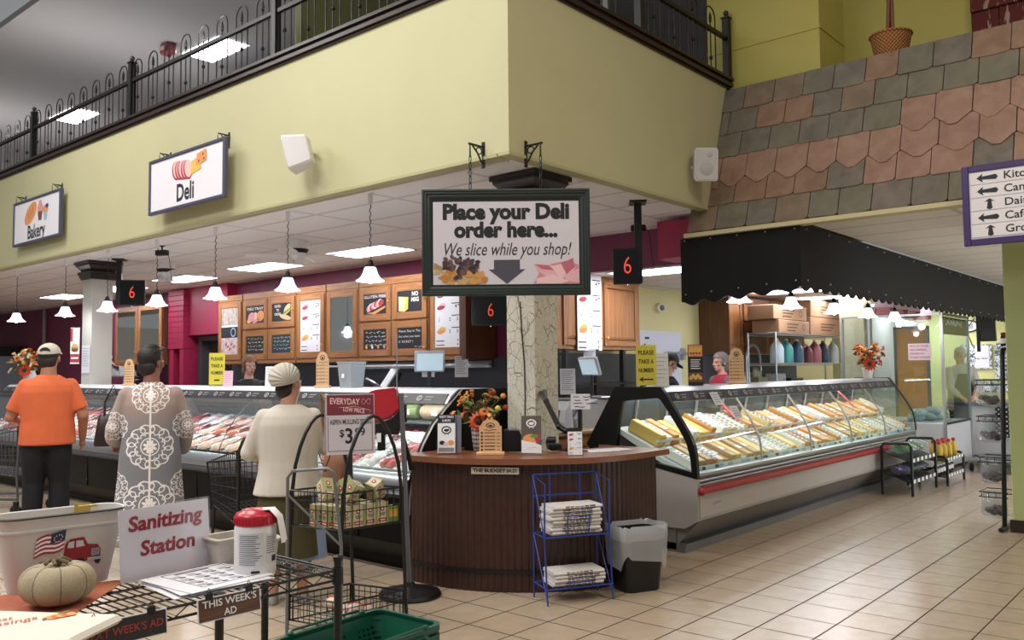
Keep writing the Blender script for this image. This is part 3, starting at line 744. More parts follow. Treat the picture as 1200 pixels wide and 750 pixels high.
GF = mat('green_black_wood', '#1f2b28', 0.4, bump=0.2, bscale=60)
b = MB(GF); b.M = F
W2, H2, e = 0.615, 0.392, 0.07
prof = [(0.0, 0.0), (0.0, 0.03), (0.012, 0.034), (0.02, 0.026), (0.03, 0.028), (0.04, 0.018), (0.052, 0.02), (0.07, 0.008), (0.07, 0.0)]
rs = []
for (o, h) in prof: rs.append([(-W2 + o, -H2 + o, h), (W2 - o, -H2 + o, h), (W2 - o, H2 - o, h), (-W2 + o, H2 - o, h)])
b.rings(rs, True, False); b.box((0, 0, -0.012), (2 * W2, 2 * H2, 0.024)); b.build('frame', t, smooth=20)
b = MB(mat('sign_gap_black', '#0d0e0f', 0.4)); b.M = F; b.box((0, 0, 0.003), (2 * (W2 - e) + 0.004, 2 * (H2 - e) + 0.004, 0.004)); b.build('backing', t, smooth=0)
PW, PH = W2 - e - 0.01, H2 - e - 0.006
PN = mat('poster_gloss', '#d8d3dc', 0.35); b = MB(PN); b.M = F
b.box((0, -0.004, 0.006), (2 * PW, 2 * PH - 0.02, 0.003)); b.build('poster', t, smooth=0)
b = MB(mat('ink_black', '#0a0a0c', 0.5)); b.M = F @ Tr(0, 0, 0.0078)
b.text('Place your Deli', 0.155, 0.0, 0.222, 0.001, bold=0.05, fit=0.93); b.text('order here...', 0.155, 0.0, 0.088, 0.001, bold=0.05, fit=0.76)
b.text('We slice while you shop!', 0.135, 0.0, -0.055, 0.001, shear=0.3, fit=0.93); b.build('lettering', t, smooth=0)
b = MB(mat('arrow_grey', '#4a4855', 0.5)); b.M = F @ Tr(0, 0, 0.0078)
poly2(b, [(-0.09, -0.13), (0.1, -0.13), (0.1, -0.2), (0.14, -0.2), (0.005, -0.308), (-0.13, -0.2), (-0.09, -0.2)], 0.001); b.build('arrow', t, smooth=0)
rnd = random.Random(3)
b = MB(ORN); b.M = F @ Tr(0, 0, 0.0078)
CH = [mat('chips_gold', '#d29a4c', 0.5), mat('chips_tan', '#c8a878', 0.5), mat('chips_amber', '#c07f38', 0.5), mat('chips_dark', '#a8885f', 0.5)]
for k in range(46):
    x = rnd.uniform(-0.52, -0.16); top = -0.16 - 0.10 * (x + 0.53) / 0.4; y = rnd.uniform(-0.30, top)
    b.mat(CH[k % 4]); a = rnd.uniform(0, 6.28); r = rnd.uniform(0.035, 0.06)
    poly2(b, [(max(-0.532, min(x + r * math.cos(a + q), 0)), max(-0.311, y + 0.7 * r * math.sin(a + q))) for q in (0, 1.4, 2.6, 4.1)], 0.001 + k * 0.00004)
BEAN = [mat('dip_dark', '#2c1c22', 0.5), mat('dip_mid', '#4b3038', 0.5), mat('dip_light', '#6b4a4c', 0.5)]
for k in range(70):
    b.mat(BEAN[k % 3]); a = rnd.uniform(0, 6.28); q = rnd.random() ** 0.5
    ell2(b, -0.335 + 0.13 * q * math.cos(a), -0.175 + 0.06 * q * math.sin(a) + (0.03 if k % 5 == 0 else 0), 0.02, 0.014, 0.0032 + k * 0.00003, a, 8)
for k in range(8): b.mat(BEAN[2]); ell2(b, -0.35 + rnd.uniform(-0.03, 0.03), -0.255 + rnd.uniform(-0.02, 0.02), 0.016, 0.012, 0.0058, 0, 8)
b.build('nachos_picture', t, smooth=0)
b = MB(PINK); b.M = F @ Tr(0, 0, 0.0078)
HAM = [mat('ham_light', '#e9b4bb', 0.5), mat('ham_mid', '#d98d9a', 0.5), mat('ham_dark', '#c0697a', 0.5), mat('ham_pale', '#f0c8ca', 0.5)]
for i, pl in enumerate(([(0.2, -0.305), (0.53, -0.308), (0.53, -0.17), (0.44, -0.14), (0.3, -0.17), (0.2, -0.16), (0.24, -0.23)], [(0.2, -0.16), (0.33, -0.17), (0.42, -0.3), (0.3, -0.26), (0.24, -0.22)], [(0.33, -0.18), (0.4, -0.28), (0.5, -0.2), (0.48, -0.11), (0.42, -0.16)],
                        [(0.42, -0.24), (0.53, -0.2), (0.53, -0.3), (0.44, -0.29)], [(0.4, -0.16), (0.49, -0.12), (0.5, -0.19), (0.44, -0.24)], [(0.22, -0.27), (0.34, -0.24), (0.46, -0.29), (0.4, -0.308), (0.22, -0.306)], [(0.21, -0.165), (0.31, -0.175), (0.35, -0.21), (0.26, -0.2)])):
    b.mat(HAM[(1, 0, 3, 0, 2, 3, 2)[i]]); poly2(b, pl, 0.001 + i * 0.0003)
b.build('ham_picture', t, smooth=0)
b = MB(glassmat('sign_film', '#ffffff', 0.05, 0.06)); b.M = F; b.box((0, 0, 0.0155), (2 * PW, 2 * PH, 0.001)); b.build('plastic_cover', t, smooth=0)
def chain(b, p0, p1, n, r=0.018):
    p0 = Vector(p0); p1 = Vector(p1)
    for k in range(n):
        c = p0.lerp(p1, (k + 0.5) / n); hl = (p1 - p0).length / n * 0.62
        ax = Vector((1, 0, 0)) if k % 2 else Vector((0, 1, 0))
        b.tube([c + ax * (r * 0.6 * math.cos(a)) + Vector((0, 0, hl * math.sin(a))) for a in [2 * PI * i / 10 for i in range(10)]], 0.0035, 5, True)
for k, s in enumerate((-0.26, 0.26)):
    q = F @ Vector((s, H2, 0)); wp = Vector((4.722, 4.105, 2.433)) + q
    b = MB(IRON); chain(b, wp, (wp.x, wp.y, 3.08), 5); b.build('chain', t, world=True)
    b = MB(IRON)
    if k == 0: b.M = frame((4.7, wp.y, 3.17), (-1, 0, 0), (0, 0, 1)); off = 4.7 - wp.x
    else: b.M = frame((wp.x, 4.05, 3.17), (0, -1, 0), (0, 0, 1)); off = 4.05 - wp.y
    scroll_bracket(b, 1.0); b.tube([(0.005, 0, 0), (off, 0, 0), (off, -0.1, 0)], 0.007, 6); b.build('bracket', t, world=True)
STEEL = mat('brushed_steel', '#b9bcc0', 0.28, 0.85)
STEELD = mat('dull_steel', '#8e9092', 0.38, 0.6)
GREYP = mat('grey_enamel', '#a5a19d', 0.4)
GREYD = mat('grey_enamel_dark', '#7e7a77', 0.45)
GLASS = glassmat('case_glass', '#f8fcfb', 0.08, 0.02)
CWHITE = mat('case_white', '#e8ecee', 0.4)
TUBE = mat('case_tube', '#ffffff', 0.4, emit='#f6fbff', estr=16)
STRIPK = mat('case_strip_black', '#141417', 0.35)
STRIPW = mat('case_strip_print', '#b9b7b6', 0.5)
def extr(b, prof, a0, a1, axis):
    """extrude a (depth, height) polygon along the case; axis x or y"""
    P = (lambda d, h, a: (a, d, h)) if axis == 'x' else (lambda d, h, a: (d, a, h))
    r0 = [P(d, h, a0) for d, h in prof]; r1 = [P(d, h, a1) for d, h in prof]
    b.rings([r0, r1])
def sheet(b, line, a0, a1, axis, th=0.006):
    off = [(d + th * 0.8, h - th * 0.4) for d, h in line]
    extr(b, line + off[::-1], a0, a1, axis)
def emblem_strip(b, p0, up, along, ln, hgt, pitch):
    b.M = frame(p0, along, up)
    n = int(ln / pitch)
    for k in range(n):
        x = (k + 0.5) * ln / n
        b.mat(STRIPW); ell2(b, x - pitch * 0.3, 0, 0.032, 0.026, 0.003, 0, 14)
        b.mat(STRIPK); ell2(b, x - pitch * 0.3, 0, 0.021, 0.016, 0.0035, 0, 12)
        b.mat(STRIPW); ell2(b, x - pitch * 0.3, -0.003, 0.012, 0.006, 0.004, 0, 10)
        for j, (w_, y) in enumerate(((0.075, 0.012), (0.06, -0.014))):
            seg = 6
            for q in range(seg):
                xx = x - pitch * 0.08 + q * w_ * 1.3 / seg
                poly2(b, [(xx, y - 0.006), (xx + w_ / seg * 0.8, y - 0.004), (xx + w_ / seg * 0.9, y + 0.006 + 0.004 * (q % 2)), (xx + 0.002, y + 0.004)], 0.003)
X0, X1 = 6.25, 12.2
t = thing('cheese_case', 'long grey refrigerated cheese case with curved glass and a red bumper', 'display case', ((X0 + X1) / 2, 3.9, 0))
CC = t
b = MB(mat('kick_steel', '#77777a', 0.35, 0.5)); extr(b, [(3.54, 0), (3.53, 0.07), (3.60, 0.075), (4.45, 0.075), (4.45, 0)], X0 + 0.0, X1, 'x'); b.build('kick_plate', t, world=True, smooth=0)
b = MB(GREYD); extr(b, [(3.60, 0.075), (3.41, 0.27), (3.46, 0.30), (4.45, 0.3), (4.45, 0.075)], X0 + 0.01, X1, 'x'); b.build('lower_body', t, world=True, smooth=0)
b = MB(mat('panel_pale', '#b4afaa', 0.4)); extr(b, [(3.41, 0.272), (3.40, 0.30), (3.40, 0.54), (3.44, 0.54), (3.46, 0.30)], X0 + 0.012, X1, 'x'); fp = b.build('front_panel', t, world=True, smooth=0)
b = MB(STEELD); b.M = frame((6.55, 3.3985, 0.385), (1, 0, 0), (0, 0, 1)); rect2(b, -0.06, 0.06, -0.004, 0.0); rect2(b, -0.06, -0.055, -0.02, 0.02); rect2(b, -0.03, 0.05, 0.006, 0.012); b.mat(GREYD); b.build('maker_plate', fp, world=True, smooth=0, label='tiny dark maker plate')
b = MB(mat('bumper_red', '#a3262c', 0.38)); extr(b, [(3.40, 0.475), (3.365, 0.485), (3.355, 0.505), (3.365, 0.53), (3.40, 0.54)], X0 + 0.01, X1 - 0.55, 'x'); b.ell((X0 + 0.01, 3.382, 0.508), (0.03, 0.03, 0.036), 10, 8); b.build('bumper', t, world=True, smooth=50, label='long red bumper rail')
b = MB(STEEL)
for (d, h0, h1) in ((3.405, 0.545, 0.565), (3.415, 0.572, 0.595), (3.42, 0.602, 0.622)): extr(b, [(d, h0), (d - 0.008, (h0 + h1) / 2), (d, h1), (3.46, h1), (3.46, h0)], X0 + 0.012, X1, 'x')
extr(b, [(3.40, 0.625), (3.40, 0.648), (3.50, 0.665), (3.50, 0.64)], X0 + 0.012, X1, 'x'); b.build('front_sill', t, world=True, smooth=0)
b = MB(CWHITE); extr(b, [(3.50, 0.62), (3.50, 0.64), (3.82, 0.78), (3.82, 0.82), (4.2, 0.99), (4.2, 0.95), (3.86, 0.76), (3.55, 0.6)], X0 + 0.03, X1 - 0.03, 'x'); b.build('display_deck', t, world=True, smooth=0)
b = MB(mat('tag_rail', '#d8e6ea', 0.4)); extr(b, [(3.47, 0.65), (3.465, 0.69), (3.475, 0.69), (3.485, 0.65)], X0 + 0.03, X1 - 0.03, 'x')
rn = random.Random(8)
x = X0 + 0.1
while x < X1 - 0.15:
    wd = rn.uniform(0.05, 0.09); b.mat(rn.choice([mat('tag_dark', '#2d3436', 0.5), CWHITE, CWHITE, mat('tag_blue', '#a9c9d6', 0.5)]))
    b.M = frame((x, 3.4635, 0.67), (1, 0, 0), (0, 0.24, 1)); rect2(b, 0, wd, -0.016, 0.016, 0.0006); x += wd + 0.012
b.M = Matrix.Identity(4)
b.build('tag_rail', t, world=True, smooth=0)
b = MB(CWHITE); extr(b, [(3.80, 0.875), (3.795, 0.895), (3.81, 0.895), (3.81, 0.875)], X0 + 0.03, X1 - 0.03, 'x')
for k in range(6): b.Bx(X0 + 0.4 + k * 1.05, X0 + 0.415 + k * 1.05, 3.79, 3.81, 0.78, 0.88)
b.build('divider_rail', t, world=True, smooth=0)
GL = [(3.42, 0.655), (3.424, 0.73), (3.43, 0.80), (3.446, 0.87), (3.476, 0.94), (3.54, 1.045), (3.61, 1.15), (3.67, 1.235)]
NP = 5
for k in range(NP):
    a0 = X0 + 0.05 + k * (X1 - X0 - 0.1) / NP; a1 = X0 + 0.05 + (k + 1) * (X1 - X0 - 0.1) / NP
    b = MB(GLASS); sheet(b, GL, a0 + 0.008, a1 - 0.008, 'x'); b.build('glass_pane', t, world=True, smooth=60)
    if k:
        b = MB(STEEL); b.tube([(a0, d, h) for d, h in GL], 0.010, 6); b.build('pane_divider', t, world=True, smooth=60)
b = MB(STEEL); extr(b, [(3.665, 1.235), (3.70, 1.30), (3.74, 1.335), (4.17, 1.335), (4.17, 1.31), (3.75, 1.30), (3.69, 1.23)], X0 + 0.02, X1, 'x')
for k in range(4): b.Bx(X0 + 1.2 * k + 1.2, X0 + 1.2 * k + 1.205, 3.735, 4.17, 1.3352, 1.3362)
b.build('top_canopy', t, world=True, smooth=0)
sl = Vector((0, 3.665 - 3.71, 1.228 - 1.305)).normalized() * -1
b = MB(STRIPK); extr(b, [(3.648, 1.222), (3.695, 1.302), (3.702, 1.298), (3.66, 1.216)], X0 + 0.05, X1 - 0.02, 'x')
emblem_strip(b, (X0 + 0.08, 3.6705, 1.262), (0, 0.507, 0.862), (1, 0, 0), X1 - X0 - 0.15, 0.09, 0.32); b.M = Matrix.Identity(4)
b.build('header_strip', t, world=True, smooth=0, label='black header strip with pale emblems')
b = MB(TUBE); b.Bx(X0 + 0.08, X1 - 0.08, 3.76, 3.80, 1.275, 1.295); b.Bx(X0 + 0.08, X1 - 0.08, 4.10, 4.13, 1.26, 1.28); b.build('light_tube', t, world=True, smooth=0)
b = MB(mat('sliding_glass_dark', '#3c4448', 0.15)); extr(b, [(4.22, 0.95), (4.15, 1.31), (4.17, 1.31), (4.26, 0.95)], X0 + 0.05, X1 - 0.05, 'x')
b.mat(STEEL)
for k in range(11):
    x = X0 + 0.3 + k * 0.55; b.tube([(x, 4.205, 0.97), (x, 4.14, 1.30)], 0.014, 5)
b.build('rear_doors', t, world=True, smooth=0, label='grey rear sliding doors with steel stiles')
b = MB(GREYP); extr(b, [(4.2, 0.075), (4.2, 0.96), (4.46, 0.9), (4.46, 0.075)], X0 + 0.02, X1, 'x'); b.build('rear_body', t, world=True, smooth=0)
b = MB(GREYP); extr(b, [(3.41, 0.27), (3.405, 0.605), (3.8, 0.675), (4.46, 0.80), (4.46, 0.2), (3.53, 0.2)], X0 - 0.02, X0 + 0.02, 'x'); b.build('end_panel', t, world=True, smooth=0)
b = MB(BLACK); extr(b, [(3.405, 0.605), (3.40, 0.63), (3.8, 0.70), (4.46, 0.825), (4.46, 0.80)], X0 - 0.024, X0 + 0.03, 'x'); b.mat(STEELD); b.Bx(X0 - 0.0, X0 + 0.3, 3.62, 3.9, 0.02, 0.2); b.build('end_trim', t, world=True, smooth=0)
OUT = [(3.405, 0.63), (3.41, 0.73), (3.415, 0.80), (3.43, 0.875), (3.46, 0.945), (3.525, 1.05), (3.595, 1.155), (3.685, 1.29), (3.73, 1.345), (4.18, 1.345), (4.49, 0.84), (4.46, 0.81)]
INN = [(3.455, 0.66), (3.465, 0.76), (3.475, 0.81), (3.495, 0.88), (3.525, 0.94), (3.59, 1.04), (3.66, 1.14), (3.74, 1.245), (3.77, 1.25), (4.10, 1.22), (4.15, 1.05), (4.18, 0.78)]
def ringframe(b, x, th):
    r = []
    for (px, ln) in ((x - th, OUT), (x + th, OUT), (x + th, INN), (x - th, INN), (x - th, OUT)): r.append([(px, d, h) for d, h in ln])
    b.rings(r, True, False)
b = MB(BLACK); ringframe(b, X0, 0.022); b.build('end_frame', t, world=True, smooth=0, label='black end frame')
b = MB(GLASS); extr(b, INN, X0 - 0.003, X0 + 0.003, 'x'); b.build('end_glass', t, world=True, smooth=0)
b = MB(BLACK)
OUTf = [(d, h) for d, h in OUT]; INNs = [(d * 0.0 + OUT[i][0] * 0.75 + INN[i][0] * 0.25, OUT[i][1] * 0.75 + INN[i][1] * 0.25) for i in range(len(OUT))]
r = []
for (px, ln) in ((X1 - 0.02, OUTf), (X1 + 0.02, OUTf), (X1 + 0.02, INNs), (X1 - 0.02, INNs), (X1 - 0.02, OUTf)): r.append([(px, d, h) for d, h in ln])
b.rings(r, True, False); b.build('end_frame', t, world=True, smooth=0, label='black end frame')
b = MB(GLASS); extr(b, INNs, X1 - 0.003, X1 + 0.003, 'x'); b.build('end_glass', t, world=True, smooth=0)
b = MB(GREYP); extr(b, [(3.41, 0.27), (3.405, 0.605), (3.8, 0.675), (4.46, 0.80), (4.46, 0.2), (3.53, 0.2)], X1 - 0.02, X1 + 0.02, 'x'); b.build('end_panel', t, world=True, smooth=0)
LBLW = mat('cheese_label', '#eef0f0', 0.45); LBLK = mat('cheese_label_print', '#3d4f58', 0.5)
def cheese_mesh(col, wd, ln, ht, kind, name):
    b = MB(col); b.Bx(-wd / 2, wd / 2, 0, ln, 0, ht, 0.006, 1)
    b.M = Tr(0, 0, ht)
    if kind == 'label':
        b.mat(LBLW); rect2(b, -wd * 0.44, wd * 0.44, ln * 0.12, ln * 0.9, 0.001)
        b.mat(LBLK)
        for i in range(5): rect2(b, -wd * 0.35, wd * (0.1 + 0.05 * (i % 3)), ln * (0.2 + 0.13 * i), ln * (0.245 + 0.13 * i), 0.0016)
        b.mat(mat('label_teal', '#6fa7b5', 0.5)); rect2(b, -wd * 0.44, wd * 0.44, ln * 0.78, ln * 0.9, 0.0014)
    elif kind == 'strip':
        b.mat(mat('wrap_dark', '#26292e', 0.4)); rect2(b, -wd * 0.32, wd * 0.32, ln * 0.03, ln * 0.97, 0.001)
        b.mat(LBLW)
        for i in range(6): rect2(b, -wd * 0.22, wd * 0.22, ln * (0.08 + 0.15 * i), ln * (0.13 + 0.15 * i), 0.0016)
    elif kind == 'patch':
        b.mat(LBLW); rect2(b, -wd * 0.4, wd * 0.4, ln * 0.3, ln * 0.55, 0.001); b.mat(mat('label_red', '#b6434a', 0.5)); rect2(b, -wd * 0.4, wd * 0.4, ln * 0.3, ln * 0.36, 0.0015)
    o = b.build(name, smooth=0); return o
CHK = [('cream', '#e9dcae', 'label'), ('orange', '#e39a3c', 'patch'), ('yellow', '#ecc86a', 'plain'), ('tan rind', '#c99f62', 'patch'), ('ivory', '#f1ead2', 'strip'), ('pale gold', '#e8cf92', 'strip'), ('white', '#f4f1e6', 'label'), ('amber', '#d98d33', 'strip')]
protos = {}
seq = random.Random(21)
def place_cheese(x, tier, ci):
    nm, hexc, kd = CHK[ci]
    key = ci
    first = key not in protos
    if first: protos[key] = cheese_mesh(mat('cheese_' + nm.replace(' ', '_'), hexc, 0.45, sub=0.0), 0.088, 0.30, 0.06, kd, 'cheese_brick')
    o = protos[key] if first else protos[key].copy()
    if not first: COL.objects.link(o)
    if tier == 0: o.location = (x, 3.515, 0.655); a = math.atan2(0.14, 0.32)
    else: o.location = (x, 3.83, 0.832); a = math.atan2(0.17, 0.38)
    sc = seq.uniform(0.75, 1.45)
    o.scale = (1, 1 if tier == 0 else 1.1, sc * (1.0 if tier == 0 else 1.35))
    o.rotation_euler = (a, 0, seq.uniform(-0.04, 0.04))
    d = {'label': 'with white label', 'patch': 'with red patch', 'plain': 'in clear wrap', 'strip': 'with dark band'}[kd]
    tag(o, '%s cheese brick %s in the %s tier of the cheese case' % (nm, d, ('front', 'rear')[tier]), 'cheese', 'cheese bricks in the case')
x = X0 + 0.13; ci = 1
while x < X1 - 0.1:
    for tier in (0, 1):
        if seq.random() < 0.55: ci = seq.randrange(8)
        place_cheese(x, tier, ci if tier == 0 else (ci + 3) % 8)
    x += 0.112
def red_paddle(x, label):
    b = MB(mat('paddle_red', '#c02640', 0.4)); b.M = Tr(x, 4.02, 1.08) @ Rx(0.75); b.Bx(-0.035, 0.035, -0.17, 0.17, -0.006, 0.006, 0.004)
    b.mat(mat('paddle_green', '#5e9a5a', 0.4)); b.Bx(-0.04, 0.04, 0.14, 0.19, 0.006, 0.01, 0.002)
    tag(b.build('price_paddle', smooth=0), label, 'price tag', 'red price paddles')
red_paddle(8.0, 'red price paddle standing among cheeses nearer the kiosk'); red_paddle(11.35, 'red price paddle at the far end of the cheese case')
for k, (px, py, l) in enumerate(((838, 467, 'white notice paper stuck over the black header strip of the cheese case'), (861, 483, 'white notice paper hanging on the glass below the cheese case header'))):
    p = hy(px, py, 3.64 if k == 0 else 3.585)
    b = MB(mat('notice_paper', '#dcdce4', 0.6)); b.M = frame((p.x, p.y - 0.012, p.z), (1, 0, 0), (0, 0.507, 0.862)); b.box((0, 0, 0), (0.15, 0.13, 0.002))
    b.mat(mat('notice_ink', '#8d8d98', 0.6))
    for j in range(4): rect2(b, -0.055, 0.055 - 0.015 * (j % 2), 0.035 - j * 0.024, 0.042 - j * 0.024, 0.0014)
    tag(b.build('notice', smooth=0), l, 'paper')
Y0, Y1 = 4.7, 14.0
t = thing('meat_case', 'long black-fronted refrigerated meat case with curved glass under the bell pendants', 'display case', (4.9, (Y0 + Y1) / 2, 0))
BLKP = mat('case_black_enamel', '#070708', 0.4, spec=0.2)
b = MB(BLKP); extr(b, [(4.46, 0), (4.45, 0.06), (4.32, 0.22), (4.31, 0.56), (4.36, 0.60), (5.45, 0.60), (5.45, 0)], Y0 + 0.02, Y1, 'y'); b.build('front_body', t, world=True, smooth=0)
for k in range(8):
    b = MB(mat('seam_black', '#050506', 0.5)); b.Bx(4.3085, 4.33, Y0 + 0.6 + k * 1.2, Y0 + 0.608 + k * 1.2, 0.23, 0.55); b.build('panel_seam', t, world=True, smooth=0)
b = MB(mat('bumper_charcoal', '#3a3a3e', 0.3)); extr(b, [(4.31, 0.555), (4.27, 0.565), (4.26, 0.585), (4.27, 0.605), (4.31, 0.615)], Y0 + 0.02, Y1, 'y'); b.build('bumper', t, world=True, smooth=50)
b = MB(STEEL); extr(b, [(4.30, 0.615), (4.29, 0.66), (4.315, 0.70), (4.345, 0.735), (4.40, 0.735), (4.40, 0.615)], Y0 + 0.02, Y1, 'y'); b.build('front_sill', t, world=True, smooth=50)
b = MB(CWHITE); extr(b, [(4.40, 0.70), (4.40, 0.72), (5.25, 0.99), (5.25, 0.95), (4.45, 0.68)], Y0 + 0.03, Y1 - 0.03, 'y'); b.build('display_deck', t, world=True, smooth=0)
GL2 = [(4.345, 0.735), (4.355, 0.79), (4.375, 0.84), (4.43, 0.94), (4.52, 1.065), (4.63, 1.17), (4.72, 1.245)]
n2 = 7
for k in range(n2):
    a0 = Y0 + 0.03 + k * (Y1 - Y0 - 0.06) / n2; a1 = Y0 + 0.03 + (k + 1) * (Y1 - Y0 - 0.06) / n2
    b = MB(GLASS); sheet(b, GL2, a0 + 0.004, a1 - 0.004, 'y'); b.build('glass_pane', t, world=True, smooth=60)
    if k:
        b = MB(mat('seam_dark', '#4b4d50', 0.3)); b.tube([(d, a0, h) for d, h in GL2], 0.005, 5); b.build('pane_divider', t, world=True, smooth=60)
b = MB(mat('case_top_white', '#d9dde2', 0.3)); extr(b, [(4.715, 1.24), (4.76, 1.30), (4.83, 1.345), (5.40, 1.345), (5.40, 1.32), (4.84, 1.315), (4.74, 1.235)], Y0 + 0.02, Y1, 'y'); b.build('top_canopy', t, world=True, smooth=0)
b = MB(STRIPK); extr(b, [(4.705, 1.238), (4.762, 1.316), (4.772, 1.31), (4.72, 1.232)], Y0 + 0.05, Y1 - 0.02, 'y')
emblem_strip(b, (4.732, Y1 - 0.05, 1.278), (0.59, 0, 0.807), (0, -1, 0), Y1 - Y0 - 0.15, 0.09, 0.30); b.M = Matrix.Identity(4)
b.build('header_strip', t, world=True, smooth=0, label='black header strip with pale emblems')
b = MB(TUBE); b.Bx(4.84, 4.88, Y0 + 0.08, Y1 - 0.08, 1.28, 1.30); b.build('light_tube', t, world=True, smooth=0)
b = MB(mat('sliding_glass_dark2', '#565a5c', 0.15)); extr(b, [(5.30, 0.95), (5.22, 1.32), (5.25, 1.32), (5.34, 0.95)], Y0 + 0.05, Y1 - 0.05, 'y'); b.build('rear_doors', t, world=True, smooth=0)
b = MB(STEELD);
extr(b, [(4.98, 1.05), (4.98, 1.065), (5.26, 1.085), (5.26, 1.07)], Y0 + 0.05, Y0 + 1.9, 'y'); b.build('rear_shelf', t, world=True, smooth=0)
for k in range(5):
    y = Y0 + 1.3 + k * 1.55
    b = MB(STEELD); b.M = Tr(5.02, y, 1.10) @ Ry(-0.55); b.Bx(-0.045, 0.045, -0.03, 0.03, -0.26, 0.2); b.build('shelf_bracket', t, smooth=0, world=True)
ENDP = [(4.46, 0), (4.37, 0.12), (4.31, 0.25), (4.29, 0.45), (4.295, 0.58), (4.33, 0.74), (4.365, 0.83), (4.43, 0.95), (4.53, 1.085), (4.65, 1.19), (4.75, 1.27), (4.85, 1.35), (5.42, 1.35), (5.5, 1.0), (5.5, 0)]
b = MB(BLKP); extr(b, ENDP, Y0 - 0.03, Y0 + 0.02, 'y'); b.build('end_panel', t, world=True, smooth=0)
b = MB(STEEL); b.tube([(d - 0.002, Y0 - 0.02, h) for d, h in ENDP[3:12]], 0.008, 5); b.build('end_edge', t, world=True, smooth=60, label='thin steel edge of the black end panel')
MEATS = [('orange marinated chicken', ['#d8683a', '#e08a4f', '#c4552c'], 'black'), ('pink pork chop', ['#e3a79b', '#d98a7c', '#efc9bd'], 'white'), ('red beef', ['#a8363a', '#c25a55', '#8e2a30'], 'white'),
         ('pale chicken', ['#edc9b4', '#e6b59c', '#f3dccd'], 'black'), ('white paper wrapped', ['#e7e2e0', '#d9a2a0', '#f0ecea'], 'white')]
mp = {}
rn = random.Random(4)
def meat_mesh(i):
    nm, cols, tr_ = MEATS[i]
    b = MB(mat('tray_' + tr_, '#1b1b1d' if tr_ == 'black' else '#e9e6e4', 0.4))
    rs = []
    for (e, z) in ((0.0, 0.0), (0.014, 0.03), (0.018, 0.03), (0.008, 0.008)): rs.append([(sx * (0.145 + e), sy * (0.095 + e), z) for sx, sy in ((-1, -1), (1, -1), (1, 1), (-1, 1))])
    b.rings(rs, True, True)
    r2 = random.Random(i)
    for k in range(8):
        b.mat(mat('meat_%d_%d' % (i, k % 3), cols[k % 3], 0.35, noise=0.12, nscale=40))
        b.ell((r2.uniform(-0.09, 0.09), r2.uniform(-0.05, 0.05), 0.028), (r2.uniform(0.06, 0.085), r2.uniform(0.034, 0.048), r2.uniform(0.03, 0.045)), 10, 6)
    b.mat(LBLW); b.M = Tr(0.06, -0.03, 0.064); rect2(b, -0.04, 0.04, -0.028, 0.028); b.mat(mat('label_red', '#b6434a', 0.5)); rect2(b, -0.04, 0.04, 0.012, 0.028, 0.002); b.M = Matrix.Identity(4)
    b.mat(glassmat('cling_film', '#ffffff', 0.06, 0.18))
    b.rings([[(sx * 0.163, sy * 0.113, 0.031) for sx, sy in ((-1, -1), (1, -1), (1, 1), (-1, 1))], [(sx * 0.12, sy * 0.075, 0.068) for sx, sy in ((-1, -1), (1, -1), (1, 1), (-1, 1))]], True, True)
    return b.build('meat_tray', smooth=50)
y = Y0 + 0.16
while y < Y1 - 0.12:
    for row in range(3):
        if y < 6.2: i = 4 if rn.random() < 0.7 else 2
        elif y < 8.2: i = (0 if row else 3) if rn.random() < 0.75 else 1
        else: i = rn.choice((1, 2, 2, 4, 3))
        first = i not in mp
        if first: mp[i] = meat_mesh(i)
        o = mp[i] if first else mp[i].copy()
        if not first: COL.objects.link(o)
        d = 0.15 + row * 0.285
        o.location = (4.42 + d * 0.953 - 0.06 * 0.3, y, 0.735 + d * 0.303 - 0.005)
        o.rotation_euler = (0, -math.atan2(0.27, 0.85), rn.uniform(-0.05, 0.05))
        o.rotation_mode = 'ZYX' if False else 'XYZ'
        tag(o, 'film-wrapped tray of %s in the %s row of the meat case' % (MEATS[i][0] + ('' if i != 4 else ' meat'), ('front', 'middle', 'rear')[row]), 'meat tray', 'wrapped meat trays in the case')
    y += 0.245
LOAF = [('golden ham loaf', '#c99a55'), ('tan turkey roll', '#c2a987'), ('green-wrapped loaf', '#8b9a63'), ('brown roast loaf', '#a8724c'), ('pale bologna roll', '#d8b9a0')]
for k, (nm, c) in enumerate(LOAF):
    b = MB(mat('loaf_%d' % k, c, 0.4, noise=0.15, nscale=25)); b.M = Tr(5.1, Y0 + 0.2 + k * 0.34, 1.083 + 0.062) @ Rx(PI / 2)
    b.lathe([(0.02, -0.15), (0.05, -0.145), (0.062, -0.12), (0.062, 0.12), (0.05, 0.145), (0.02, 0.15)], n=16)
    b.mat(LBLW); b.M = Tr(5.04, Y0 + 0.2 + k * 0.34, 1.15); b.M = frame((5.035, Y0 + 0.2 + k * 0.34, 1.145), (0, -1, 0), (0, 0, 1)); b.box((0.05, 0, 0), (0.07, 0.05, 0.004))
    tag(b.build('deli_loaf', smooth=50), nm + ' on the rear shelf at the near end of the meat case', 'deli meat', 'deli loaves')
def oak_mat(name, a, c, axis='z', sc=1.0):
    n = NB(name, 0.4)
    st = {'z': (26, 26, 1.6), 'y': (26, 1.6, 26), 'x': (1.6, 26, 26)}[axis]
    v = n.vec(n.op('MULTIPLY', n.x, st[0] * sc), n.op('MULTIPLY', n.y, st[1] * sc), n.op('MULTIPLY', n.z, st[2] * sc))
    f = n.noise(1.0, 5, v, 1.2)
    n.color(n.mix(n.ramp(f, 0.3, 0.68), a, c)); return n.m
OAK = oak_mat('honey_oak', '#8a5a34', '#b07d4e'); OAKH = oak_mat('honey_oak_rail', '#8a5a34', '#b07d4e', 'y')
OAKX = oak_mat('honey_oak_rail_x', '#8a5a34', '#b07d4e', 'x')
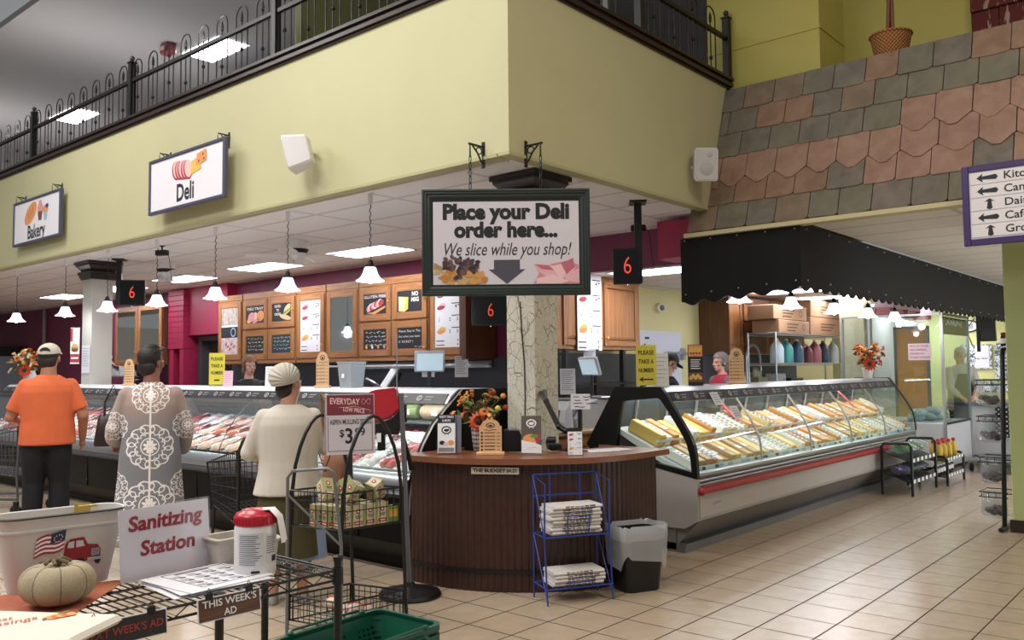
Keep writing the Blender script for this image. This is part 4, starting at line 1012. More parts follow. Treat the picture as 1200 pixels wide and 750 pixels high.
OAKD = oak_mat('dark_oak', '#553522', '#714a30')
BRASS = mat('brass', '#c9a24d', 0.3, 0.9)
BOARD = mat('chalkboard', '#1b1f24', 0.6); BOARDT = mat('chalkboard_teal', '#1d3a45', 0.6)
CHALK = mat('chalk', '#e8e6df', 0.8); CHALKG = mat('chalk_green', '#a9cf9a', 0.8)
MIRR = mat('mirror_glass', '#cfd6d2', 0.03, 1.0)
CARD = mat('price_card', '#eef0f5', 0.4)
def squig(b, x0, x1, y, h, m, seed=0, z=0.002, th=0.005):
    """a line of chalk-like handwriting: short strokes with gaps"""
    b.mat(m); r = random.Random(seed); x = x0
    while x < x1:
        wl = r.uniform(0.03, 0.09); n_ = max(2, int(wl / 0.014)); px, py = x, y
        for i in range(n_):
            nx = x + (i + 1) * wl / n_; ny = y + r.uniform(-h, h)
            d = Vector((nx - px, ny - py)); d = d.normalized() if d.length else Vector((1, 0)); q = Vector((-d.y, d.x)) * th * 0.5
            poly2(b, [(px + q.x, py + q.y), (px - q.x, py - q.y), (nx - q.x, ny - q.y), (nx + q.x, ny + q.y)], z)
            px, py = nx, ny
        x += wl + 0.03
def printed(b, kind, w_, h_):
    """picture or writing on a door panel; frame centred, x right, y up"""
    if kind == 'price':
        b.mat(CARD); rect2(b, -w_ / 2, w_ / 2, -h_ / 2, h_ / 2, 0.002)
        DK = mat('price_ink', '#30304a', 0.5)
        for i, (c1, c2) in enumerate(((PINK, REDP), (PALEP, REDP), (mat('knife_grey', '#8a8d92', 0.5), mat('knife_grey', '#8a8d92', 0.5)), (YEP, ORN))):
            y = h_ * (0.38 - 0.2 * i)
            if i != 2: b.mat(c1); ell2(b, -w_ * 0.25, y, w_ * 0.17, h_ * 0.055, 0.003, 0.3); b.mat(c2); ell2(b, -w_ * 0.27, y - h_ * 0.02, w_ * 0.15, h_ * 0.032, 0.0035, 0.15)
            else: b.mat(c1); poly2(b, [(-w_ * 0.36, y - 0.04), (-w_ * 0.33, y - 0.05), (-w_ * 0.33, y + 0.05)], 0.003)
            b.mat(DK); rect2(b, w_ * 0.12, w_ * 0.44, y + h_ * 0.035, y + h_ * 0.05, 0.003)
            if i < 2: b.text('$4\u00b9\u2079' if False else '4', h_ * 0.09, w_ * 0.28, y - h_ * 0.01, 0.003, bold=0.02); rect2(b, w_ * 0.35, w_ * 0.43, y + 0.0, y + h_ * 0.02, 0.003)
            else:
                b.text('2', h_ * 0.075, w_ * 0.06, y - h_ * 0.02, 0.003, bold=0.02); b.text('3', h_ * 0.075, w_ * 0.33, y - h_ * 0.02, 0.003, bold=0.02)
        b.mat(DK)
        for i in range(2): rect2(b, -w_ * 0.45, -w_ * 0.15, -h_ * (0.40 + 0.07 * i), -h_ * (0.385 + 0.07 * i), 0.003); b.text('4', h_ * 0.06, w_ * 0.34, -h_ * (0.385 + 0.07 * i), 0.003, bold=0.02)
        return
    if kind == 'mirror': b.mat(MIRR); rect2(b, -w_ / 2, w_ / 2, -h_ / 2, h_ / 2, 0.002); return
    b.mat(BOARDT if kind == 'chalk_teal' else BOARD); rect2(b, -w_ / 2, w_ / 2, -h_ / 2, h_ / 2, 0.002)
    r = random.Random(kind)
    if kind == 'deli_tray':
        b.mat(CHALK); b.text('DELI TRAY', h_ * 0.2, 0, h_ * 0.32, 0.003, bold=0.02, fit=w_ * 0.9)
        for c, x, y, a, e in ((PINK, -0.2, -0.15, 0.2, 0.26), (ORN, 0.3, -0.1, 0.2, 0.3), (PALEP, 0.02, -0.12, 0.14, 0.24), (YEP, -0.3, -0.32, 0.16, 0.14), (REDP, 0.28, -0.25, 0.12, 0.1), (PINK, 0.05, -0.36, 0.2, 0.1)):
            b.mat(c); ell2(b, x * w_, y * h_, a * w_, e * h_, 0.003 + a * 0.003, 0.3)
    elif kind == 'sliced':
        b.mat(CHALK)
        for i, s in enumerate(('SLICED', 'TO', 'ORDER')): b.text(s, h_ * 0.19, -w_ * 0.2, h_ * (0.34 - 0.22 * i), 0.003, bold=0.02)
        for c, x, y, a, e, q in ((mat('bread_tan', '#cfb489', 0.5), 0.3, 0.2, 0.2, 0.16, 0.6), (GRNP, 0.26, 0.02, 0.24, 0.07, 0.4), (YEP, 0.25, -0.06, 0.22, 0.06, 0.4), (mat('bread_tan', '#cfb489', 0.5), 0.2, -0.28, 0.3, 0.13, -0.2)):
            b.mat(c); ell2(b, x * w_, y * h_, a * w_, e * h_, 0.003 + a * 0.004, q)
    elif kind == 'gluten':
        b.mat(CHALK); b.text('GLUTEN FREE', h_ * 0.2, 0, h_ * 0.36, 0.003, bold=0.015, fit=w_ * 0.95)
        for i in range(9): b.mat((PINK, PALEP, REDP)[i % 3]); ell2(b, w_ * (-0.25 + 0.065 * i), h_ * (-0.2 + 0.03 * i + 0.05 * (i % 2)), w_ * 0.13, h_ * 0.15, 0.003 + i * 0.0003, 0.5)
        b.mat(ORN); poly2(b, [(-0.38 * w_, -0.42 * h_), (0.0, -0.5 * h_), (0.46 * w_, -0.2 * h_), (0.44 * w_, -0.12 * h_), (-0.1 * w_, -0.4 * h_)], 0.0065)
    elif kind == 'nomsg':
        b.mat(CHALK); b.text('NO', h_ * 0.27, w_ * 0.22, h_ * 0.33, 0.003, bold=0.03); b.text('MSG', h_ * 0.27, w_ * 0.22, h_ * 0.06, 0.003, bold=0.03)
        b.mat(YEP); poly2(b, [(-0.45 * w_, 0.25 * h_), (-0.05 * w_, 0.2 * h_), (-0.06 * w_, -0.36 * h_), (-0.2 * w_, -0.48 * h_), (-0.44 * w_, -0.44 * h_)], 0.003)
        b.mat(mat('cheese_light', '#f2e0a0', 0.5)); poly2(b, [(-0.45 * w_, 0.25 * h_), (-0.16 * w_, 0.16 * h_), (-0.2 * w_, -0.48 * h_), (-0.44 * w_, -0.44 * h_)], 0.0035)
    elif kind == 'ticket':
        b.mat(CHALK)
        for i, s in enumerate(('Please Stay in The', 'See when you have', 'A TICKET !')): b.text(s, h_ * 0.15, -w_ * 0.46, h_ * (0.33 - 0.25 * i), 0.003, 'LEFT', shear=0.15, fit=w_ * (0.88, 0.86, 0.6)[i])
        squig(b, w_ * 0.2, w_ * 0.42, -h_ * 0.4, 0.012, CHALK, 3, 0.003)
    elif kind.startswith('chalk'):
        c2 = CHALKG if kind != 'chalk_notes' else CHALK
        for i in range(4): squig(b, -w_ * 0.42 + 0.02 * (i % 2), w_ * 0.38, h_ * (0.34 - 0.2 * i), 0.016, c2 if i % 2 == 0 else CHALK, i + len(kind), 0.003, 0.007)
        if kind == 'chalk_notes':
            for i, c in enumerate((YEP, CHALK, ORN, PINK)): b.mat(c); ell2(b, w_ * (-0.38 + 0.26 * i), -h_ * 0.36, 0.022, 0.03, 0.003, 0.4)
    elif kind == 'photos':
        b.mat(mat('pic_sand', '#b0a9a0', 0.5, noise=0.35, nscale=16)); rect2(b, -w_ / 2, w_ / 2, h_ * 0.12, h_ / 2, 0.003)
        b.mat(mat('pic_band', '#d8ecf4', 0.4)); rect2(b, -w_ / 2, w_ / 2, h_ * 0.09, h_ * 0.13, 0.0035)
        b.mat(BLUP); ell2(b, w_ * 0.22, -0.02, 0.08, 0.08, 0.004); b.mat(BOARD); ell2(b, w_ * 0.22, -0.02, 0.06, 0.06, 0.0045)
        b.mat(mat('pic_rose', '#c9b6b9', 0.5, noise=0.35, nscale=14)); rect2(b, -w_ / 2, w_ / 2, -h_ / 2, -h_ * 0.14, 0.003)
        b.mat(REDP)
        for i in range(5): ell2(b, w_ * (-0.2 + 0.11 * i), -h_ * (0.28 + 0.05 * (i % 3)), 0.035, 0.02, 0.004, 0.5)
def cab_door(parent, F, w_, h_, kind, knob, rail=0.095, RH=None):
    """door frame of stiles and rails with a panel; F centred on the door face"""
    RH = RH or OAKH
    b = MB(OAK); b.M = F
    for s in (-1, 1): b.box((s * (w_ / 2 - rail / 2), 0, 0), (rail, h_, 0.022), 0.003)
    b.mat(RH)
    for s in (-1, 1): b.box((0, s * (h_ / 2 - rail / 2), 0), (w_ - 2 * rail, rail, 0.022), 0.002)
    d = b.build('door', parent, smooth=0)
    b = MB(OAK); b.M = F
    iw, ih = w_ - 2 * rail + 0.004, h_ - 2 * rail + 0.004
    if kind == 'raised':
        b.box((0, 0, -0.004), (iw, ih, 0.008))
        b.rings([[(sx * (iw / 2 - e), sy * (ih / 2 - e), z) for sx, sy in ((-1, -1), (1, -1), (1, 1), (-1, 1))] for e, z in ((0.0, 0.0), (0.012, 0.0), (0.045, 0.009), (0.05, 0.009))])
        b.build('panel', d, smooth=0)
    else:
        b.box((0, 0, -0.004), (iw, ih, 0.008)); b.M = F @ Tr(0, 0, 0.001); printed(b, kind, iw, ih)
        b.build('panel', d, smooth=0, label={'mirror': 'mirrored panel', 'price': 'white printed price list', 'photos': 'panel of food photographs'}.get(kind, 'chalkboard panel'))
    b = MB(BRASS)
    for (kx, ky) in knob: b.M = F @ Tr(kx * (w_ / 2 - 0.03), ky * h_, 0.011); b.lathe([(0.006, 0), (0.006, 0.012), (0.016, 0.02), (0.017, 0.028), (0.01, 0.035)], n=10)
    b.build('knob', d)
    return d
XC = 8.1
def left_cab(y0, y1, doors, label, split=None):
    """cabinet hung on the maroon wall; y0 > y1 (left to right); doors = list of (columns, rows of kinds)"""
    t = thing('wall_cabinet', label, 'cabinet', (8.3, (y0 + y1) / 2, 1.64), 0, 'oak cabinets over the meat counter')
    z0, z1 = 1.64, 2.83
    b = MB(OAK); b.Bx(XC + 0.012, 8.49, y1 + 0.002, y0 - 0.002, z0, z1, 0.003); b.mat(OAKH); b.Bx(XC + 0.002, XC + 0.012, y1 + 0.002, y0 - 0.002, z1 - 0.10, z1, 0.003); b.Bx(XC + 0.002, XC + 0.012, y1 + 0.002, y0 - 0.002, z0, z0 + 0.05, 0.003)
    b.build('body', t, world=True, smooth=0)
    n = len(doors)
    wd = (y0 - y1) / n
    for i, col in enumerate(doors):
        yc = y0 - (i + 0.5) * wd
        H = z1 - 0.11 - z0 - 0.055; hh = H / len(col)
        for j, kind in enumerate(col):
            zc = z1 - 0.11 - (j + 0.5) * hh
            F = frame((XC, yc, zc), (0, -1, 0), (0, 0, 1)); Fl = WM[t].inverted() @ F
            cab_door(t, Fl, wd - 0.045, hh - 0.03, kind, ((1, -0.3 if j or len(col) == 1 else 0.05),))
    return t
left_cab(13.80, 13.04, [['photos']], 'oak wall cabinet with pastry photo door, leftmost over the meat counter')
left_cab(13.02, 11.50, [['deli_tray', 'chalk'], ['sliced', 'chalk_teal']], 'oak wall cabinet with four small doors, one reading DELI TRAY')
left_cab(11.48, 10.73, [['price']], 'oak wall cabinet with tall white price list left of the mirrored door')
left_cab(10.71, 9.95, [['mirror']], 'oak wall cabinet with tall mirrored door left of the GLUTEN FREE board')
left_cab(9.93, 8.46, [['gluten', 'chalk_notes'], ['nomsg', 'ticket']], 'oak wall cabinet with four boards reading GLUTEN FREE and NO MSG')
left_cab(8.44, 7.70, [['price']], 'oak wall cabinet with tall white price list just left of the deli order sign')
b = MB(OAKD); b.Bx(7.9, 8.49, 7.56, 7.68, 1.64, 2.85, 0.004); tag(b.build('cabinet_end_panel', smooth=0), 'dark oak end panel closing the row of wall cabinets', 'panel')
b = MB(MAROON); b.Bx(8.45, 8.5, 6.6, 7.5, 1.66, 2.9); struct(b.build('wall_recess', smooth=0))
t = thing('mirror_cabinet', 'oak wall cabinet with two mirrored doors behind the lace-dressed woman', 'cabinet', (8.3, 16.8, 1.65))
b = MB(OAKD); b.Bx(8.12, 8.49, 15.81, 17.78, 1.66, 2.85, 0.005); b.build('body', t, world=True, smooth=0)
for k, yc in enumerate((17.29, 16.31)):
    F = WM[t].inverted() @ frame((8.105, yc, 2.25), (0, -1, 0), (0, 0, 1)); cab_door(t, F, 0.96, 1.16, 'mirror', ((1 if k == 0 else -1, -0.3),))
t = thing('round_emblem', 'round maroon wall emblem with white ring beside the mirrored cabinet', 'sign', (8.47, 18.42, 2.27))
F = frame((0, 0, 0), (0, -1, 0), (0, 0, 1))
b = MB(MAROON); b.M = F; b.lathe([(0.64, -0.02), (0.64, 0.0), (0.62, 0.004)], n=40); b.build('disc', t)
b = MB(mat('ring_white', '#ead6dc', 0.5)); b.M = F; b.lathe([(0.62, 0.004), (0.62, 0.012), (0.585, 0.012), (0.585, 0.004)], n=48, cap=False); b.build('ring', t)
b = MB(_mats['ring_white']); b.M = F
for k in range(9):
    a = PI * 0.8 + k * 0.2; squig(b, 0.5 * math.cos(a) - 0.03, 0.5 * math.cos(a) + 0.03, 0.5 * math.sin(a), 0.04, _mats['ring_white'], k, 0.006, 0.02)
b.build('lettering', t)
def right_cab(x0, x1, z0, z1, cols, label, yf=6.2, yb=6.6):
    t = thing('wall_cabinet', label, 'cabinet', ((x0 + x1) / 2, yf + 0.2, z0))
    b = MB(OAK); b.Bx(x0, x1, yf + 0.012, yb, z0, z1, 0.003); b.mat(OAKX); b.Bx(x0, x1, yf + 0.002, yf + 0.012, z1 - 0.06, z1); b.build('body', t, world=True, smooth=0)
    for (a, c, za, zb, kind, kn) in cols:
        F = WM[t].inverted() @ frame(((a + c) / 2, yf, (za + zb) / 2), (1, 0, 0), (0, 0, 1)); cab_door(t, F, c - a, zb - za, kind, ((kn, -0.38),), RH=OAKX, rail=0.07)
    return t
right_cab(8.0, 9.87, 1.74, 2.66, [(8.16, 8.95, 1.79, 2.60, 'raised', 1), (9.02, 9.80, 1.79, 2.60, 'raised', -1)], 'oak wall cabinet with two raised doors right of the crackled column')
def price_sheet(loc, right, w_, h_, label):
    b = MB(CARD); b.M = frame(loc, right, (0, 0, 1)); printed(b, 'price', w_, h_); b.box((0, 0, 0), (w_, h_, 0.002))
    return tag(b.build('price_list', smooth=0), label, 'price list')
price_sheet((8.66, 6.170, 2.20), (1, 0, 0), 0.52, 0.95, 'tall white price list taped to the oak door right of the column')
t = right_cab(12.30, 14.0, 1.72, 2.64, [(12.36, 12.92, 1.77, 2.6, 'raised', 1)], 'oak cabinet block with tall door and two short doors above an opening', 6.2, 6.62)
for k, (a, c) in enumerate(((12.98, 13.34), (13.38, 13.74))):
    F = WM[t].inverted() @ frame(((a + c) / 2, 6.19, 2.43), (1, 0, 0), (0, 0, 1)); cab_door(t, F, c - a, 0.34, 'raised', ((1 - 2 * k, -0.3),), RH=OAKX, rail=0.06)
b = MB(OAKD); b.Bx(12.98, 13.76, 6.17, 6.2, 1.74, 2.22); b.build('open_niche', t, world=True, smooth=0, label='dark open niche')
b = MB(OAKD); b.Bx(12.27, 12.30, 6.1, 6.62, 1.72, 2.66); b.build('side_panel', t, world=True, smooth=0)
right_cab(14.05, 15.5, 1.75, 2.65, [(14.1, 14.75, 1.8, 2.6, 'raised', -1), (14.8, 15.45, 1.8, 2.6, 'raised', 1)], 'oak wall cabinet with two doors behind the stacked cardboard boxes')
b = MB(mat('grey_panel', '#4a4e57', 0.5)); b.Bx(12.0, 16.0, 6.58, 6.62, 0.9, 1.72); struct(b.build('wall_splash_right', smooth=0))
t = thing('cooler_door', 'pale white walk-in cooler door with lever handle in the yellow wall', 'door', (11.0, 6.6, 0)); t['kind'] = 'structure'
del t['category']; t.name = 'door_2'
b = MB(mat('door_white', '#d5dcec', 0.4)); b.Bx(10.42, 11.6, 6.56, 6.62, 0.0, 2.04, 0.006); b.build('leaf', t, world=True, smooth=0)
b = MB(STEEL); b.Bx(11.38, 11.58, 6.53, 6.56, 1.70, 1.74); b.bar((11.42, 6.52, 1.72), (11.42, 6.44, 1.72), 0.02); b.bar((11.60, 6.44, 1.72), (11.36, 6.44, 1.71), 0.018); b.Bx(11.55, 11.62, 6.5, 6.56, 1.62, 1.80, 0.004); b.build('handle', t, world=True)
b = MB(BLACK); b.Bx(10.56, 10.66, 6.55, 6.56, 1.92, 1.95); b.Bx(10.53, 10.56, 6.55, 6.56, 1.35, 1.85); b.build('door_hardware', t, world=True, smooth=0)
p = hy(774, 361, 6.6)
t = thing('emergency_light', 'small oval emergency light on the yellow wall above the white door', 'wall light', (p.x, 6.62, p.z))
b = MB(mat('fitting_cream', '#d8d5b8', 0.4)); b.M = frame((0, 0, 0), (1, 0, 0), (0, 0, 1)); b.lathe([(0.14, 0), (0.135, 0.05), (0.1, 0.06)], n=24, sy=0.55); b.build('housing', t)
b = MB(mat('fitting_black', '#2a2a26', 0.4)); b.M = frame((-0.02, -0.06, 0), (1, 0, 0), (0, 0, 1)); b.lathe([(0.06, 0), (0.055, 0.012), (0.03, 0.014)], n=18, sy=0.7); b.build('lens', t)
p = hy(746, 428, 6.55)
b = MB(BLACK); b.lathe([(0.02, -0.12), (0.03, -0.08), (0.02, 0.1), (0.008, 0.14)], (p.x, 6.58, p.z), 8); tag(b.build('wall_hook', smooth=60), 'thin black handset hanging on the yellow wall left of the cooler door', 'handset')
t = thing('work_counter', 'oak work counter with pale top behind the kiosk and right of the column', 'counter', (7.1, 5.6, 0))
b = MB(OAK); b.Bx(6.45, 8.2, 5.25, 5.85, 0.0, 0.83); b.build('body', t, world=True, smooth=0)
b = MB(mat('counter_laminate', '#b79a74', 0.4)); b.Bx(6.4, 8.25, 5.2, 5.9, 0.83, 0.87, 0.008); b.build('worktop', t, world=True, smooth=0)
for k in range(3):
    F = WM[t].inverted() @ frame((6.75 + k * 0.58, 5.245, 0.44), (1, 0, 0), (0, 0, 1)); cab_door(t, F, 0.54, 0.72, 'raised', ((1, 0.38),), RH=OAKX)
t = thing('back_counter', 'long steel-topped prep counter under the oak cabinets', 'counter', (8.1, 10.5, 0))
b = MB(mat('counter_dark', '#3b3d44', 0.5)); b.Bx(7.75, 8.43, 7.6, 13.85, 0.0, 0.9); b.build('body', t, world=True, smooth=0)
b = MB(STEEL); b.Bx(7.7, 8.43, 7.58, 13.87, 0.9, 0.94); b.build('worktop', t, world=True, smooth=0)
t = thing('wall_shelf', 'long pale steel shelf under the oak cabinets with the price lists', 'shelf', (8.2, 9.1, 1.56))
b = MB(mat('shelf_steel_white', '#d6dadf', 0.35)); b.Bx(8.05, 8.43, 7.6, 10.6, 1.56, 1.585); b.Bx(8.38, 8.43, 7.6, 10.6, 1.53, 1.62); b.build('board', t, world=True, smooth=0)
t = thing('right_prep_counter', 'prep counter behind the cheese case under the cardboard boxes', 'counter', (13.5, 6.2, 0))
b = MB(mat('counter_dark', '#3b3d44', 0.5)); b.Bx(12.0, 16.0, 6.02, 6.55, 0.0, 0.9); b.build('body', t, world=True, smooth=0)
b = MB(STEEL); b.Bx(11.98, 16.02, 6.0, 6.56, 0.9, 0.94); b.build('worktop', t, world=True, smooth=0)
def deli_scale(loc, rz, label, sc=1.0):
    t = thing('deli_scale', label, 'scale', loc, rz, 'deli scales')
    LG = mat('scale_grey', '#b9bcc2', 0.4); DG = mat('scale_dark', '#2c2e34', 0.4)
    b = MB(LG)
    rs = []
    for (x, w_, z) in ((-0.30, 0.2, 0.0), (-0.32, 0.22, 0.1), (-0.22, 0.22, 0.22), (0.0, 0.22, 0.30), (0.2, 0.2, 0.30), (0.30, 0.18, 0.2), (0.32, 0.18, 0.0)): rs.append([(x, -w_, 0), (x, w_, 0), (x, w_ * 0.95, max(z, 0.01)), (x, -w_ * 0.95, max(z, 0.01))])
    b.rings(rs); b.build('body', t, smooth=30)
    b = MB(DG); b.M = Tr(-0.27, 0, 0.165) @ Ry(-0.9); b.box((0, 0, 0), (0.14, 0.3, 0.01), 0.004); b.build('keypad', t, smooth=0)
    b = MB(STEEL); b.Bx(0.02, 0.34, -0.24, 0.24, 0.31, 0.325, 0.004); b.build('platter', t, smooth=0)
    b = MB(DG); b.bar((0.25, 0.15, 0.3), (0.25, 0.15, 0.62), 0.02, 8); b.build('display_post', t)
    b = MB(LG); b.M = Tr(0.22, 0.15, 0.66) @ Ry(-0.35); b.box((0, 0, 0), (0.05, 0.3, 0.22), 0.012); d = b.build('display', t, smooth=0)
    b = MB(mat('display_glow', '#c6dbe4', 0.3, emit='#b9d6e4', estr=0.5)); b.M = Tr(0.22, 0.15, 0.66) @ Ry(-0.35); b.box((-0.027, 0, 0.0), (0.003, 0.26, 0.18)); b.build('display_screen', d, smooth=0)
    b = MB(DG); b.tube([(0.3, -0.1, 0.25), (0.36, -0.15, 0.1), (0.4, -0.05, 0.05), (0.3, 0.05, 0.03)], 0.008, 6); b.build('cable', t)
    return t
deli_scale((7.0, 5.5, 0.87), 0.45, 'grey deli scale with tilted display on the oak work counter right of the column')
deli_scale((7.75, 5.6, 0.87), -0.2, 'second grey deli scale, partly behind the black case end frame')
deli_scale((5.95, 5.95, 0.93), 0.9, 'grey deli scale behind the orange flowers and left of the column')
b = MB(STEEL); b.Bx(5.55, 6.3, 5.55, 6.35, 0.9, 0.93)
for (x, y) in ((5.6, 5.6), (6.25, 5.6), (5.6, 6.3), (6.25, 6.3)): b.bar((x, y, 0), (x, y, 0.9), 0.02)
t = thing('steel_table', 'small steel table under the scale behind the orange flowers', 'table', (5.92, 5.95, 0)); b.build('frame', t, world=True)
t = thing('black_shelf_rack', 'black open shelf rack under the oak cabinet right of the column', 'rack', (8.9, 6.2, 0))
for k, x in enumerate((8.1, 8.72, 9.32, 9.8)):
    b = MB(BLACK); b.Bx(x - 0.03, x + 0.03, 6.1, 6.16, 0, 1.74); b.build('post', t, world=True, smooth=0)
for z in (0.4, 0.86, 1.3):
    b = MB(BLACK); b.Bx(8.08, 9.82, 6.08, 6.45, z, z + 0.025); b.build('shelf', t, world=True, smooth=0)
def hang_paper(p, right, w_, h_, label, lean=0.12):
    b = MB(mat('list_paper', '#e4e5ea', 0.6)); R_ = Vector(right); n_ = R_.cross(Vector((0, 0, 1)))
    b.M = frame(p, right, Vector((0, 0, 1)) + R_ * lean)
    k = 6; rows = [[(sx * w_ / 2, -h_ * i / k, 0.03 * math.sin(i / k * 2.2) * (i / k)) for sx in (-1, 1)] for i in range(k + 1)]
    for a, c in zip(rows, rows[1:]): b.quad(a[0], c[0], c[1], a[1])
    b.mat(mat('notice_ink', '#8d8d98', 0.6))
    for i in range(10):
        y = -h_ * (0.1 + 0.08 * i); f_ = -y / h_
        rect2(b, -w_ * 0.4, w_ * (0.38 - 0.1 * (i % 3)), y - h_ * 0.012, y + h_ * 0.012, 0.03 * math.sin(f_ * 2.2) * f_ + 0.003)
    return tag(b.build('hanging_list', smooth=0, solid=0.001), label, 'paper', 'lists hung behind the counter')
CS = Vector((0.6514, -0.7587, 0))
p = hx(502, 421, 8.0); hang_paper((p.x, p.y, 1.68), CS, 0.17, 0.27, 'white list hanging from the oak cabinets, left one near the deli order sign')
p = hx(544, 420, 7.95); hang_paper((7.9, p.y, 1.68), CS, 0.17, 0.27, 'white list hanging from the oak cabinets, right one nearest the column')
p = hy(690, 408, 6.17); hang_paper((p.x, 6.16, 1.74), CS, 0.15, 0.27, 'white list hanging under the oak cabinet right of the column', -0.1)
p = hy(661, 432, 6.1); hang_paper((p.x, 6.05, p.z), CS, 0.18, 0.3, 'pale list clipped to the black shelf rack beside the column', 0)
def tub(loc, label):
    t = thing('clear_tub', label, 'tub', loc)
    b = MB(glassmat('clear_plastic', '#d5dde4', 0.15, 0.1, 0.25)); b.rings([[(sx * r, sy * r, z) for sx, sy in ((-1, -0.85), (-0.85, -1), (0.85, -1), (1, -0.85), (1, 0.85), (0.85, 1), (-0.85, 1), (-1, 0.85))] for r, z in ((0.08, 0), (0.1, 0.24), (0.108, 0.245), (0.1, 0.25), (0.075, 0.01))]); b.build('walls', t, smooth=30)
    b = MB(CARD); b.M = frame((-0.1, 0, 0.12), (0, -1, 0), (0, 0, 1)); rect2(b, -0.02, 0.02, -0.02, 0.02); b.build('sticker', t, smooth=0)
p = hx(412, 449, 5.1); tub((5.1, p.y, 1.336), 'clear plastic tub on the meat case top below the mirrored cabinet door')
t = thing('plastic_bags', 'crumpled white and blue plastic bags on the meat case top beside the clear tub', 'bags', (5.15, 7.62, 1.336))
rr = random.Random(2)
for k, c in enumerate((mat('bag_white', '#dfe2e8', 0.4), mat('bag_blue', '#3f63b0', 0.4), mat('bag_white', '#dfe2e8', 0.4))):
    b = MB(c); b.ell((0.0, -0.09 * k, 0.05), (0.09, 0.10, 0.05), 10, 6)
    for v in b.bm.verts: v.co += Vector((rr.uniform(-1, 1), rr.uniform(-1, 1), 0)) * 0.02
    b.build('bag', t)
t = thing('slicer', 'grey and steel food slicer standing on the prep counter behind the bags', 'slicer', (7.95, 9.3, 0.94), 0.4)
b = MB(STEELD); b.box((0, 0, 0.1), (0.4, 0.35, 0.2), 0.03, 2); b.build('base', t)
b = MB(STEEL); b.M = Tr(0, 0.05, 0.36) @ Rx(0.5) @ Ry(0.35); b.lathe([(0.02, -0.02), (0.17, -0.012), (0.175, 0.0), (0.17, 0.012), (0.02, 0.02)], n=24); b.build('blade', t)
b = MB(CWHITE); b.M = Tr(0.0, -0.16, 0.46) @ Rx(0.4) @ Ry(0.5); b.box((0, 0, 0), (0.05, 0.1, 0.42), 0.01); b.build('food_chute', t, smooth=0)
b = MB(BLACK); b.bar((0.05, -0.2, 0.3), (0.18, -0.25, 0.52), 0.02, 8); b.build('handle', t)
for k in range(5):
    p = Vector((8.0, 15.92 + k * 0.11, 0.94))
    b = MB(mat('spice_jar', '#c9c5bd', 0.4)); b.lathe([(0.04, 0), (0.045, 0.02), (0.045, 0.15), (0.03, 0.17)], (8.0, p.y, 0.94), 10); b.mat(BLACK); b.lathe([(0.035, 0.17), (0.035, 0.2)], (8.0, p.y, 0.94), 10); b.mat(CARD); b.lathe([(0.0462, 0.05), (0.0462, 0.12)], (8.0, p.y, 0.94), 10, False)
    tag(b.build('spice_jar', smooth=50), 'small pale jar with black lid on the counter behind the lace-dressed woman', 'jar', 'jars under the mirrored cabinet')
t = thing('side_counter', 'dark counter below the mirrored oak cabinet', 'counter', (8.1, 16.4, 0))
b = MB(mat('counter_dark', '#3b3d44', 0.5)); b.Bx(7.75, 8.43, 15.85, 16.9, 0.0, 0.9); b.build('body', t, world=True, smooth=0)
b = MB(STEELD); b.Bx(7.7, 8.43, 15.83, 16.92, 0.9, 0.94); b.build('worktop', t, world=True, smooth=0)
t = thing('coffee_machine', 'black appliance below the left mirrored door', 'appliance', (8.05, 16.6, 0.94))
b = MB(BLACK); b.box((0, 0, 0.22), (0.3, 0.42, 0.44), 0.02); b.build('body', t, smooth=0)
b = MB(CWHITE); b.box((-0.16, 0, 0.12), (0.03, 0.2, 0.1), 0.005); b.build('drip_tray', t, smooth=0)
t = thing('grey_cooler', 'tall grey reach-in cooler against the maroon wall at the far left', 'cooler', (8.0, 25.0, 0))
b = MB(mat('cooler_grey', '#8f9aa6', 0.4)); b.Bx(7.6, 8.48, 23.5, 27.0, 0.0, 1.95, 0.01); b.build('body', t, world=True, smooth=0)
b = MB(BLACK); b.Bx(7.58, 8.48, 23.5, 27.0, 1.95, 2.2); b.build('hood', t, world=True, smooth=0)
for k in range(2):
    b = MB(mat('cooler_door', '#a9b4c0', 0.4)); b.Bx(7.56, 7.6, 23.6 + k * 1.7, 25.2 + k * 1.7, 0.1, 1.85, 0.008); b.bar((7.53, 23.75 + k * 1.7, 0.9), (7.53, 23.75 + k * 1.7, 1.4), 0.02); b.build('door', t, world=True, smooth=0)
b = MB(mat('pipe_mauve', '#8f7f90', 0.4)); b.bar((8.43, 22.3, 1.0), (8.43, 22.3, 3.08), 0.04, 10); b.bar((8.43, 22.3, 1.9), (8.43, 24.0, 1.9), 0.03, 8); tag(b.build('wall_pipe', smooth=60), 'mauve pipe running down the maroon wall behind the orange-shirted man', 'pipe')
t = thing('pan_rack', 'dark wall rack holding pale cups and pans behind the orange-shirted man', 'rack', (8.2, 17.6, 0.0))
b = MB(mat('counter_dark', '#3b3d44', 0.5)); b.Bx(7.9, 8.48, 16.95, 18.3, 0, 1.0); b.build('cabinet', t, world=True, smooth=0)
b = MB(STEELD); b.Bx(7.9, 8.48, 16.95, 18.3, 1.42, 1.45); b.Bx(7.9, 7.93, 16.95, 16.98, 1.0, 1.42); b.Bx(7.9, 7.93, 18.27, 18.3, 1.0, 1.42); b.build('shelf', t, world=True, smooth=0)
for k in range(6):
    y = 17.05 + k * 0.22; h = 0.1 + 0.05 * (k % 3)
    b = MB(mat('cup_pale', '#cfd2d4', 0.4)); b.lathe([(0.07, 0), (0.09, h), (0.075, h), (0.06, 0.012)], (8.15, y, 1.45), 12)
    tag(b.build('stacked_cup', smooth=50), 'pale cup stack on the rack behind the orange-shirted man', 'cup', 'cups on the pan rack')
t = thing('burger_poster', 'narrow white and red price poster hanging beside the left square column', 'poster', (5.25, 12.78, 1.9))
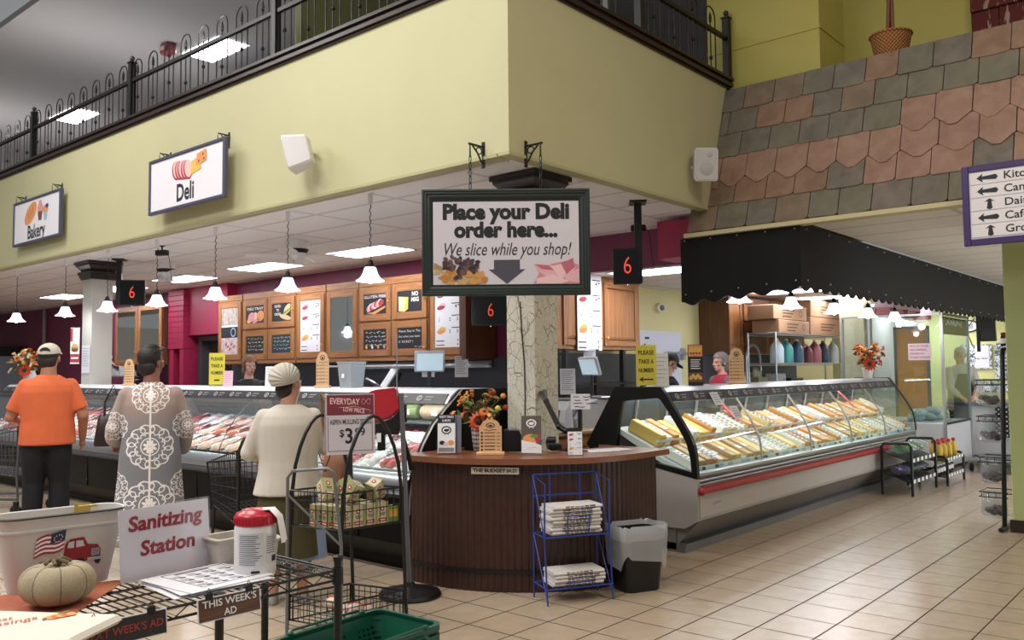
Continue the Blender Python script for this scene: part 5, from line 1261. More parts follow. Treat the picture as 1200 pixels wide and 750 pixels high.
F = frame((0, 0, 0), (0.6514, -0.7587, 0), (0, 0, 1))
b = MB(CARD); b.M = F; b.box((0, 0, 0), (0.13, 0.52, 0.004)); b.build('sheet', t, smooth=0)
b = MB(REDP); b.M = F @ Tr(0, 0, 0.002); rect2(b, -0.065, 0.065, -0.24, -0.12); rect2(b, -0.065, -0.03, 0.06, 0.25); b.mat(ORN); ell2(b, 0.0, -0.03, 0.055, 0.06); b.mat(BRNP); ell2(b, 0.0, -0.06, 0.05, 0.03, 0.003); b.mat(GRNP); ell2(b, 0, -0.035, 0.05, 0.012, 0.0035)
b.mat(CARD); rect2(b, -0.05, 0.05, -0.19, -0.165, 0.003); b.build('print', t, smooth=0)
b = MB(IRON); b.bar((0, 0, 0.26), (0.06, -0.06, 0.26), 0.006); b.build('hook', t)
b = MB(mat('notice_paper', '#dcdce4', 0.6)); b.M = frame((5.30, 12.53, 1.70), (0, -1, 0), (0, 0, 1)); b.box((0, 0, 0), (0.26, 0.4, 0.003)); b.mat(mat('notice_ink', '#8d8d98', 0.6))
for j in range(8): rect2(b, -0.1, 0.1 - 0.02 * (j % 3), 0.15 - j * 0.035, 0.157 - j * 0.035, 0.002)
b.mat(mat('notice_edge', '#bdbdca', 0.6)); rect2(b, -0.13, 0.13, -0.2, -0.19, 0.0022); tag(b.build('column_notice', smooth=0), 'plain white notice sheet on the face of the left square column', 'paper')
SIGNY = mat('sign_yellow', '#e8dc4a', 0.5)
def ticket_sign(loc, right, label, arrow):
    t = thing('ticket_sign', label, 'sign', loc, 0, 'yellow take-a-number signs')
    R_ = Vector(right); F = frame((0, 0, 0), right, (0, 0, 1))
    b = MB(SIGNY); b.M = F @ Tr(0, 0.19, 0.01); b.box((0, 0, 0), (0.17, 0.34, 0.003)); b.build('card', t, smooth=0)
    b = MB(INK); b.M = F @ Tr(0, 0.19, 0.012)
    for i, s in enumerate(('PLEASE', 'TAKE A', 'NUMBER')): b.text(s, 0.05, 0, 0.105 - i * 0.075, 0.001, bold=0.02, fit=0.13)
    if arrow: poly2(b, [(-0.06, -0.12), (-0.02, -0.095), (-0.03, -0.114), (0.06, -0.114), (0.06, -0.126), (-0.03, -0.126), (-0.02, -0.145)], 0.001)
    else: rect2(b, -0.03, 0.03, -0.13, -0.115, 0.001)
    b.build('lettering', t, smooth=0)
    b = MB(glassmat('acrylic', '#ffffff', 0.03, 0.15)); b.M = F; b.box((0, 0.19, 0.016), (0.19, 0.38, 0.003)); b.box((0, 0.19, 0.004), (0.19, 0.38, 0.003)); b.box((0, 0.002, -0.05), (0.19, 0.004, 0.12)); b.build('holder', t, smooth=0)
p = hx(254.5, 447, 4.95); ticket_sign((4.95, p.y, 1.348), (0.6514, -0.7587, 0), 'yellow PLEASE TAKE A NUMBER sign on the meat case beside the seated-height clerk', False)
bpy.data.objects['ticket_sign']['label'] = 'yellow PLEASE TAKE A NUMBER sign on the meat case left of the blond clerk'
p = hy(761, 458, 3.85); ticket_sign((p.x, 3.88, 1.336), (0.6514, -0.7587, 0), 'yellow PLEASE TAKE A NUMBER sign with arrow on the cheese case', True)
def paper_stand(loc, w_, h_, label, m=None, cat='paper'):
    b = MB(m or mat('list_paper', '#e4e5ea', 0.6)); F = frame(loc, CS, Vector((0, 0, 1)) + Vector((0.757, 0.65, 0)) * 0.12); b.M = F
    b.box((0, h_ / 2, 0), (w_, h_, 0.004)); b.box((0, 0.004, -0.03), (w_, 0.004, 0.06))
    b.mat(mat('notice_ink', '#8d8d98', 0.6))
    for i in range(6): rect2(b, -w_ * 0.38, w_ * (0.38 - 0.1 * (i % 3)), h_ * (0.86 - 0.12 * i), h_ * (0.875 - 0.12 * i), 0.0026)
    return tag(b.build('notice_stand', smooth=0), label, cat)
p = hy(778, 458, 3.9); paper_stand((p.x, 3.92, 1.336), 0.13, 0.30, 'pale slanted notice beside the yellow sign on the cheese case')
p = hx(318, 447, 5.0); paper_stand((5.0, p.y, 1.346), 0.13, 0.21, 'white notice standing on the meat case right of the blond clerk')
p = hx(267, 447, 5.0); paper_stand((5.0, p.y, 1.346), 0.1, 0.17, 'pink notice standing on the meat case behind the yellow sign', mat('pink_paper', '#e6bfd0', 0.6))
WOODB = mat('beech_wood', '#dcb387', 0.5, noise=0.06, nscale=12)
ENGR = mat('engraved_brown', '#4a2f22', 0.6)
def pricing_plaque(loc, label, w_=0.13, h_=0.27, right=CS, big=False):
    t = thing('wooden_plaque', label, 'sign', loc, 0, 'wooden arched counter plaques')
    F = frame((0, 0, 0), right, (0, 0, 1))
    b = MB(WOODB); b.M = F
    pl = [(-w_ / 2, 0.02), (w_ / 2, 0.02), (w_ / 2, h_ * 0.80)] + [(w_ / 2 * 0.82 * math.cos(a), h_ * 0.82 + h_ * 0.18 * math.sin(a)) for a in [PI * i / 12 for i in range(13)]] + [(-w_ / 2, h_ * 0.80)]
    b.prism(pl, -0.006, 0.006); b.build('board', t, smooth=0)
    b = MB(WOODB); b.M = F; b.box((0, 0.01, 0), (w_ * 1.25, 0.022, 0.07), 0.004); b.build('base', t, smooth=0)
    b = MB(ENGR); b.M = F @ Tr(0, 0, 0.006)
    ell2(b, 0, h_ * 0.83, w_ * 0.2, h_ * 0.075, 0.001); b.mat(WOODB); ell2(b, 0, h_ * 0.83, w_ * 0.15, h_ * 0.052, 0.0014); b.mat(ENGR); ell2(b, 0, h_ * 0.82, w_ * 0.1, h_ * 0.03, 0.0018)
    squig(b, -w_ * 0.28, w_ * 0.28, h_ * 0.70, 0.004, ENGR, 2, 0.001, 0.004)
    for i in range(6):
        y = h_ * (0.62 - 0.095 * i); b.mat(ENGR); ell2(b, -w_ * 0.38, y, w_ * 0.05, w_ * 0.05, 0.001, 0, 10)
        rect2(b, -w_ * 0.27, w_ * 0.2, y - 0.002, y + 0.003 + 0.002 * (i > 3), 0.001); rect2(b, w_ * 0.28, w_ * 0.42, y - 0.002, y + 0.002, 0.001)
    b.build('engraving', t, smooth=0)
p = hx(378, 449, 5.0); pricing_plaque((5.0, p.y, 1.346), 'wooden arched plaque on the meat case right of the white-bonneted woman', 0.12, 0.34)
p = hx(136, 449, 5.0); pricing_plaque((5.0, p.y - 0.35, 1.346), 'wooden arched plaque on the meat case left of the lace-dressed woman', 0.12, 0.33)
p = hy(869, 452, 3.9); pricing_plaque((p.x, 3.95, 1.336), 'wooden arched plaque on the cheese case right of the glasses-wearing clerk', 0.15, 0.36)
t = thing('brochure_stand', 'tall dark food brochure on the cheese case left of the glasses-wearing clerk', 'brochure', (hy(819, 457, 3.9).x, 3.93, 1.336))
F = frame((0, 0, 0), CS, (0, 0, 1))
b = MB(mat('brochure_black', '#1a1513', 0.4)); b.M = F; b.box((0, 0.19, 0), (0.14, 0.38, 0.004)); b.build('sheet', t, smooth=0)
b = MB(ORN); b.M = F @ Tr(0, 0, 0.002); rect2(b, -0.065, 0.065, 0.27, 0.375, 0.001); b.mat(YEP)
for i in range(6): ell2(b, -0.045 + 0.018 * i, 0.32 + 0.02 * (i % 2), 0.016, 0.022, 0.0014, i)
b.mat(REDP)
for i in range(4): ell2(b, -0.04 + 0.026 * i, 0.30, 0.012, 0.01, 0.0018, i)
b.mat(BRNP); rect2(b, -0.065, 0.065, 0.03, 0.12, 0.001); b.mat(YEP)
for i in range(5): ell2(b, -0.045 + 0.022 * i, 0.07 + 0.02 * (i % 2), 0.017, 0.018, 0.0014, i)
b.mat(CARD)
for i in range(5): rect2(b, -0.045, 0.045 - 0.01 * (i % 2), 0.155 + i * 0.02, 0.163 + i * 0.02, 0.001)
b.build('print', t, smooth=0)
b = MB(glassmat('acrylic', '#ffffff', 0.03, 0.15)); b.M = F; b.box((0, 0.19, 0.006), (0.155, 0.39, 0.003)); b.box((0, 0.002, -0.04), (0.155, 0.004, 0.1)); b.build('holder', t, smooth=0)
def catmull(ps, n):
    out = []
    for i in range(len(ps) - 1):
        p0 = ps[max(i - 1, 0)]; p1 = ps[i]; p2 = ps[i + 1]; p3 = ps[min(i + 2, len(ps) - 1)]
        for k in range(n):
            t_ = k / n
            out.append(tuple(0.5 * (2 * p1[j] + (p2[j] - p0[j]) * t_ + (2 * p0[j] - 5 * p1[j] + 4 * p2[j] - p3[j]) * t_ ** 2 + (3 * p1[j] - p0[j] - 3 * p2[j] + p3[j]) * t_ ** 3) for j in range(2)))
    out.append(tuple(ps[-1])); return out
KP = [(4.25, 4.62), (4.24, 4.49), (4.26, 4.25), (4.33, 4.03), (4.46, 3.81), (4.61, 3.645), (4.82, 3.48), (5.1, 3.40), (5.35, 3.385), (5.56, 3.38)]
fine = catmull(KP, 40)
def resample(pl, step):
    out = [Vector(pl[0])]; acc = 0
    for a, c in zip(pl, pl[1:]):
        a = Vector(a); c = Vector(c); L_ = (c - a).length
        while acc + L_ >= step:
            q = (step - acc) / L_; a = a + (c - a) * q; out.append(a.copy()); L_ = (c - a).length; acc = 0
        acc += L_
    out.append(Vector(pl[-1])); return out
def offset(pl, d):
    o = []
    for i, p in enumerate(pl):
        t_ = (Vector(pl[min(i + 1, len(pl) - 1)]) - Vector(pl[max(i - 1, 0)])).normalized(); o.append(Vector(p) + Vector((-t_.y, t_.x)) * d)
    return o                                       # positive d = towards the inside
KIO = thing('order_kiosk', 'curved dark wood order kiosk with brown top at the counter corner', 'counter', (4.9, 4.0, 0))
MAHO = mat('mahogany', '#3c211a', 0.42, noise=0.18, nscale=14)
pl = resample(fine, 0.012)
face = []
for i, p in enumerate(pl): face.append((p, 0.006 if i % 4 == 3 else 0.0))
no = offset(pl, 1.0)
outer = [p + (no[i] - p) * face[i][1] for i, p in enumerate(pl)]
inner = offset(pl, 0.05)
def wall_from(b, outer, inner, z0, z1):
    n = len(outer)
    o0 = [b.v((p.x, p.y, z0)) for p in outer]; o1 = [b.v((p.x, p.y, z1)) for p in outer]; i0 = [b.v((p.x, p.y, z0)) for p in inner]; i1 = [b.v((p.x, p.y, z1)) for p in inner]
    for i in range(n - 1):
        b.f([o0[i], o0[i + 1], o1[i + 1], o1[i]]); b.f([i0[i + 1], i0[i], i1[i], i1[i + 1]]); b.f([o1[i], o1[i + 1], i1[i + 1], i1[i]]); b.f([o0[i + 1], o0[i], i0[i], i0[i + 1]])
    b.f([o0[0], o1[0], i1[0], i0[0]]); b.f([o0[-1], i0[-1], i1[-1], o1[-1]])
b = MB(MAHO); wall_from(b, outer, inner, 0.0, 0.855); b.Bx(5.51, 5.56, 3.385, 3.95, 0, 0.855); b.build('beadboard_front', KIO, world=True, smooth=20)
b = MB(mat('kiosk_rub_rail', '#120d0c', 0.4)); wall_from(b, offset(pl, -0.012), offset(pl, 0.004), 0.125, 0.15); b.build('rub_rail', KIO, world=True, smooth=30)
TOPW = mat('kiosk_top_wood', '#83523a', 0.32, noise=0.10, nscale=6)
tp = resample(fine, 0.06); to = offset(tp, -0.07); ti = offset(tp, 0.42)
b = MB(TOPW)
to[0] = Vector((4.20, 4.66)); to[-1] = Vector((5.64, 3.31)); ti[0] = Vector((4.85, 4.66)); ti[-1] = Vector((5.64, 3.95))
rs = [[(o.x, o.y, 0.86), (o.x, o.y, 0.9), (i_.x, i_.y, 0.9), (i_.x, i_.y, 0.86)] for o, i_ in zip(to, ti)]
b.rings(rs); b.build('countertop', KIO, world=True, smooth=30)
def on_kiosk(px, z, off=0.0):
    """point of the kiosk front nearest the viewing ray at height z, with its tangent"""
    best = None
    for i in range(1, len(pl) - 1):
        p = Vector((pl[i].x, pl[i].y, z)); d = (p - EYE); c = ROT.transposed() @ d
        e = abs(600 + FOC * c.x / c.z - px)
        if best is None or e < best[0]: best = (e, i)
    i = best[1]; t_ = (pl[i + 1] - pl[i - 1]).normalized()
    return Vector((pl[i].x, pl[i].y, z)), Vector((t_.x, t_.y, 0))
p, tg = on_kiosk(581, 0.815)
nrm = Vector((tg.y, -tg.x, 0))
t = thing('price_strip', 'cream lettered strip reading THE BUDGET $4.25 on the kiosk front', 'label', tuple(p + nrm * 0.012))
F = frame((0, 0, 0), tg, (0, 0, 1))
b = MB(mat('strip_cream', '#d9d2c2', 0.5)); b.M = F; b.box((0, 0, 0), (0.33, 0.046, 0.006)); b.build('strip', t, smooth=0)
b = MB(INK); b.M = F @ Tr(0, 0, 0.003); b.text('THE BUDGET', 0.034, -0.04, 0, 0.001, bold=0.035, fit=0.225); b.text('$4.25', 0.03, 0.115, 0, 0.001, bold=0.02, fit=0.07); b.build('lettering', t, smooth=0)
ACR = glassmat('acrylic', '#ffffff', 0.03, 0.15)
def emblem_pig(b, x, y, s, dark, light, z=0.001):
    b.mat(dark); ell2(b, x, y, s, s * 0.8, z); b.mat(light); ell2(b, x, y, s * 0.75, s * 0.55, z + 0.0004); b.mat(dark); ell2(b, x, y - s * 0.05, s * 0.5, s * 0.28, z + 0.0008); ell2(b, x + s * 0.4, y + s * 0.1, s * 0.18, s * 0.15, z + 0.0008)
    rect2(b, x - s * 0.4, x - s * 0.3, y - s * 1.05, y - s * 0.75, z); rect2(b, x + s * 0.3, x + s * 0.4, y - s * 1.05, y - s * 0.75, z)
t = thing('leaflet_holder', 'clear holder of navy-topped party tray leaflets on the kiosk, left of the flowers', 'leaflet holder', (4.344, 4.357, 0.9))
F = frame((0, 0, 0), CS, Vector((0.757, 0.65, 0)) * 0.14 + Vector((0, 0, 1)))
b = MB(CARD); b.M = F; b.box((0, 0.15, -0.01), (0.125, 0.27, 0.012)); lf = b.build('leaflet', t, smooth=0)
b = MB(mat('navy_print', '#1f2138', 0.5)); b.M = F @ Tr(0, 0, -0.004); rect2(b, -0.0625, 0.0625, 0.225, 0.285, 0.001)
b.mat(CARD); b.text('PARTY TRAYS', 0.024, 0, 0.268, 0.0015, bold=0.02, fit=0.1); b.text('& MORE', 0.022, 0, 0.242, 0.0015, bold=0.02, fit=0.06)
emblem_pig(b, 0, 0.175, 0.036, INK, CARD); b.mat(INK); ell2(b, -0.03, 0.085, 0.02, 0.015, 0.001); b.mat(ORN); ell2(b, 0.033, 0.085, 0.022, 0.018, 0.001); b.mat(PALEP); ell2(b, 0.0, 0.078, 0.02, 0.012, 0.0013)
b.mat(mat('grey_print', '#8b8c92', 0.5)); rect2(b, -0.055, 0.055, 0.022, 0.05, 0.001); b.build('print', lf, smooth=0)
b = MB(ACR); b.M = F; b.box((0, 0.05, 0.004), (0.15, 0.1, 0.003)); b.box((0, 0.13, -0.02), (0.15, 0.26, 0.003)); b.box((0.074, 0.07, -0.008), (0.003, 0.14, 0.026)); b.box((-0.074, 0.07, -0.008), (0.003, 0.14, 0.026)); b.box((0, 0.002, -0.04), (0.15, 0.004, 0.1)); b.build('holder', t, smooth=0)
b = MB(mat('leaflet_grey', '#6f7280', 0.5)); b.M = F; b.box((0.075, 0.15, -0.03), (0.06, 0.27, 0.01)); b.build('rear_leaflets', t, smooth=0)
LEAFS = [mat('leaf_olive', '#6d6a35', 0.6), mat('leaf_green', '#5d7a39', 0.6), mat('leaf_brown', '#7a4a2c', 0.6)]
FLW = [mat('berry_red', '#b6332c', 0.5), mat('berry_orange', '#d9742f', 0.5), mat('petal_orange', '#e08a35', 0.5), mat('bloom_tan', '#d9b079', 0.6), mat('bloom_yellow', '#d6c24d', 0.55)]
def sunflower(b, c, n_, r, pm, cm_):
    q = Vector(n_).to_track_quat('Z', 'Y').to_matrix().to_4x4(); b.M = Tr(*c) @ q
    b.mat(pm)
    for ring, (cnt, rr_, z) in enumerate(((14, r, 0.0), (12, r * 0.8, 0.006))):
        for k in range(cnt):
            a = 2 * PI * (k + 0.5 * ring) / cnt; d = Vector((math.cos(a), math.sin(a), 0)); s_ = Vector((-d.y, d.x, 0))
            ps = [d * r * 0.22, d * rr_ * 0.6 + s_ * r * 0.15 + Vector((0, 0, 0.012)), d * rr_ + Vector((0, 0, -0.004)), d * rr_ * 0.6 - s_ * r * 0.15 + Vector((0, 0, 0.012))]
            b.quad(*[(v.x, v.y, v.z + z) for v in ps])
    b.mat(cm_); b.ell((0, 0, 0.01), (r * 0.3, r * 0.3, 0.018), 12, 6); b.M = Matrix.Identity(4)
def bouquet(name, label, loc, sc, vase, palette, seed, face=(-0.76, -0.65, 0.15)):
    t = thing(name, label, 'flowers', loc)
    if vase == 'plaid':
        n = NB('gingham', 0.6)
        ang = n.op('ARCTAN2', n.y, n.x)
        u = n.op('GREATER_THAN', n.op('FRACT', n.op('MULTIPLY', ang, 2.55)), 0.5); v_ = n.op('GREATER_THAN', n.op('FRACT', n.op('MULTIPLY', n.z, 32)), 0.5)
        s_ = n.op('MULTIPLY', n.op('ADD', u, v_), 0.5); n.color(n.mix(s_, '#e8e4de', '#17171a')); vm = n.m
        prof = [(0.04, 0.0), (0.045, 0.004), (0.062, 0.17), (0.06, 0.174), (0.045, 0.02)]
    elif vase == 'white': vm = mat('vase_white', '#e2ded8', 0.35); prof = [(0.05, 0), (0.055, 0.005), (0.07, 0.13), (0.075, 0.15), (0.068, 0.15), (0.05, 0.02)]
    else: vm = mat('jar_glass_white', '#d4dade', 0.25); prof = [(0.07, 0), (0.085, 0.02), (0.09, 0.14), (0.07, 0.18), (0.07, 0.21), (0.06, 0.21), (0.06, 0.02)]
    b = MB(vm); b.lathe(prof, n=24); b.build('vase', t, smooth=50)
    top = prof[2][1]
    r = random.Random(seed)
    st = MB(LEAFS[0]); lv = MB(LEAFS[1])
    for k in range(30):
        a = r.uniform(0, 2 * PI); sp = r.uniform(0.25, 1.0) * 0.20 * sc; h = top + r.uniform(0.10, 0.30) * sc - sp * 0.3
        e = Vector((math.cos(a) * sp, math.sin(a) * sp, h)); m_ = Vector((e.x * 0.3, e.y * 0.3, top + (h - top) * 0.5))
        st.tube([(0, 0, top * 0.6), m_, e], 0.0025, 4)
        kind = k % 3; bl = MB(FLW[0])
        if kind == 0:
            bl.mat(palette[k % len(palette)])
            for j in range(7): bl.ell(e + Vector((r.uniform(-1, 1), r.uniform(-1, 1), r.uniform(-1.4, 1.4))) * 0.02 * sc, 0.0105 * sc, 7, 5)
        elif kind == 1: bl.mat(palette[(k + 2) % len(palette)]); bl.ell(e, 0.022 * sc, 10, 6)
        else: sunflower(bl, e, (e.x, e.y, 0.15), 0.045 * sc, palette[(k + 1) % len(palette)], LEAFS[2])
        bl.build('bloom', t)
        for j in range(4):
            lv.mat(LEAFS[r.randrange(3)]); c = m_.lerp(e, r.uniform(0.1, 0.95)); d = Vector((r.uniform(-1, 1), r.uniform(-1, 1), r.uniform(-0.2, 0.9))).normalized() * 0.07 * sc; s_ = d.cross(Vector((r.uniform(-1, 1), r.uniform(-1, 1), 0.5))).normalized() * 0.016 * sc
            lv.quad(c, c + d * 0.5 + s_, c + d, c + d * 0.5 - s_)
    st.build('stems', t); lv.build('leaves', t, smooth=0)
    b = MB(FLW[0]); f_ = Vector(face).normalized(); sunflower(b, Vector((0, 0, top + 0.05 * sc)) + Vector((f_.x, f_.y, 0)) * 0.10 * sc, f_, 0.085 * sc, mat('sunflower_rust', '#c2491f', 0.5), mat('sunflower_core', '#2b1c14', 0.7)); b.build('sunflower', t, smooth=0, label='big rust orange sunflower')
    return t
bouquet('flower_vase', 'autumn silk flowers in a black and white checked vase on the kiosk', (4.717, 4.381, 0.9), 1.0, 'plaid', FLW, 3)
pricing_plaque((4.527, 4.098, 0.9), 'wooden arched plaque with engraved list on the kiosk in front of the flowers', 0.16, 0.25)
t = thing('receipt_printer', 'small black receipt printer on the kiosk between plaque and burger leaflets', 'printer', (4.86, 4.177, 0.9), -0.86)
b = MB(BLACK); b.rings([[(-0.07, -0.09, 0), (0.07, -0.09, 0), (0.07, -0.09, 0.1), (0.05, -0.09, 0.15), (-0.07, -0.09, 0.15)], [(-0.07, 0.09, 0), (0.07, 0.09, 0), (0.07, 0.09, 0.1), (0.05, 0.09, 0.15), (-0.07, 0.09, 0.15)]]); b.build('body', t, smooth=0)
b = MB(mat('printer_blue', '#2a2d52', 0.3)); b.box((-0.01, 0, 0.152), (0.1, 0.17, 0.006)); b.build('lid', t, smooth=0)
b = MB(CARD); b.box((-0.02, 0, 0.16), (0.002, 0.07, 0.02)); b.build('receipt', t, smooth=0)
t = thing('leaflet_holder', 'clear holder of grey burger leaflets on the kiosk, right of the printer', 'leaflet holder', (4.649, 3.823, 0.9))
F = frame((0, 0, 0), CS, Vector((0.757, 0.65, 0)) * 0.14 + Vector((0, 0, 1)))
b = MB(mat('leaflet_taupe', '#5e5650', 0.45)); b.M = F; b.box((0, 0.145, -0.01), (0.14, 0.265, 0.012)); lf = b.build('leaflet', t, smooth=0)
b = MB(CARD); b.M = F @ Tr(0, 0, -0.004); emblem_pig(b, 0, 0.225, 0.036, CARD, mat('leaflet_taupe', '#5e5650', 0.45)); b.mat(ORN); ell2(b, -0.005, 0.115, 0.055, 0.035, 0.001); b.mat(REDP); ell2(b, 0.045, 0.12, 0.022, 0.03, 0.0014); b.mat(GRNP); ell2(b, 0.02, 0.135, 0.03, 0.012, 0.0016)
b.mat(CARD); poly2(b, [(-0.07, 0.02), (0.07, 0.015), (0.07, 0.07), (0.02, 0.09), (-0.04, 0.1), (-0.07, 0.11)], 0.002); b.mat(PALEP); squig(b, -0.03, 0.05, 0.05, 0.008, PALEP, 5, 0.0024); b.build('print', lf, smooth=0)
b = MB(ACR); b.M = F; b.box((0, 0.05, 0.004), (0.16, 0.1, 0.003)); b.box((0, 0.13, -0.02), (0.16, 0.27, 0.003)); b.box((0.079, 0.07, -0.008), (0.003, 0.14, 0.026)); b.box((-0.079, 0.07, -0.008), (0.003, 0.14, 0.026)); b.box((0, 0.002, -0.04), (0.16, 0.004, 0.1)); b.build('holder', t, smooth=0)
t = thing('price_card', 'small white price list card standing on the kiosk right end', 'card', (4.824, 3.576, 0.9))
b = MB(CARD); b.M = frame((0, 0, 0), CS, Vector((0.757, 0.65, 0)) * 0.1 + Vector((0, 0, 1))) @ Tr(0, 0.085, 0); printed(b, 'price', 0.1, 0.16); b.box((0, 0, 0), (0.105, 0.165, 0.003)); b.build('card', t, smooth=0)
b = MB(ACR); b.M = frame((0, 0, 0), CS, (0, 0, 1)); b.box((0, 0.003, -0.02), (0.11, 0.006, 0.08)); b.build('holder', t, smooth=0)
t = thing('terminal_arm', 'bent black bracket arm on the crackled column carrying a small white sign', 'arm', (5.32, 4.3, 1.2))
A = [hy(634, 461, 4.30), hy(640, 470, 4.1), hy(655, 500, 3.95), hy(663, 505, 3.9), hy(680, 504, 3.85)]
b = MB(BLACK)
for a, c in zip(A, A[1:]):
    d = (c - a); b.tube([a, c], 0.021, 8)
for q in A[1:-1]: b.ell(q, 0.024, 10, 8)
b.build('arm', t, world=True)
b = MB(STEELD); b.bar(A[0], (5.42, 4.315, A[0].z - 0.01), 0.012); b.box((5.42, 4.312, A[0].z - 0.01), (0.05, 0.012, 0.08)); b.build('column_clamp', t, world=True)
q = A[-1]
b = MB(BLACK); b.bar((q.x, q.y, q.z), (q.x, q.y, q.z + 0.16), 0.018, 8); b.build('post', t, world=True)
b = MB(mat('notice_paper', '#dcdce4', 0.6)); Fs = frame((q.x - 0.02, q.y - 0.02, q.z + 0.215), CS, (0, 0, 1)); b.M = Fs; b.box((0, 0, 0), (0.145, 0.115, 0.004)); b.mat(INK)
for i in range(4): squig(b, -0.055 + 0.01 * (i % 2), 0.05, 0.036 - i * 0.025, 0.004, INK, i + 3, 0.0026, 0.006)
b.build('sign_card', t, world=True, smooth=0)
t = thing('barcode_scanner', 'black hand scanner lying on the kiosk left of the price card', 'scanner', (5.03, 3.92, 0.9), -0.7)
b = MB(BLACK); b.box((0, 0, 0.03), (0.09, 0.16, 0.05), 0.012, 2); b.build('body', t)
b = MB(BLACK); b.M = Tr(0, 0.12, 0.06) @ Rx(-0.5); b.box((0, 0, 0), (0.07, 0.09, 0.045), 0.012, 2); b.build('head', t)
b = MB(BLACK); b.tube([(0, -0.08, 0.02), (0.06, -0.16, 0.008), (0.14, -0.1, 0.006), (0.22, -0.14, 0.006)], 0.005, 6); b.build('cable', t)
for k, (x, y, a) in enumerate(((5.22, 3.64, -0.5), (5.33, 3.60, -0.25))):
    b = MB(mat('list_paper', '#e4e5ea', 0.6)); b.M = Tr(x, y, 0.9015 + k * 0.0022) @ Rz(a); b.Bx(-0.12, 0.12, -0.09, 0.09, -0.0008, 0.0008)
    b.mat(mat('notice_ink', '#8d8d98', 0.6))
    for j in range(5): rect2(b, -0.1, 0.08 - 0.03 * (j % 2), 0.06 - j * 0.03, 0.065 - j * 0.03, 0.0012)
    tag(b.build('loose_paper', smooth=0), ('loose white paper lying on the right end of the kiosk, lower sheet', 'loose white paper lying on the right end of the kiosk, upper sheet')[k], 'paper')
b = MB(mat('cord_brown', '#4d443c', 0.6)); b.tube([(5.308, 4.47, 2.05), (5.306, 4.455, 1.8), (5.306, 4.43, 1.55), (5.306, 4.425, 1.3), (5.306, 4.43, 1.05), (5.306, 4.43, 0.9)], 0.006, 5); b.build('cord', MAINCOL, world=True, smooth=60, label='thin dark cord')
BLUE = mat('rack_blue', '#27408f', 0.4)
RO = Vector((4.33, 3.44, 0)); RU = Vector((0.8715, -0.4904, 0)); RD = Vector((0.4904, 0.8715, 0))
t = thing('newspaper_rack', 'blue wire newspaper rack standing before the kiosk', 'rack', tuple(RO), math.atan2(RU.y, RU.x))
Wd, Dp, Ht = 0.46, 0.24, 0.80
WR = 0.0055
for s, x in enumerate((0.0, Wd)):
    b = MB(BLUE)
    b.tube([(x, 0.0, 0.0), (x, 0.05, 0.42), (x, 0.03, Ht - 0.04), (x, Dp, Ht), (x, Dp, 0.0)], WR, 6); b.bar((x, 0.01, 0.1), (x, Dp, 0.1), WR); b.bar((x, 0.05, 0.42), (x, Dp, 0.42), WR); b.bar((x, 0.0, 0.02), (x, Dp, 0.42), WR * 0.8); b.bar((x, 0.05, 0.42), (x, Dp, Ht), WR * 0.8)
    b.bar((x, 0.04, 0.42), (x, 0.04, 0.60), WR); b.build('side_frame', t)
for z, y0 in ((0.1, 0.0), (0.42, 0.03)):
    b = MB(BLUE)
    b.tube([(0, y0, z), (Wd, y0, z), (Wd, Dp, z), (0, Dp, z)], WR, 6, True)
    for k in range(1, 7): b.bar((Wd * k / 7, y0, z), (Wd * k / 7, Dp, z), WR * 0.7)
    b.build('shelf', t)
    b = MB(BLUE); h = 0.06 if z < 0.2 else 0.22
    for k in (2, 4): b.bar((Wd * k / 6, y0, z), (Wd * k / 6, y0 - 0.015, z + h * 0.6), WR * 0.7)
    b.bar((Wd / 3, y0 - 0.015, z + h * 0.6), (Wd * 2 / 3, y0 - 0.015, z + h * 0.6), WR * 0.7)
    b.build('front_guard', t)
b = MB(BLUE); b.bar((0, Dp, Ht), (Wd, Dp, Ht), WR); b.bar((0, Dp, 0.66), (Wd, Dp, 0.66), WR); b.bar((0.12, Dp, 0.42), (0.12, Dp, Ht), WR); b.bar((0.34, Dp, 0.42), (0.34, Dp, Ht), WR); b.build('back_frame', t)
NEWS = mat('newsprint', '#d3cecb', 0.8); NEWSI = mat('news_ink', '#42393b', 0.8); NEWSR = mat('news_ink_brown', '#6b4a45', 0.8)
Rm = WM[t]
rn = random.Random(9)
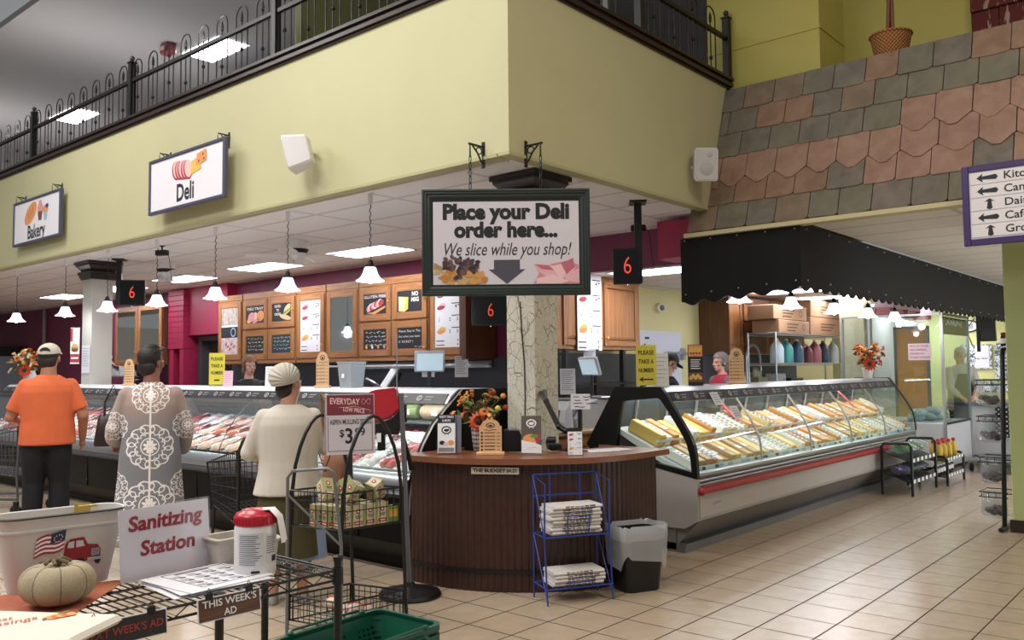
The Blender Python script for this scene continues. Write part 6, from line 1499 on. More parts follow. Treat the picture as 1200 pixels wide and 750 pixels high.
for sh, (z0, cnt, y0) in enumerate(((0.107, 4, 0.02), (0.428, 8, 0.045))):
    for k in range(cnt):
        dx = rn.uniform(-0.012, 0.012); th = 0.022
        c = Rm @ Vector((Wd / 2 + dx, y0 + 0.105 + rn.uniform(-0.008, 0.008), z0 + k * (th + 0.001)))
        b = MB(NEWS); w_, d_ = 0.355, 0.19
        prof = [(-d_ / 2 + 0.004, 0), (-d_ / 2 - 0.006, th * 0.5), (-d_ / 2 + 0.004, th), (d_ / 2, th), (d_ / 2, 0)]
        b.rings([[(-w_ / 2, y, z) for y, z in prof], [(w_ / 2, y, z) for y, z in prof]])
        r2 = random.Random(k + sh * 10); b.M = frame((0, -d_ / 2 - 0.0012, th * 0.5), (1, 0, 0), (0, 0, 1))
        x = -w_ * 0.25
        while x < w_ * 0.28:
            q = r2.uniform(0.015, 0.04); b.mat(NEWSI if r2.random() < 0.6 else NEWSR); b.box((x + q / 2, 0, 0), (q, th * r2.uniform(0.55, 0.85), 0.006)); x += q + 0.008
        o = b.build('newspaper', smooth=0); o.location = c; o.rotation_euler = (0, 0, math.atan2(RU.y, RU.x) + rn.uniform(-0.04, 0.04))
        pos = ('bottom', 'second from bottom', 'third from bottom', 'fourth from bottom', 'fifth from bottom', 'sixth from bottom', 'seventh from bottom')
        nm = 'topmost' if k == cnt - 1 else pos[k]
        tag(o, 'folded newspaper, %s of the stack on the %s shelf of the blue rack' % (nm, ('lower', 'upper')[sh]), 'newspaper', 'newspapers in the blue rack')
bc = (4.84 + 5.16) / 2 + 0.06, (3.26 + 3.11) / 2 + 0.06
t = thing('waste_bin', 'black waste bin with clear liner standing right of the blue newspaper rack', 'bin', (bc[0], bc[1], 0), math.atan2(3.11 - 3.26, 5.16 - 4.84))
def rrect(w_, d_, r, n=5):
    out = []
    for cx, cy, a0 in ((w_ / 2 - r, d_ / 2 - r, 0), (-w_ / 2 + r, d_ / 2 - r, PI / 2), (-w_ / 2 + r, -d_ / 2 + r, PI), (w_ / 2 - r, -d_ / 2 + r, 1.5 * PI)):
        for k in range(n + 1): a = a0 + PI / 2 * k / n; out.append((cx + r * math.cos(a), cy + r * math.sin(a)))
    return out
b = MB(BLACK)
b.rings([[(x, y, z) for x, y in rrect(w_, d_, 0.05)] for w_, d_, z in ((0.27, 0.20, 0), (0.275, 0.205, 0.01), (0.34, 0.26, 0.40), (0.345, 0.265, 0.405), (0.335, 0.255, 0.405), (0.265, 0.195, 0.02))]); b.build('body', t, smooth=50)
LIN = glassmat('bin_liner', '#eef2f8', 0.15, 0.2, 0.3)
b = MB(LIN); r2 = random.Random(3)
base = rrect(0.36, 0.28, 0.06, 8); n = len(base); wob = [r2.uniform(-0.008, 0.012) for _ in range(n)]; drop = [0.20 + 0.05 * math.sin(i * 0.55 + 1) + r2.uniform(-0.01, 0.01) for i in range(n)]
rs = []
for f_, z in ((0.93, 0.34), (0.98, 0.425), (1.02, 0.44), (1.05, 0.43), (1.05, 0.36)): rs.append([(x * (f_ + wob[i]), y * (f_ + wob[i]), z + wob[i] * 0.8) for i, (x, y) in enumerate(base)])
rs.append([(x * (1.03 + wob[(i * 3) % n] * 1.5), y * (1.03 + wob[(i * 3) % n] * 1.5), 0.30) for i, (x, y) in enumerate(base)])
rs.append([(x * (0.99 + wob[(i * 5) % n] * 2), y * (0.99 + wob[(i * 5) % n] * 2), drop[i]) for i, (x, y) in enumerate(base)])
b.rings(rs, True, False); b.build('liner', t, smooth=70, label='translucent liner bag folded over the rim')
t = thing('ticket_dispenser', 'red and black ticket dispenser on a grey pole with round black base', 'dispenser', (3.96, 4.32, 0))
b = MB(BLACK); b.lathe([(0.205, 0), (0.21, 0.012), (0.20, 0.03), (0.10, 0.05), (0.04, 0.065), (0.03, 0.09)], n=36); b.build('base', t, smooth=40)
b = MB(mat('pole_grey', '#6f7074', 0.35, 0.5)); b.bar((0, 0, 0.06), (-0.03, 0.05, 1.345), 0.018, 10); b.build('pole', t)
b = MB(mat('pole_thin', '#a7a9ad', 0.3, 0.7)); b.bar((-0.05, 0.07, 1.30), (-0.05, 0.07, 1.75), 0.005, 6); b.build('thin_rod', t)
F = frame((-0.10, 0.20, 1.17), CS, (0, 0, 1))
cx = [(-0.19, 0.02), (-0.13, 0.15), (0.0, 0.215), (0.14, 0.22), (0.19, 0.05), (0.02, -0.07), (-0.10, -0.06)]
b = MB(mat('dispenser_red', '#b01c26', 0.3)); b.M = F; b.prism([(-0.17, 0.06), (-0.11, 0.155), (-0.03, 0.20), (0.12, 0.215), (0.165, 0.08), (0.10, 0.02), (0.0, -0.02), (-0.09, -0.02)], -0.05, 0.06)
bmesh.ops.bevel(b.bm, geom=b.bm.edges[:], offset=0.012, segments=2, affect='EDGES'); b.build('head', t, smooth=40, label='red plastic head')
b = MB(BLACK); b.M = F; b.prism([(0.165, 0.08), (0.17, -0.02), (0.14, -0.10), (-0.06, -0.10), (-0.09, -0.02), (0.0, -0.03), (0.10, 0.01)], -0.045, 0.05); b.box((0.18, 0.04, 0), (0.02, 0.12, 0.05)); b.build('body', t, smooth=0)
b = MB(BLACK); b.M = F; b.prism([(0.16, -0.1), (0.17, -0.09), (0.24, -0.34), (0.21, -0.35)], -0.02, 0.02); b.box((0.02, -0.15, 0), (0.05, 0.12, 0.04)); b.build('bracket', t, smooth=0)
b = MB(CARD); b.M = F; b.box((0.01, -0.12, 0.055), (0.03, 0.06, 0.002)); b.build('paper_ticket', t, smooth=0)
WIRE = mat('black_wire', '#0f0f10', 0.4)
TZ = 0.80
TX0, TX1, TY0, TY1 = 0.35, 1.93, 2.48, 2.93
t = thing('wire_shelf_table', 'black wire shelf table holding the sanitizing station', 'shelf', ((TX0 + TX1) / 2, 2.7, 0))
b = MB(WIRE)
k = 0; x = TX0 + 0.02
while x < TX1: b.bar((x, TY0, TZ - 0.003), (x, TY1, TZ - 0.003), 0.0026, 4); x += 0.027
for y in (TY0 + 0.12, TY0 + 0.24, TY0 + 0.34): b.bar((TX0, y, TZ - 0.009), (TX1, y, TZ - 0.009), 0.0035, 4)
b.build('deck', t, world=True)
for nm, a, c in (('front', (TX0, TY0), (TX1, TY0)), ('back', (TX0, TY1), (TX1, TY1)), ('left', (TX0, TY0), (TX0, TY1)), ('right', (TX1, TY0), (TX1, TY1))):
    a = Vector(a); c = Vector(c); L_ = (c - a).length; d = (c - a) / L_
    b = MB(WIRE); P = lambda s_, z: (a.x + d.x * s_, a.y + d.y * s_, z)
    b.bar(P(0, TZ - 0.002), P(L_, TZ - 0.002), 0.0045, 6); b.bar(P(0, TZ - 0.036), P(L_, TZ - 0.036), 0.0045, 6)
    n = int(L_ / 0.05); b.tube([P(L_ * i / n, TZ - 0.036 if i % 2 else TZ - 0.002) for i in range(n + 1)], 0.0026, 4)
    b.build('edge_truss', t, world=True)
for (x, y) in ((TX1, TY0), (TX1, TY1), (TX0, TY0), (TX0, TY1), (1.47, TY0)):
    zt = 0.85 if x != 1.47 else 0.79
    b = MB(WIRE); b.lathe([(0.0135, 0), (0.0135, zt - 0.02), (0.017, zt - 0.02), (0.017, zt - 0.004), (0.012, zt)], (x, y, 0), 12); b.lathe([(0.02, TZ - 0.05), (0.018, TZ + 0.01)], (x, y, 0), 12)
    for j in range(6): b.lathe([(0.0145, 0.5 + j * 0.03), (0.0145, 0.503 + j * 0.03)], (x, y, 0), 12, False)
    b.build('post', t, world=True, smooth=50)
SH = TZ + 0.0015
TERRA = mat('terracotta_cloth', '#b1664c', 0.85, noise=0.08, nscale=30, bump=0.3, bscale=300)
b = MB(TERRA); r2 = random.Random(4)
C0, C1, C2, C3 = (1.36, 2.90), (1.06, 2.585), (0.62, 2.80), (0.80, 3.06)
C0 = (1.38, 2.90); n = 14
grid = [[None] * (n + 1) for _ in range(n + 1)]
for i in range(n + 1):
    for j in range(n + 1):
        u, v_ = i / n, j / n
        p = Vector((*C0, 0)) * (1 - u) * (1 - v_) + Vector((*C1, 0)) * u * (1 - v_) + Vector((*C2, 0)) * u * v_ + Vector((*C3, 0)) * (1 - u) * v_
        edge = min(u, v_, 1 - u, 1 - v_)
        grid[i][j] = b.v((p.x, min(p.y, 3.02), SH + 0.003 + (0.004 * abs(math.sin(i * 1.7 + j * 0.9)) if edge < 0.12 else 0.0)))
for i in range(n):
    for j in range(n): b.f([grid[i][j], grid[i + 1][j], grid[i + 1][j + 1], grid[i][j + 1]])
tag(b.build('cloth_mat', smooth=60, solid=0.003), 'terracotta orange cloth spread on the wire shelf under the white tin', 'cloth')
TINW = mat('tin_white', '#c9c6c2', 0.38, noise=0.03, nscale=8)
ta = math.radians(-7)
t = thing('metal_tin', 'white tapered metal tin with red pickup truck and flag picture', 'tin', (1.195, 3.00, SH + 0.006), ta)
b = MB(TINW)
def tin_ring(w_, d_, r, z): return [(x, y, z) for x, y in rrect(w_, d_, r, 6)]
b.rings([tin_ring(0.30, 0.11, 0.05, 0), tin_ring(0.302, 0.112, 0.05, 0.006), tin_ring(0.372, 0.15, 0.06, 0.19), tin_ring(0.380, 0.156, 0.06, 0.192), tin_ring(0.381, 0.157, 0.06, 0.198), tin_ring(0.374, 0.152, 0.06, 0.2), tin_ring(0.386, 0.158, 0.06, 0.238), tin_ring(0.392, 0.164, 0.062, 0.242), tin_ring(0.380, 0.152, 0.058, 0.240), tin_ring(0.30, 0.10, 0.045, 0.01)]); b.build('body', t, smooth=50)
b = MB(mat('tin_seam', '#2b2a2a', 0.5)); b.tube(tin_ring(0.391, 0.163, 0.062, 0.236), 0.0022, 5, True); b.build('rim_line', t)
b = MB(mat('gold_tag', '#b59a3a', 0.3, 0.4)); b.box((0.085, 0.0, 0.248), (0.055, 0.03, 0.006)); b.Bx(0.06, 0.11, 0.055, 0.06, 0.205, 0.25); b.build('sale_tag', t, smooth=0, label='gold paper tag')
tilt = math.atan2(0.019, 0.19)
Fp = frame((0, -0.0555, 0.0), (1, 0, 0), (0, -math.sin(tilt), math.cos(tilt)))
b = MB(mat('truck_red', '#8e1f25', 0.45)); b.M = Fp @ Tr(0, 0, 0.001)
poly2(b, [(-0.075, 0.095), (-0.005, 0.1), (0.0, 0.145), (0.015, 0.158), (0.055, 0.16), (0.068, 0.135), (0.098, 0.13), (0.108, 0.115), (0.108, 0.085), (0.03, 0.075), (-0.07, 0.063)], 0.001)
b.mat(mat('truck_glass', '#c5ccd0', 0.3)); poly2(b, [(0.006, 0.13), (0.009, 0.148), (0.026, 0.15), (0.026, 0.128)], 0.0014); poly2(b, [(0.032, 0.128), (0.032, 0.15), (0.052, 0.15), (0.058, 0.13)], 0.0014)
b.mat(INK)
for wx, wy in ((-0.052, 0.068), (0.045, 0.075), (0.1, 0.082)): ell2(b, wx, wy, 0.017 if wx != 0.1 else 0.01, 0.017, 0.0016)
b.mat(mat('chrome_print', '#b8bcc0', 0.3))
for wx, wy in ((-0.052, 0.068), (0.045, 0.075)): ell2(b, wx, wy, 0.008, 0.008, 0.0019)
rect2(b, 0.068, 0.112, 0.08, 0.09, 0.0019); rect2(b, 0.08, 0.104, 0.095, 0.118, 0.0017); b.mat(INK)
for i in range(4): rect2(b, 0.082, 0.102, 0.098 + i * 0.005, 0.100 + i * 0.005, 0.002)
fl = lambda u, v_: (-0.085 + 0.085 * u - 0.006 * (1 - v_) , 0.108 + 0.022 * u + 0.062 * v_ + 0.006 * math.sin(u * 6))
for i in range(9):
    b.mat(mat('flag_red', '#a12b33', 0.5) if i % 2 == 0 else CARD)
    for k in range(6): poly2(b, [fl(k / 6, i / 9), fl((k + 1) / 6, i / 9), fl((k + 1) / 6, (i + 1) / 9), fl(k / 6, (i + 1) / 9)], 0.0022)
b.mat(mat('flag_blue', '#2a3154', 0.5)); poly2(b, [fl(0.5, 0.5), fl(1, 0.5), fl(1, 1.02), fl(0.5, 1.02)], 0.0026); b.mat(CARD)
for k in range(9): q = fl(0.75 + 0.14 * math.cos(k * 0.7), 0.76 + 0.17 * math.sin(k * 0.7)); ell2(b, q[0], q[1], 0.0018, 0.0018, 0.003, 0, 6)
b.build('truck_picture', t, smooth=0)
t = thing('fabric_pumpkin', 'stuffed beige fabric pumpkin sitting on the orange cloth before the tin', 'pumpkin', (1.095, 2.755, SH + 0.006), 0.5)
FAB = mat('oat_fabric', '#a79a80', 0.9, noise=0.12, nscale=220, bump=0.35, bscale=420)
b = MB(FAB); rs = []; N = 48
for i in range(1, 16):
    th = PI * i / 16; ring = []
    for k in range(N):
        a = 2 * PI * k / N; lob = 1 - 0.07 * (abs(math.cos(a * 4)) ** 8) * math.sin(th); dip = 0.02 * math.exp(-((th) / 0.45) ** 2)
        rr_ = 0.108 * (math.sin(th) ** 0.8) * lob
        ring.append((rr_ * math.cos(a), rr_ * math.sin(a), 0.066 + 0.066 * math.cos(th) - dip + 0.0))
    rs.append(ring)
b.rings(rs); b.build('body', t, smooth=70)
b = MB(mat('pumpkin_thread', '#6d6452', 0.9))
for k in range(4):
    a0 = PI / 8 + k * PI / 4
for k in range(8):
    a = k * PI / 4; pts = []
    for i in range(2, 14):
        th = PI * i / 16; rr_ = 0.108 * (math.sin(th) ** 0.8) * (1 - 0.07 * math.sin(th)) + 0.0005; pts.append((rr_ * math.cos(a), rr_ * math.sin(a), 0.066 + 0.066 * math.cos(th) - 0.02 * math.exp(-((th) / 0.45) ** 2)))
    b.tube(pts, 0.0012, 4)
b.build('seams', t)
b = MB(mat('twine_brown', '#6f6048', 0.9))
for k in range(6):
    a = k * 1.05; b.tube([(0.0, 0, 0.118), (0.02 * math.cos(a), 0.02 * math.sin(a), 0.135), (0.036 * math.cos(a + 0.5), 0.036 * math.sin(a + 0.5), 0.124)], 0.006, 6)
b.tube([(0.012 * math.cos(q), 0.012 * math.sin(q), 0.122 + 0.003 * i) for i, q in enumerate([j * 0.9 for j in range(8)])], 0.005, 6); b.build('twine_stem', t)
TOW = mat('towel_cream', '#d9d4c8', 0.85, bump=0.15, bscale=400)
twa = math.atan2(2.49 - 2.80, 1.14 - 0.94)
t = thing('printed_towel', 'folded cream harvest towel with orange script and pumpkin at the shelf edge', 'towel', (0.93, 2.55, SH), twa)
b = MB(TOW); rs = []
for i in range(10):
    u = i / 9; y = 0.10 - 0.26 * u; z = 0.026 - (0.0 if u < 0.75 else (u - 0.75) * 0.03); zz = 0.0 if u < 0.75 else -(u - 0.75) * 0.0
    rs.append([(-0.21, y, zz + 0.001), (0.21, y, zz + 0.001), (0.222, y, zz + 0.013), (0.21, y, z), (-0.21, y, z), (-0.222, y, 0.013)])
b.rings(rs); b.build('cloth', t, smooth=40)
b = MB(mat('towel_layer', '#b9b3a6', 0.9)); b.Bx(-0.2215, 0.2215, 0.095, 0.1015, 0.011, 0.013); b.build('fold_line', t, smooth=0)
b = MB(mat('script_orange', '#c5603c', 0.8)); b.M = Tr(0.0, 0, 0.0268) @ Rz(-twa - 0.12)
b.text('Harvest', 0.05, -0.075, 0.07, 0.0012, shear=0.35, fit=0.12); b.text('Blessings', 0.055, -0.045, 0.025, 0.0012, shear=0.35, fit=0.16)
b.mat(ORN)
for k in range(5): b.mat((ORN, mat('pumpkin_print', '#d06a2c', 0.8))[k % 2]); ell2(b, 0.09 + 0.013 * (k - 2), -0.005, 0.012, 0.02, 0.0013 + k * 0.0002)
b.mat(YEP); ell2(b, 0.08, 0.018, 0.04, 0.008, 0.0012, 0.35); b.mat(BRNP); poly2(b, [(0.04, -0.01), (0.145, 0.045), (0.147, 0.04), (0.042, -0.018)], 0.0011); b.mat(GRNP); ell2(b, 0.105, 0.025, 0.02, 0.006, 0.0022, 0.4)
b.build('print', t, smooth=0)
sa = math.radians(6)
t = thing('sanitizing_sign', 'upright white sign in clear holder reading Sanitizing Station in red', 'sign', (1.50, 2.862, SH + 0.0), sa)
F = frame((0, 0, 0), (1, 0, 0), (0, 0.10, 1))
b = MB(mat('paper_lilac', '#d3cfdb', 0.5)); b.M = F; b.box((0, 0.125, 0), (0.345, 0.235, 0.002)); b.build('sheet', t, smooth=0)
b = MB(mat('sign_crimson', '#8f1432', 0.5)); b.M = F @ Tr(0, 0, 0.0015); b.text('Sanitizing', 0.068, -0.0, 0.19, 0.001, bold=0.03, fit=0.285, shear=0.1); b.text('Station', 0.068, 0.005, 0.105, 0.001, bold=0.03, fit=0.21, shear=0.1); b.build('lettering', t, smooth=0)
b = MB(ACR); b.M = F; b.box((0, 0.125, 0.004), (0.355, 0.25, 0.002)); b.box((0, 0.125, -0.004), (0.355, 0.25, 0.002)); b.box((0, 0.0015, -0.03), (0.355, 0.003, 0.08)); b.build('holder', t, smooth=0)
t = thing('wipes_canister', 'white disinfecting wipes canister with red lid and pulled wipe', 'canister', (1.69, 2.625, SH))
CANW = mat('canister_white', '#dcdada', 0.35)
b = MB(CANW); b.lathe([(0.062, 0), (0.068, 0.006), (0.070, 0.02), (0.070, 0.168), (0.066, 0.178), (0.062, 0.18)], n=36); b.build('body', t, smooth=50)
b = MB(mat('lid_red', '#b0182a', 0.3)); b.lathe([(0.066, 0.176), (0.071, 0.18), (0.071, 0.205), (0.064, 0.216), (0.05, 0.220), (0.045, 0.226), (0.02, 0.228)], n=36)
for k in range(36):
    a = 2 * PI * k / 36; b.box((0.071 * math.cos(a), 0.071 * math.sin(a), 0.192), (0.003, 0.003, 0.022))
b.build('lid', t, smooth=50)
b = MB(mat('label_sheet', '#cfd0d3', 0.5))
lab = lambda a0, a1, z0, z1, rr_: [b.quad((rr_ * math.cos(a0 + (a1 - a0) * i / 8), rr_ * math.sin(a0 + (a1 - a0) * i / 8), z0), (rr_ * math.cos(a0 + (a1 - a0) * (i + 1) / 8), rr_ * math.sin(a0 + (a1 - a0) * (i + 1) / 8), z0), (rr_ * math.cos(a0 + (a1 - a0) * (i + 1) / 8), rr_ * math.sin(a0 + (a1 - a0) * (i + 1) / 8), z1), (rr_ * math.cos(a0 + (a1 - a0) * i / 8), rr_ * math.sin(a0 + (a1 - a0) * i / 8), z1)) for i in range(8)]
a0 = math.radians(186); lab(a0, a0 + 1.3, 0.045, 0.155, 0.0706); lab(a0 + 1.4, a0 + 2.2, 0.05, 0.15, 0.0706)
b.mat(mat('label_text', '#5c5d66', 0.6)); r2 = random.Random(6)
for i in range(15): lab(a0 + 0.08, a0 + 1.22 - r2.uniform(0, 0.4), 0.05 + i * 0.0068, 0.0525 + i * 0.0068, 0.0709)
for i in range(8): lab(a0 + 1.45, a0 + 2.1 - r2.uniform(0, 0.2), 0.085 + i * 0.0075, 0.0875 + i * 0.0075, 0.0709)
b.mat(INK); lab(a0 + 1.75, a0 + 2.1, 0.055, 0.075, 0.071); lab(a0 + 0.7, a0 + 1.1, 0.022, 0.03, 0.071)
b.build('label', t, smooth=60)
b = MB(mat('wipe_white', '#e6e4e6', 0.8)); cs = Vector((0.6514, -0.7587, 0)); pts = [(0.02, 0.226), (0.055, 0.228), (0.082, 0.20), (0.092, 0.15), (0.098, 0.115)]
rs = []
for (d_, z) in pts: c = cs * d_; tn = Vector((0.757, 0.65, 0)); rs.append([(c.x - tn.x * 0.028, c.y - tn.y * 0.028, z), (c.x - tn.x * 0.009 + cs.x * 0.008, c.y - tn.y * 0.009 + cs.y * 0.008, z), (c.x + tn.x * 0.010, c.y + tn.y * 0.010, z + 0.003), (c.x + tn.x * 0.028 + cs.x * 0.006, c.y + tn.y * 0.028, z)])
b.rings(rs, False, False); b.build('wipe', t, smooth=70, solid=0.002)
def pulp_tub(loc, square, label):
    t = thing('pulp_tub', label, 'tub', loc)
    m = mat('pulp_grey', '#b9b3aa', 0.8, noise=0.06, nscale=60)
    b = MB(m)
    if square:
        rs = [tin_ring(w_, d_, 0.012, z) for w_, d_, z in ((0.10, 0.09, 0), (0.135, 0.12, 0.098), (0.15, 0.135, 0.1), (0.15, 0.135, 0.106), (0.13, 0.115, 0.106), (0.095, 0.085, 0.006))]; b.rings(rs)
    else:
        n = 40; rs = []
        for r_, z, f_ in ((0.042, 0, 0.03), (0.052, 0.085, 0.03), (0.058, 0.09, 0), (0.058, 0.1, 0), (0.052, 0.1, 0), (0.04, 0.008, 0)): rs.append([(r_ * (1 + f_ * (k % 2)) * math.cos(2 * PI * k / n), r_ * (1 + f_ * (k % 2)) * math.sin(2 * PI * k / n), z) for k in range(n)])
        b.rings(rs)
    b.build('walls', t, smooth=35)
    b = MB(m);
    if square: b.tube(tin_ring(0.152, 0.137, 0.014, 0.103), 0.004, 6, True)
    else: b.lathe([(0.057, 0.096), (0.062, 0.1), (0.057, 0.104)], n=30)
    b.build('rim', t)
pulp_tub((1.72, 2.855, SH), True, 'square grey pulp tub directly behind the right end of the sanitizing sign')
pulp_tub((1.79, 2.73, SH), False, 'round ribbed pale tub left of the wipes canister')
rn = random.Random(12)
FC = (1.535, 2.665); fa = math.radians(4)
for k in range(6):
    b = MB(mat('flyer_paper', '#d9d8de', 0.6)); a_ = fa + (rn.uniform(-0.22, 0.16) if k < 5 else 0.0)
    dx, dy = (rn.uniform(-0.02, 0.02), rn.uniform(-0.015, 0.015)) if k < 5 else (0, 0)
    b.M = Tr(FC[0] + dx, FC[1] + dy, SH + 0.0025 + k * 0.003) @ Rz(a_ + 0.0); b.Bx(-0.155, 0.155, -0.15, 0.15, -0.001, 0.001)
    b.mat(mat('flyer_ink', '#4d4d55', 0.7)); r2 = random.Random(k)
    if k == 5:
        b.tube([(-0.09, -0.11, 0.0012), (0.14, -0.11, 0.0012), (0.14, 0.13, 0.0012), (-0.09, 0.13, 0.0012)], 0.0012, 4, True); rect2(b, -0.05, 0.08, 0.105, 0.12, 0.0014)
        for i in range(4):
            for j in range(4):
                cx, cy = -0.062 + j * 0.058, 0.07 - i * 0.05
                for q in range(3): rect2(b, cx - 0.022, cx + 0.02 - 0.01 * r2.random(), cy + 0.012 - q * 0.011, cy + 0.016 - q * 0.011, 0.0014)
                ell2(b, cx + 0.008, cy - 0.012, 0.012, 0.008, 0.0014)
    tag(b.build('ad_flyer', smooth=0), ('printed advert flyer with bordered grid, topmost of the stack on the wire shelf' if k == 5 else 'white advert flyer in the stack on the wire shelf, %s from the bottom' % ('lowest', 'second', 'third', 'fourth', 'fifth')[k]).replace('lowest from the bottom', 'lowest'), 'flyer', 'advert flyers on the wire shelf')
def edge_sign(x0, x1, lines, wood, ink, label, tilt=0.12):
    t = thing('shelf_sign', label, 'sign', ((x0 + x1) / 2, TY0 - 0.022, 0.772))
    w_ = x1 - x0; h_ = 0.072
    F = frame((0, 0, 0), (1, -0.02, 0), (0, tilt, 1))
    b = MB(CARD); b.M = F; b.box((0, 0, 0), (w_, h_, 0.004)); b.build('card', t, smooth=0)
    b = MB(wood); b.M = F; b.box((0, 0, 0.002), (w_ - 0.006, h_ - 0.006, 0.002)); b.build('face', t, smooth=0)
    b = MB(ink); b.M = F @ Tr(0, 0, 0.0032)
    for s_, y, f_ in lines: b.text(s_, 0.03, 0, y, 0.001, bold=0.015, fit=w_ * f_)
    b.build('lettering', t, smooth=0)
    for s_ in (-1, 1):
        b = MB(BLACK); b.M = F @ Tr(s_ * w_ * 0.32, h_ / 2, 0); b.box((0, 0.004, 0.002), (0.024, 0.022, 0.012), 0.003); b.tube([(-0.008, 0.012, 0), (0, 0.028, 0.004), (0.008, 0.012, 0)], 0.0015, 5); b.build('clip', t, smooth=0)
edge_sign(1.385, 1.60, (("THIS WEEK'S", 0.015, 0.86), ('AD', -0.017, 0.2)), oak_mat('sign_walnut', '#4b3024', '#6d4a37', 'x', 2), CARD, "wooden-look shelf sign reading THIS WEEK'S AD")
edge_sign(1.03, 1.285, (("NEXT WEEK'S AD", 0.0, 0.9),), mat('sign_espresso', '#2b2320', 0.5), mat('sign_brick_red', '#a13a35', 0.5), "dark shelf sign reading NEXT WEEK'S AD in red")
L4, B4, R4, F4 = Vector((3.02, 4.33, 0)), Vector((3.42, 4.27, 0)), Vector((3.52, 3.90, 0)), Vector((3.10, 3.95, 0))
t = thing('display_rack', 'black wire display rack with two tall arches and two baskets', 'rack', tuple((L4 + B4 + R4 + F4) / 4))
def V(p, z): return Vector((p.x, p.y, z))
for a, c in ((L4, B4), (F4, R4)):
    m_ = (a + c) / 2; d = (c - a)
    pts = [V(a - d * 0.04, 0.0), V(a, 0.55)]
    for i in range(13):
        q = PI * i / 12; s_ = -math.cos(q) * 0.5; pts.append(V(m_ + d * s_ * (0.95 - 0.30 * (math.sin(q) ** 1.0)), 0.78 + 0.455 * (math.sin(q) ** 0.75)))
    pts += [V(c, 0.55), V(c + d * 0.06, 0.0)]
    b = MB(WIRE); b.tube(pts, 0.011, 8); b.build('arch', t, world=True, smooth=60)
def wire_basket(b, c4, zb, zt, nv=9):
    for i in range(4):
        a, c = c4[i], c4[(i + 1) % 4]
        for z, r_ in ((zb, 0.005), (zt, 0.006), ((zb + zt) / 2, 0.003), (zb * 0.25 + zt * 0.75, 0.003)): b.bar(V(a, z), V(c, z), r_, 5)
        for k in range(nv):
            p = a.lerp(c, (k + 0.5) / nv); b.bar(V(p, zb), V(p, zt + 0.004), 0.0025, 4)
    for k in range(1, 7): b.bar(V(c4[0].lerp(c4[1], k / 7), zb), V(c4[3].lerp(c4[2], k / 7), zb), 0.003, 4)
    for i in range(4): b.bar(V(c4[i], zb), V(c4[i], zt), 0.006, 6)
b = MB(WIRE); wire_basket(b, [L4, B4, R4, F4], 0.595, 0.80); b.build('upper_basket', t, world=True)
b = MB(WIRE); wire_basket(b, [L4, B4, R4, F4], 0.05, 0.19); b.build('lower_basket', t, world=True)
GT = mat('grey_tube', '#7b7c80', 0.35, 0.5)
b = MB(GT); g0, g1 = hz(338, 552, 0.86), None
A_ = Vector((2.66, 3.52, 0)); Bv = Vector((2.80, 3.36, 0))
pa = [hy(348, 700, 3.60), hy(337, 560, 3.60), hy(343, 552, 3.57), hy(384, 549, 3.38), hy(391, 553, 3.36), hy(400, 640, 3.36), hy(402, 700, 3.36)]
pa[0] = Vector((pa[1].x, pa[1].y, 0)); pa[-1] = Vector((pa[-2].x, pa[-2].y, 0))
t2 = thing('basket_stand', 'thin grey bent tube stand in front of the arched display rack', 'stand', (pa[0].x, pa[0].y, 0))
b.tube(pa, 0.008, 8); b.build('front_hoop', t2, world=True, smooth=60)
b = MB(GT); off_ = Vector((0.10, 0.09, 0)); b.tube([pa[0] + off_ * 0, pa[0] + off_, pa[-1] + off_, pa[-1]], 0.007, 6); b.build('floor_bar', t2, world=True, smooth=60)
b = MB(GT); b.bar(pa[1] + Vector((0, 0, -0.08)), pa[5], 0.006, 6); b.build('cross_bar', t2, world=True, smooth=60)
sc_ = (hy(484 - 0, 500, 4.1));
ct = Vector((3.24, 4.13, 1.13))
PS = hy(411, 497, 4.13)
t = thing('price_tent_sign', 'tent sign reading EVERYDAY LOW PRICE, ASPEN MULLING SPICES $3.99 on the arched rack', 'sign', (PS.x, PS.y, PS.z))
ra = math.atan2(-0.7587, 0.6514) + 0.38
F = frame((0, 0, 0), (math.cos(ra), math.sin(ra), 0), Vector((0, 0, 1)) + Vector((-math.sin(ra), math.cos(ra), 0)) * 0.10)
ws, hs = 0.292, 0.36
b = MB(mat('tent_lilac', '#cfc8d0', 0.5)); b.M = F; b.box((0, 0, 0), (ws, hs, 0.003)); b.build('front_card', t, smooth=0)
b = MB(mat('tent_maroon', '#7d2a3a', 0.5)); b.M = F @ Tr(0, 0, 0.0015)
rect2(b, -ws / 2 + 0.004, ws / 2 - 0.004, hs / 2 - 0.125, hs / 2 - 0.004, 0.001)
for y0, y1, x0, x1 in ((-hs / 2 + 0.02, -hs / 2 + 0.023, -0.135, 0.13), (-hs / 2 + 0.02, hs / 2 - 0.135, 0.128, 0.131), (-hs / 2 + 0.02, hs / 2 - 0.135, -0.138, -0.135)): rect2(b, x0, x1, y0, y1, 0.001)
b.mat(PALEP); b.text('EVERYDAY', 0.052, -0.035, 0.135, 0.0018, bold=0.02, fit=0.18, rot=-0.05); b.text('LOW PRICE', 0.036, 0.02, 0.082, 0.0018, bold=0.02, fit=0.13, rot=-0.12)
b.tube([(-0.07, 0.10, 0.002), (0.03, 0.105, 0.002), (0.12, 0.08, 0.002), (0.12, 0.07, 0.002)], 0.0012, 4); b.tube([(0.095 + 0.026 * math.cos(q), 0.135 + 0.018 * math.sin(2 * q), 0.002) for q in [i * 0.5 for i in range(13)]], 0.001, 4)
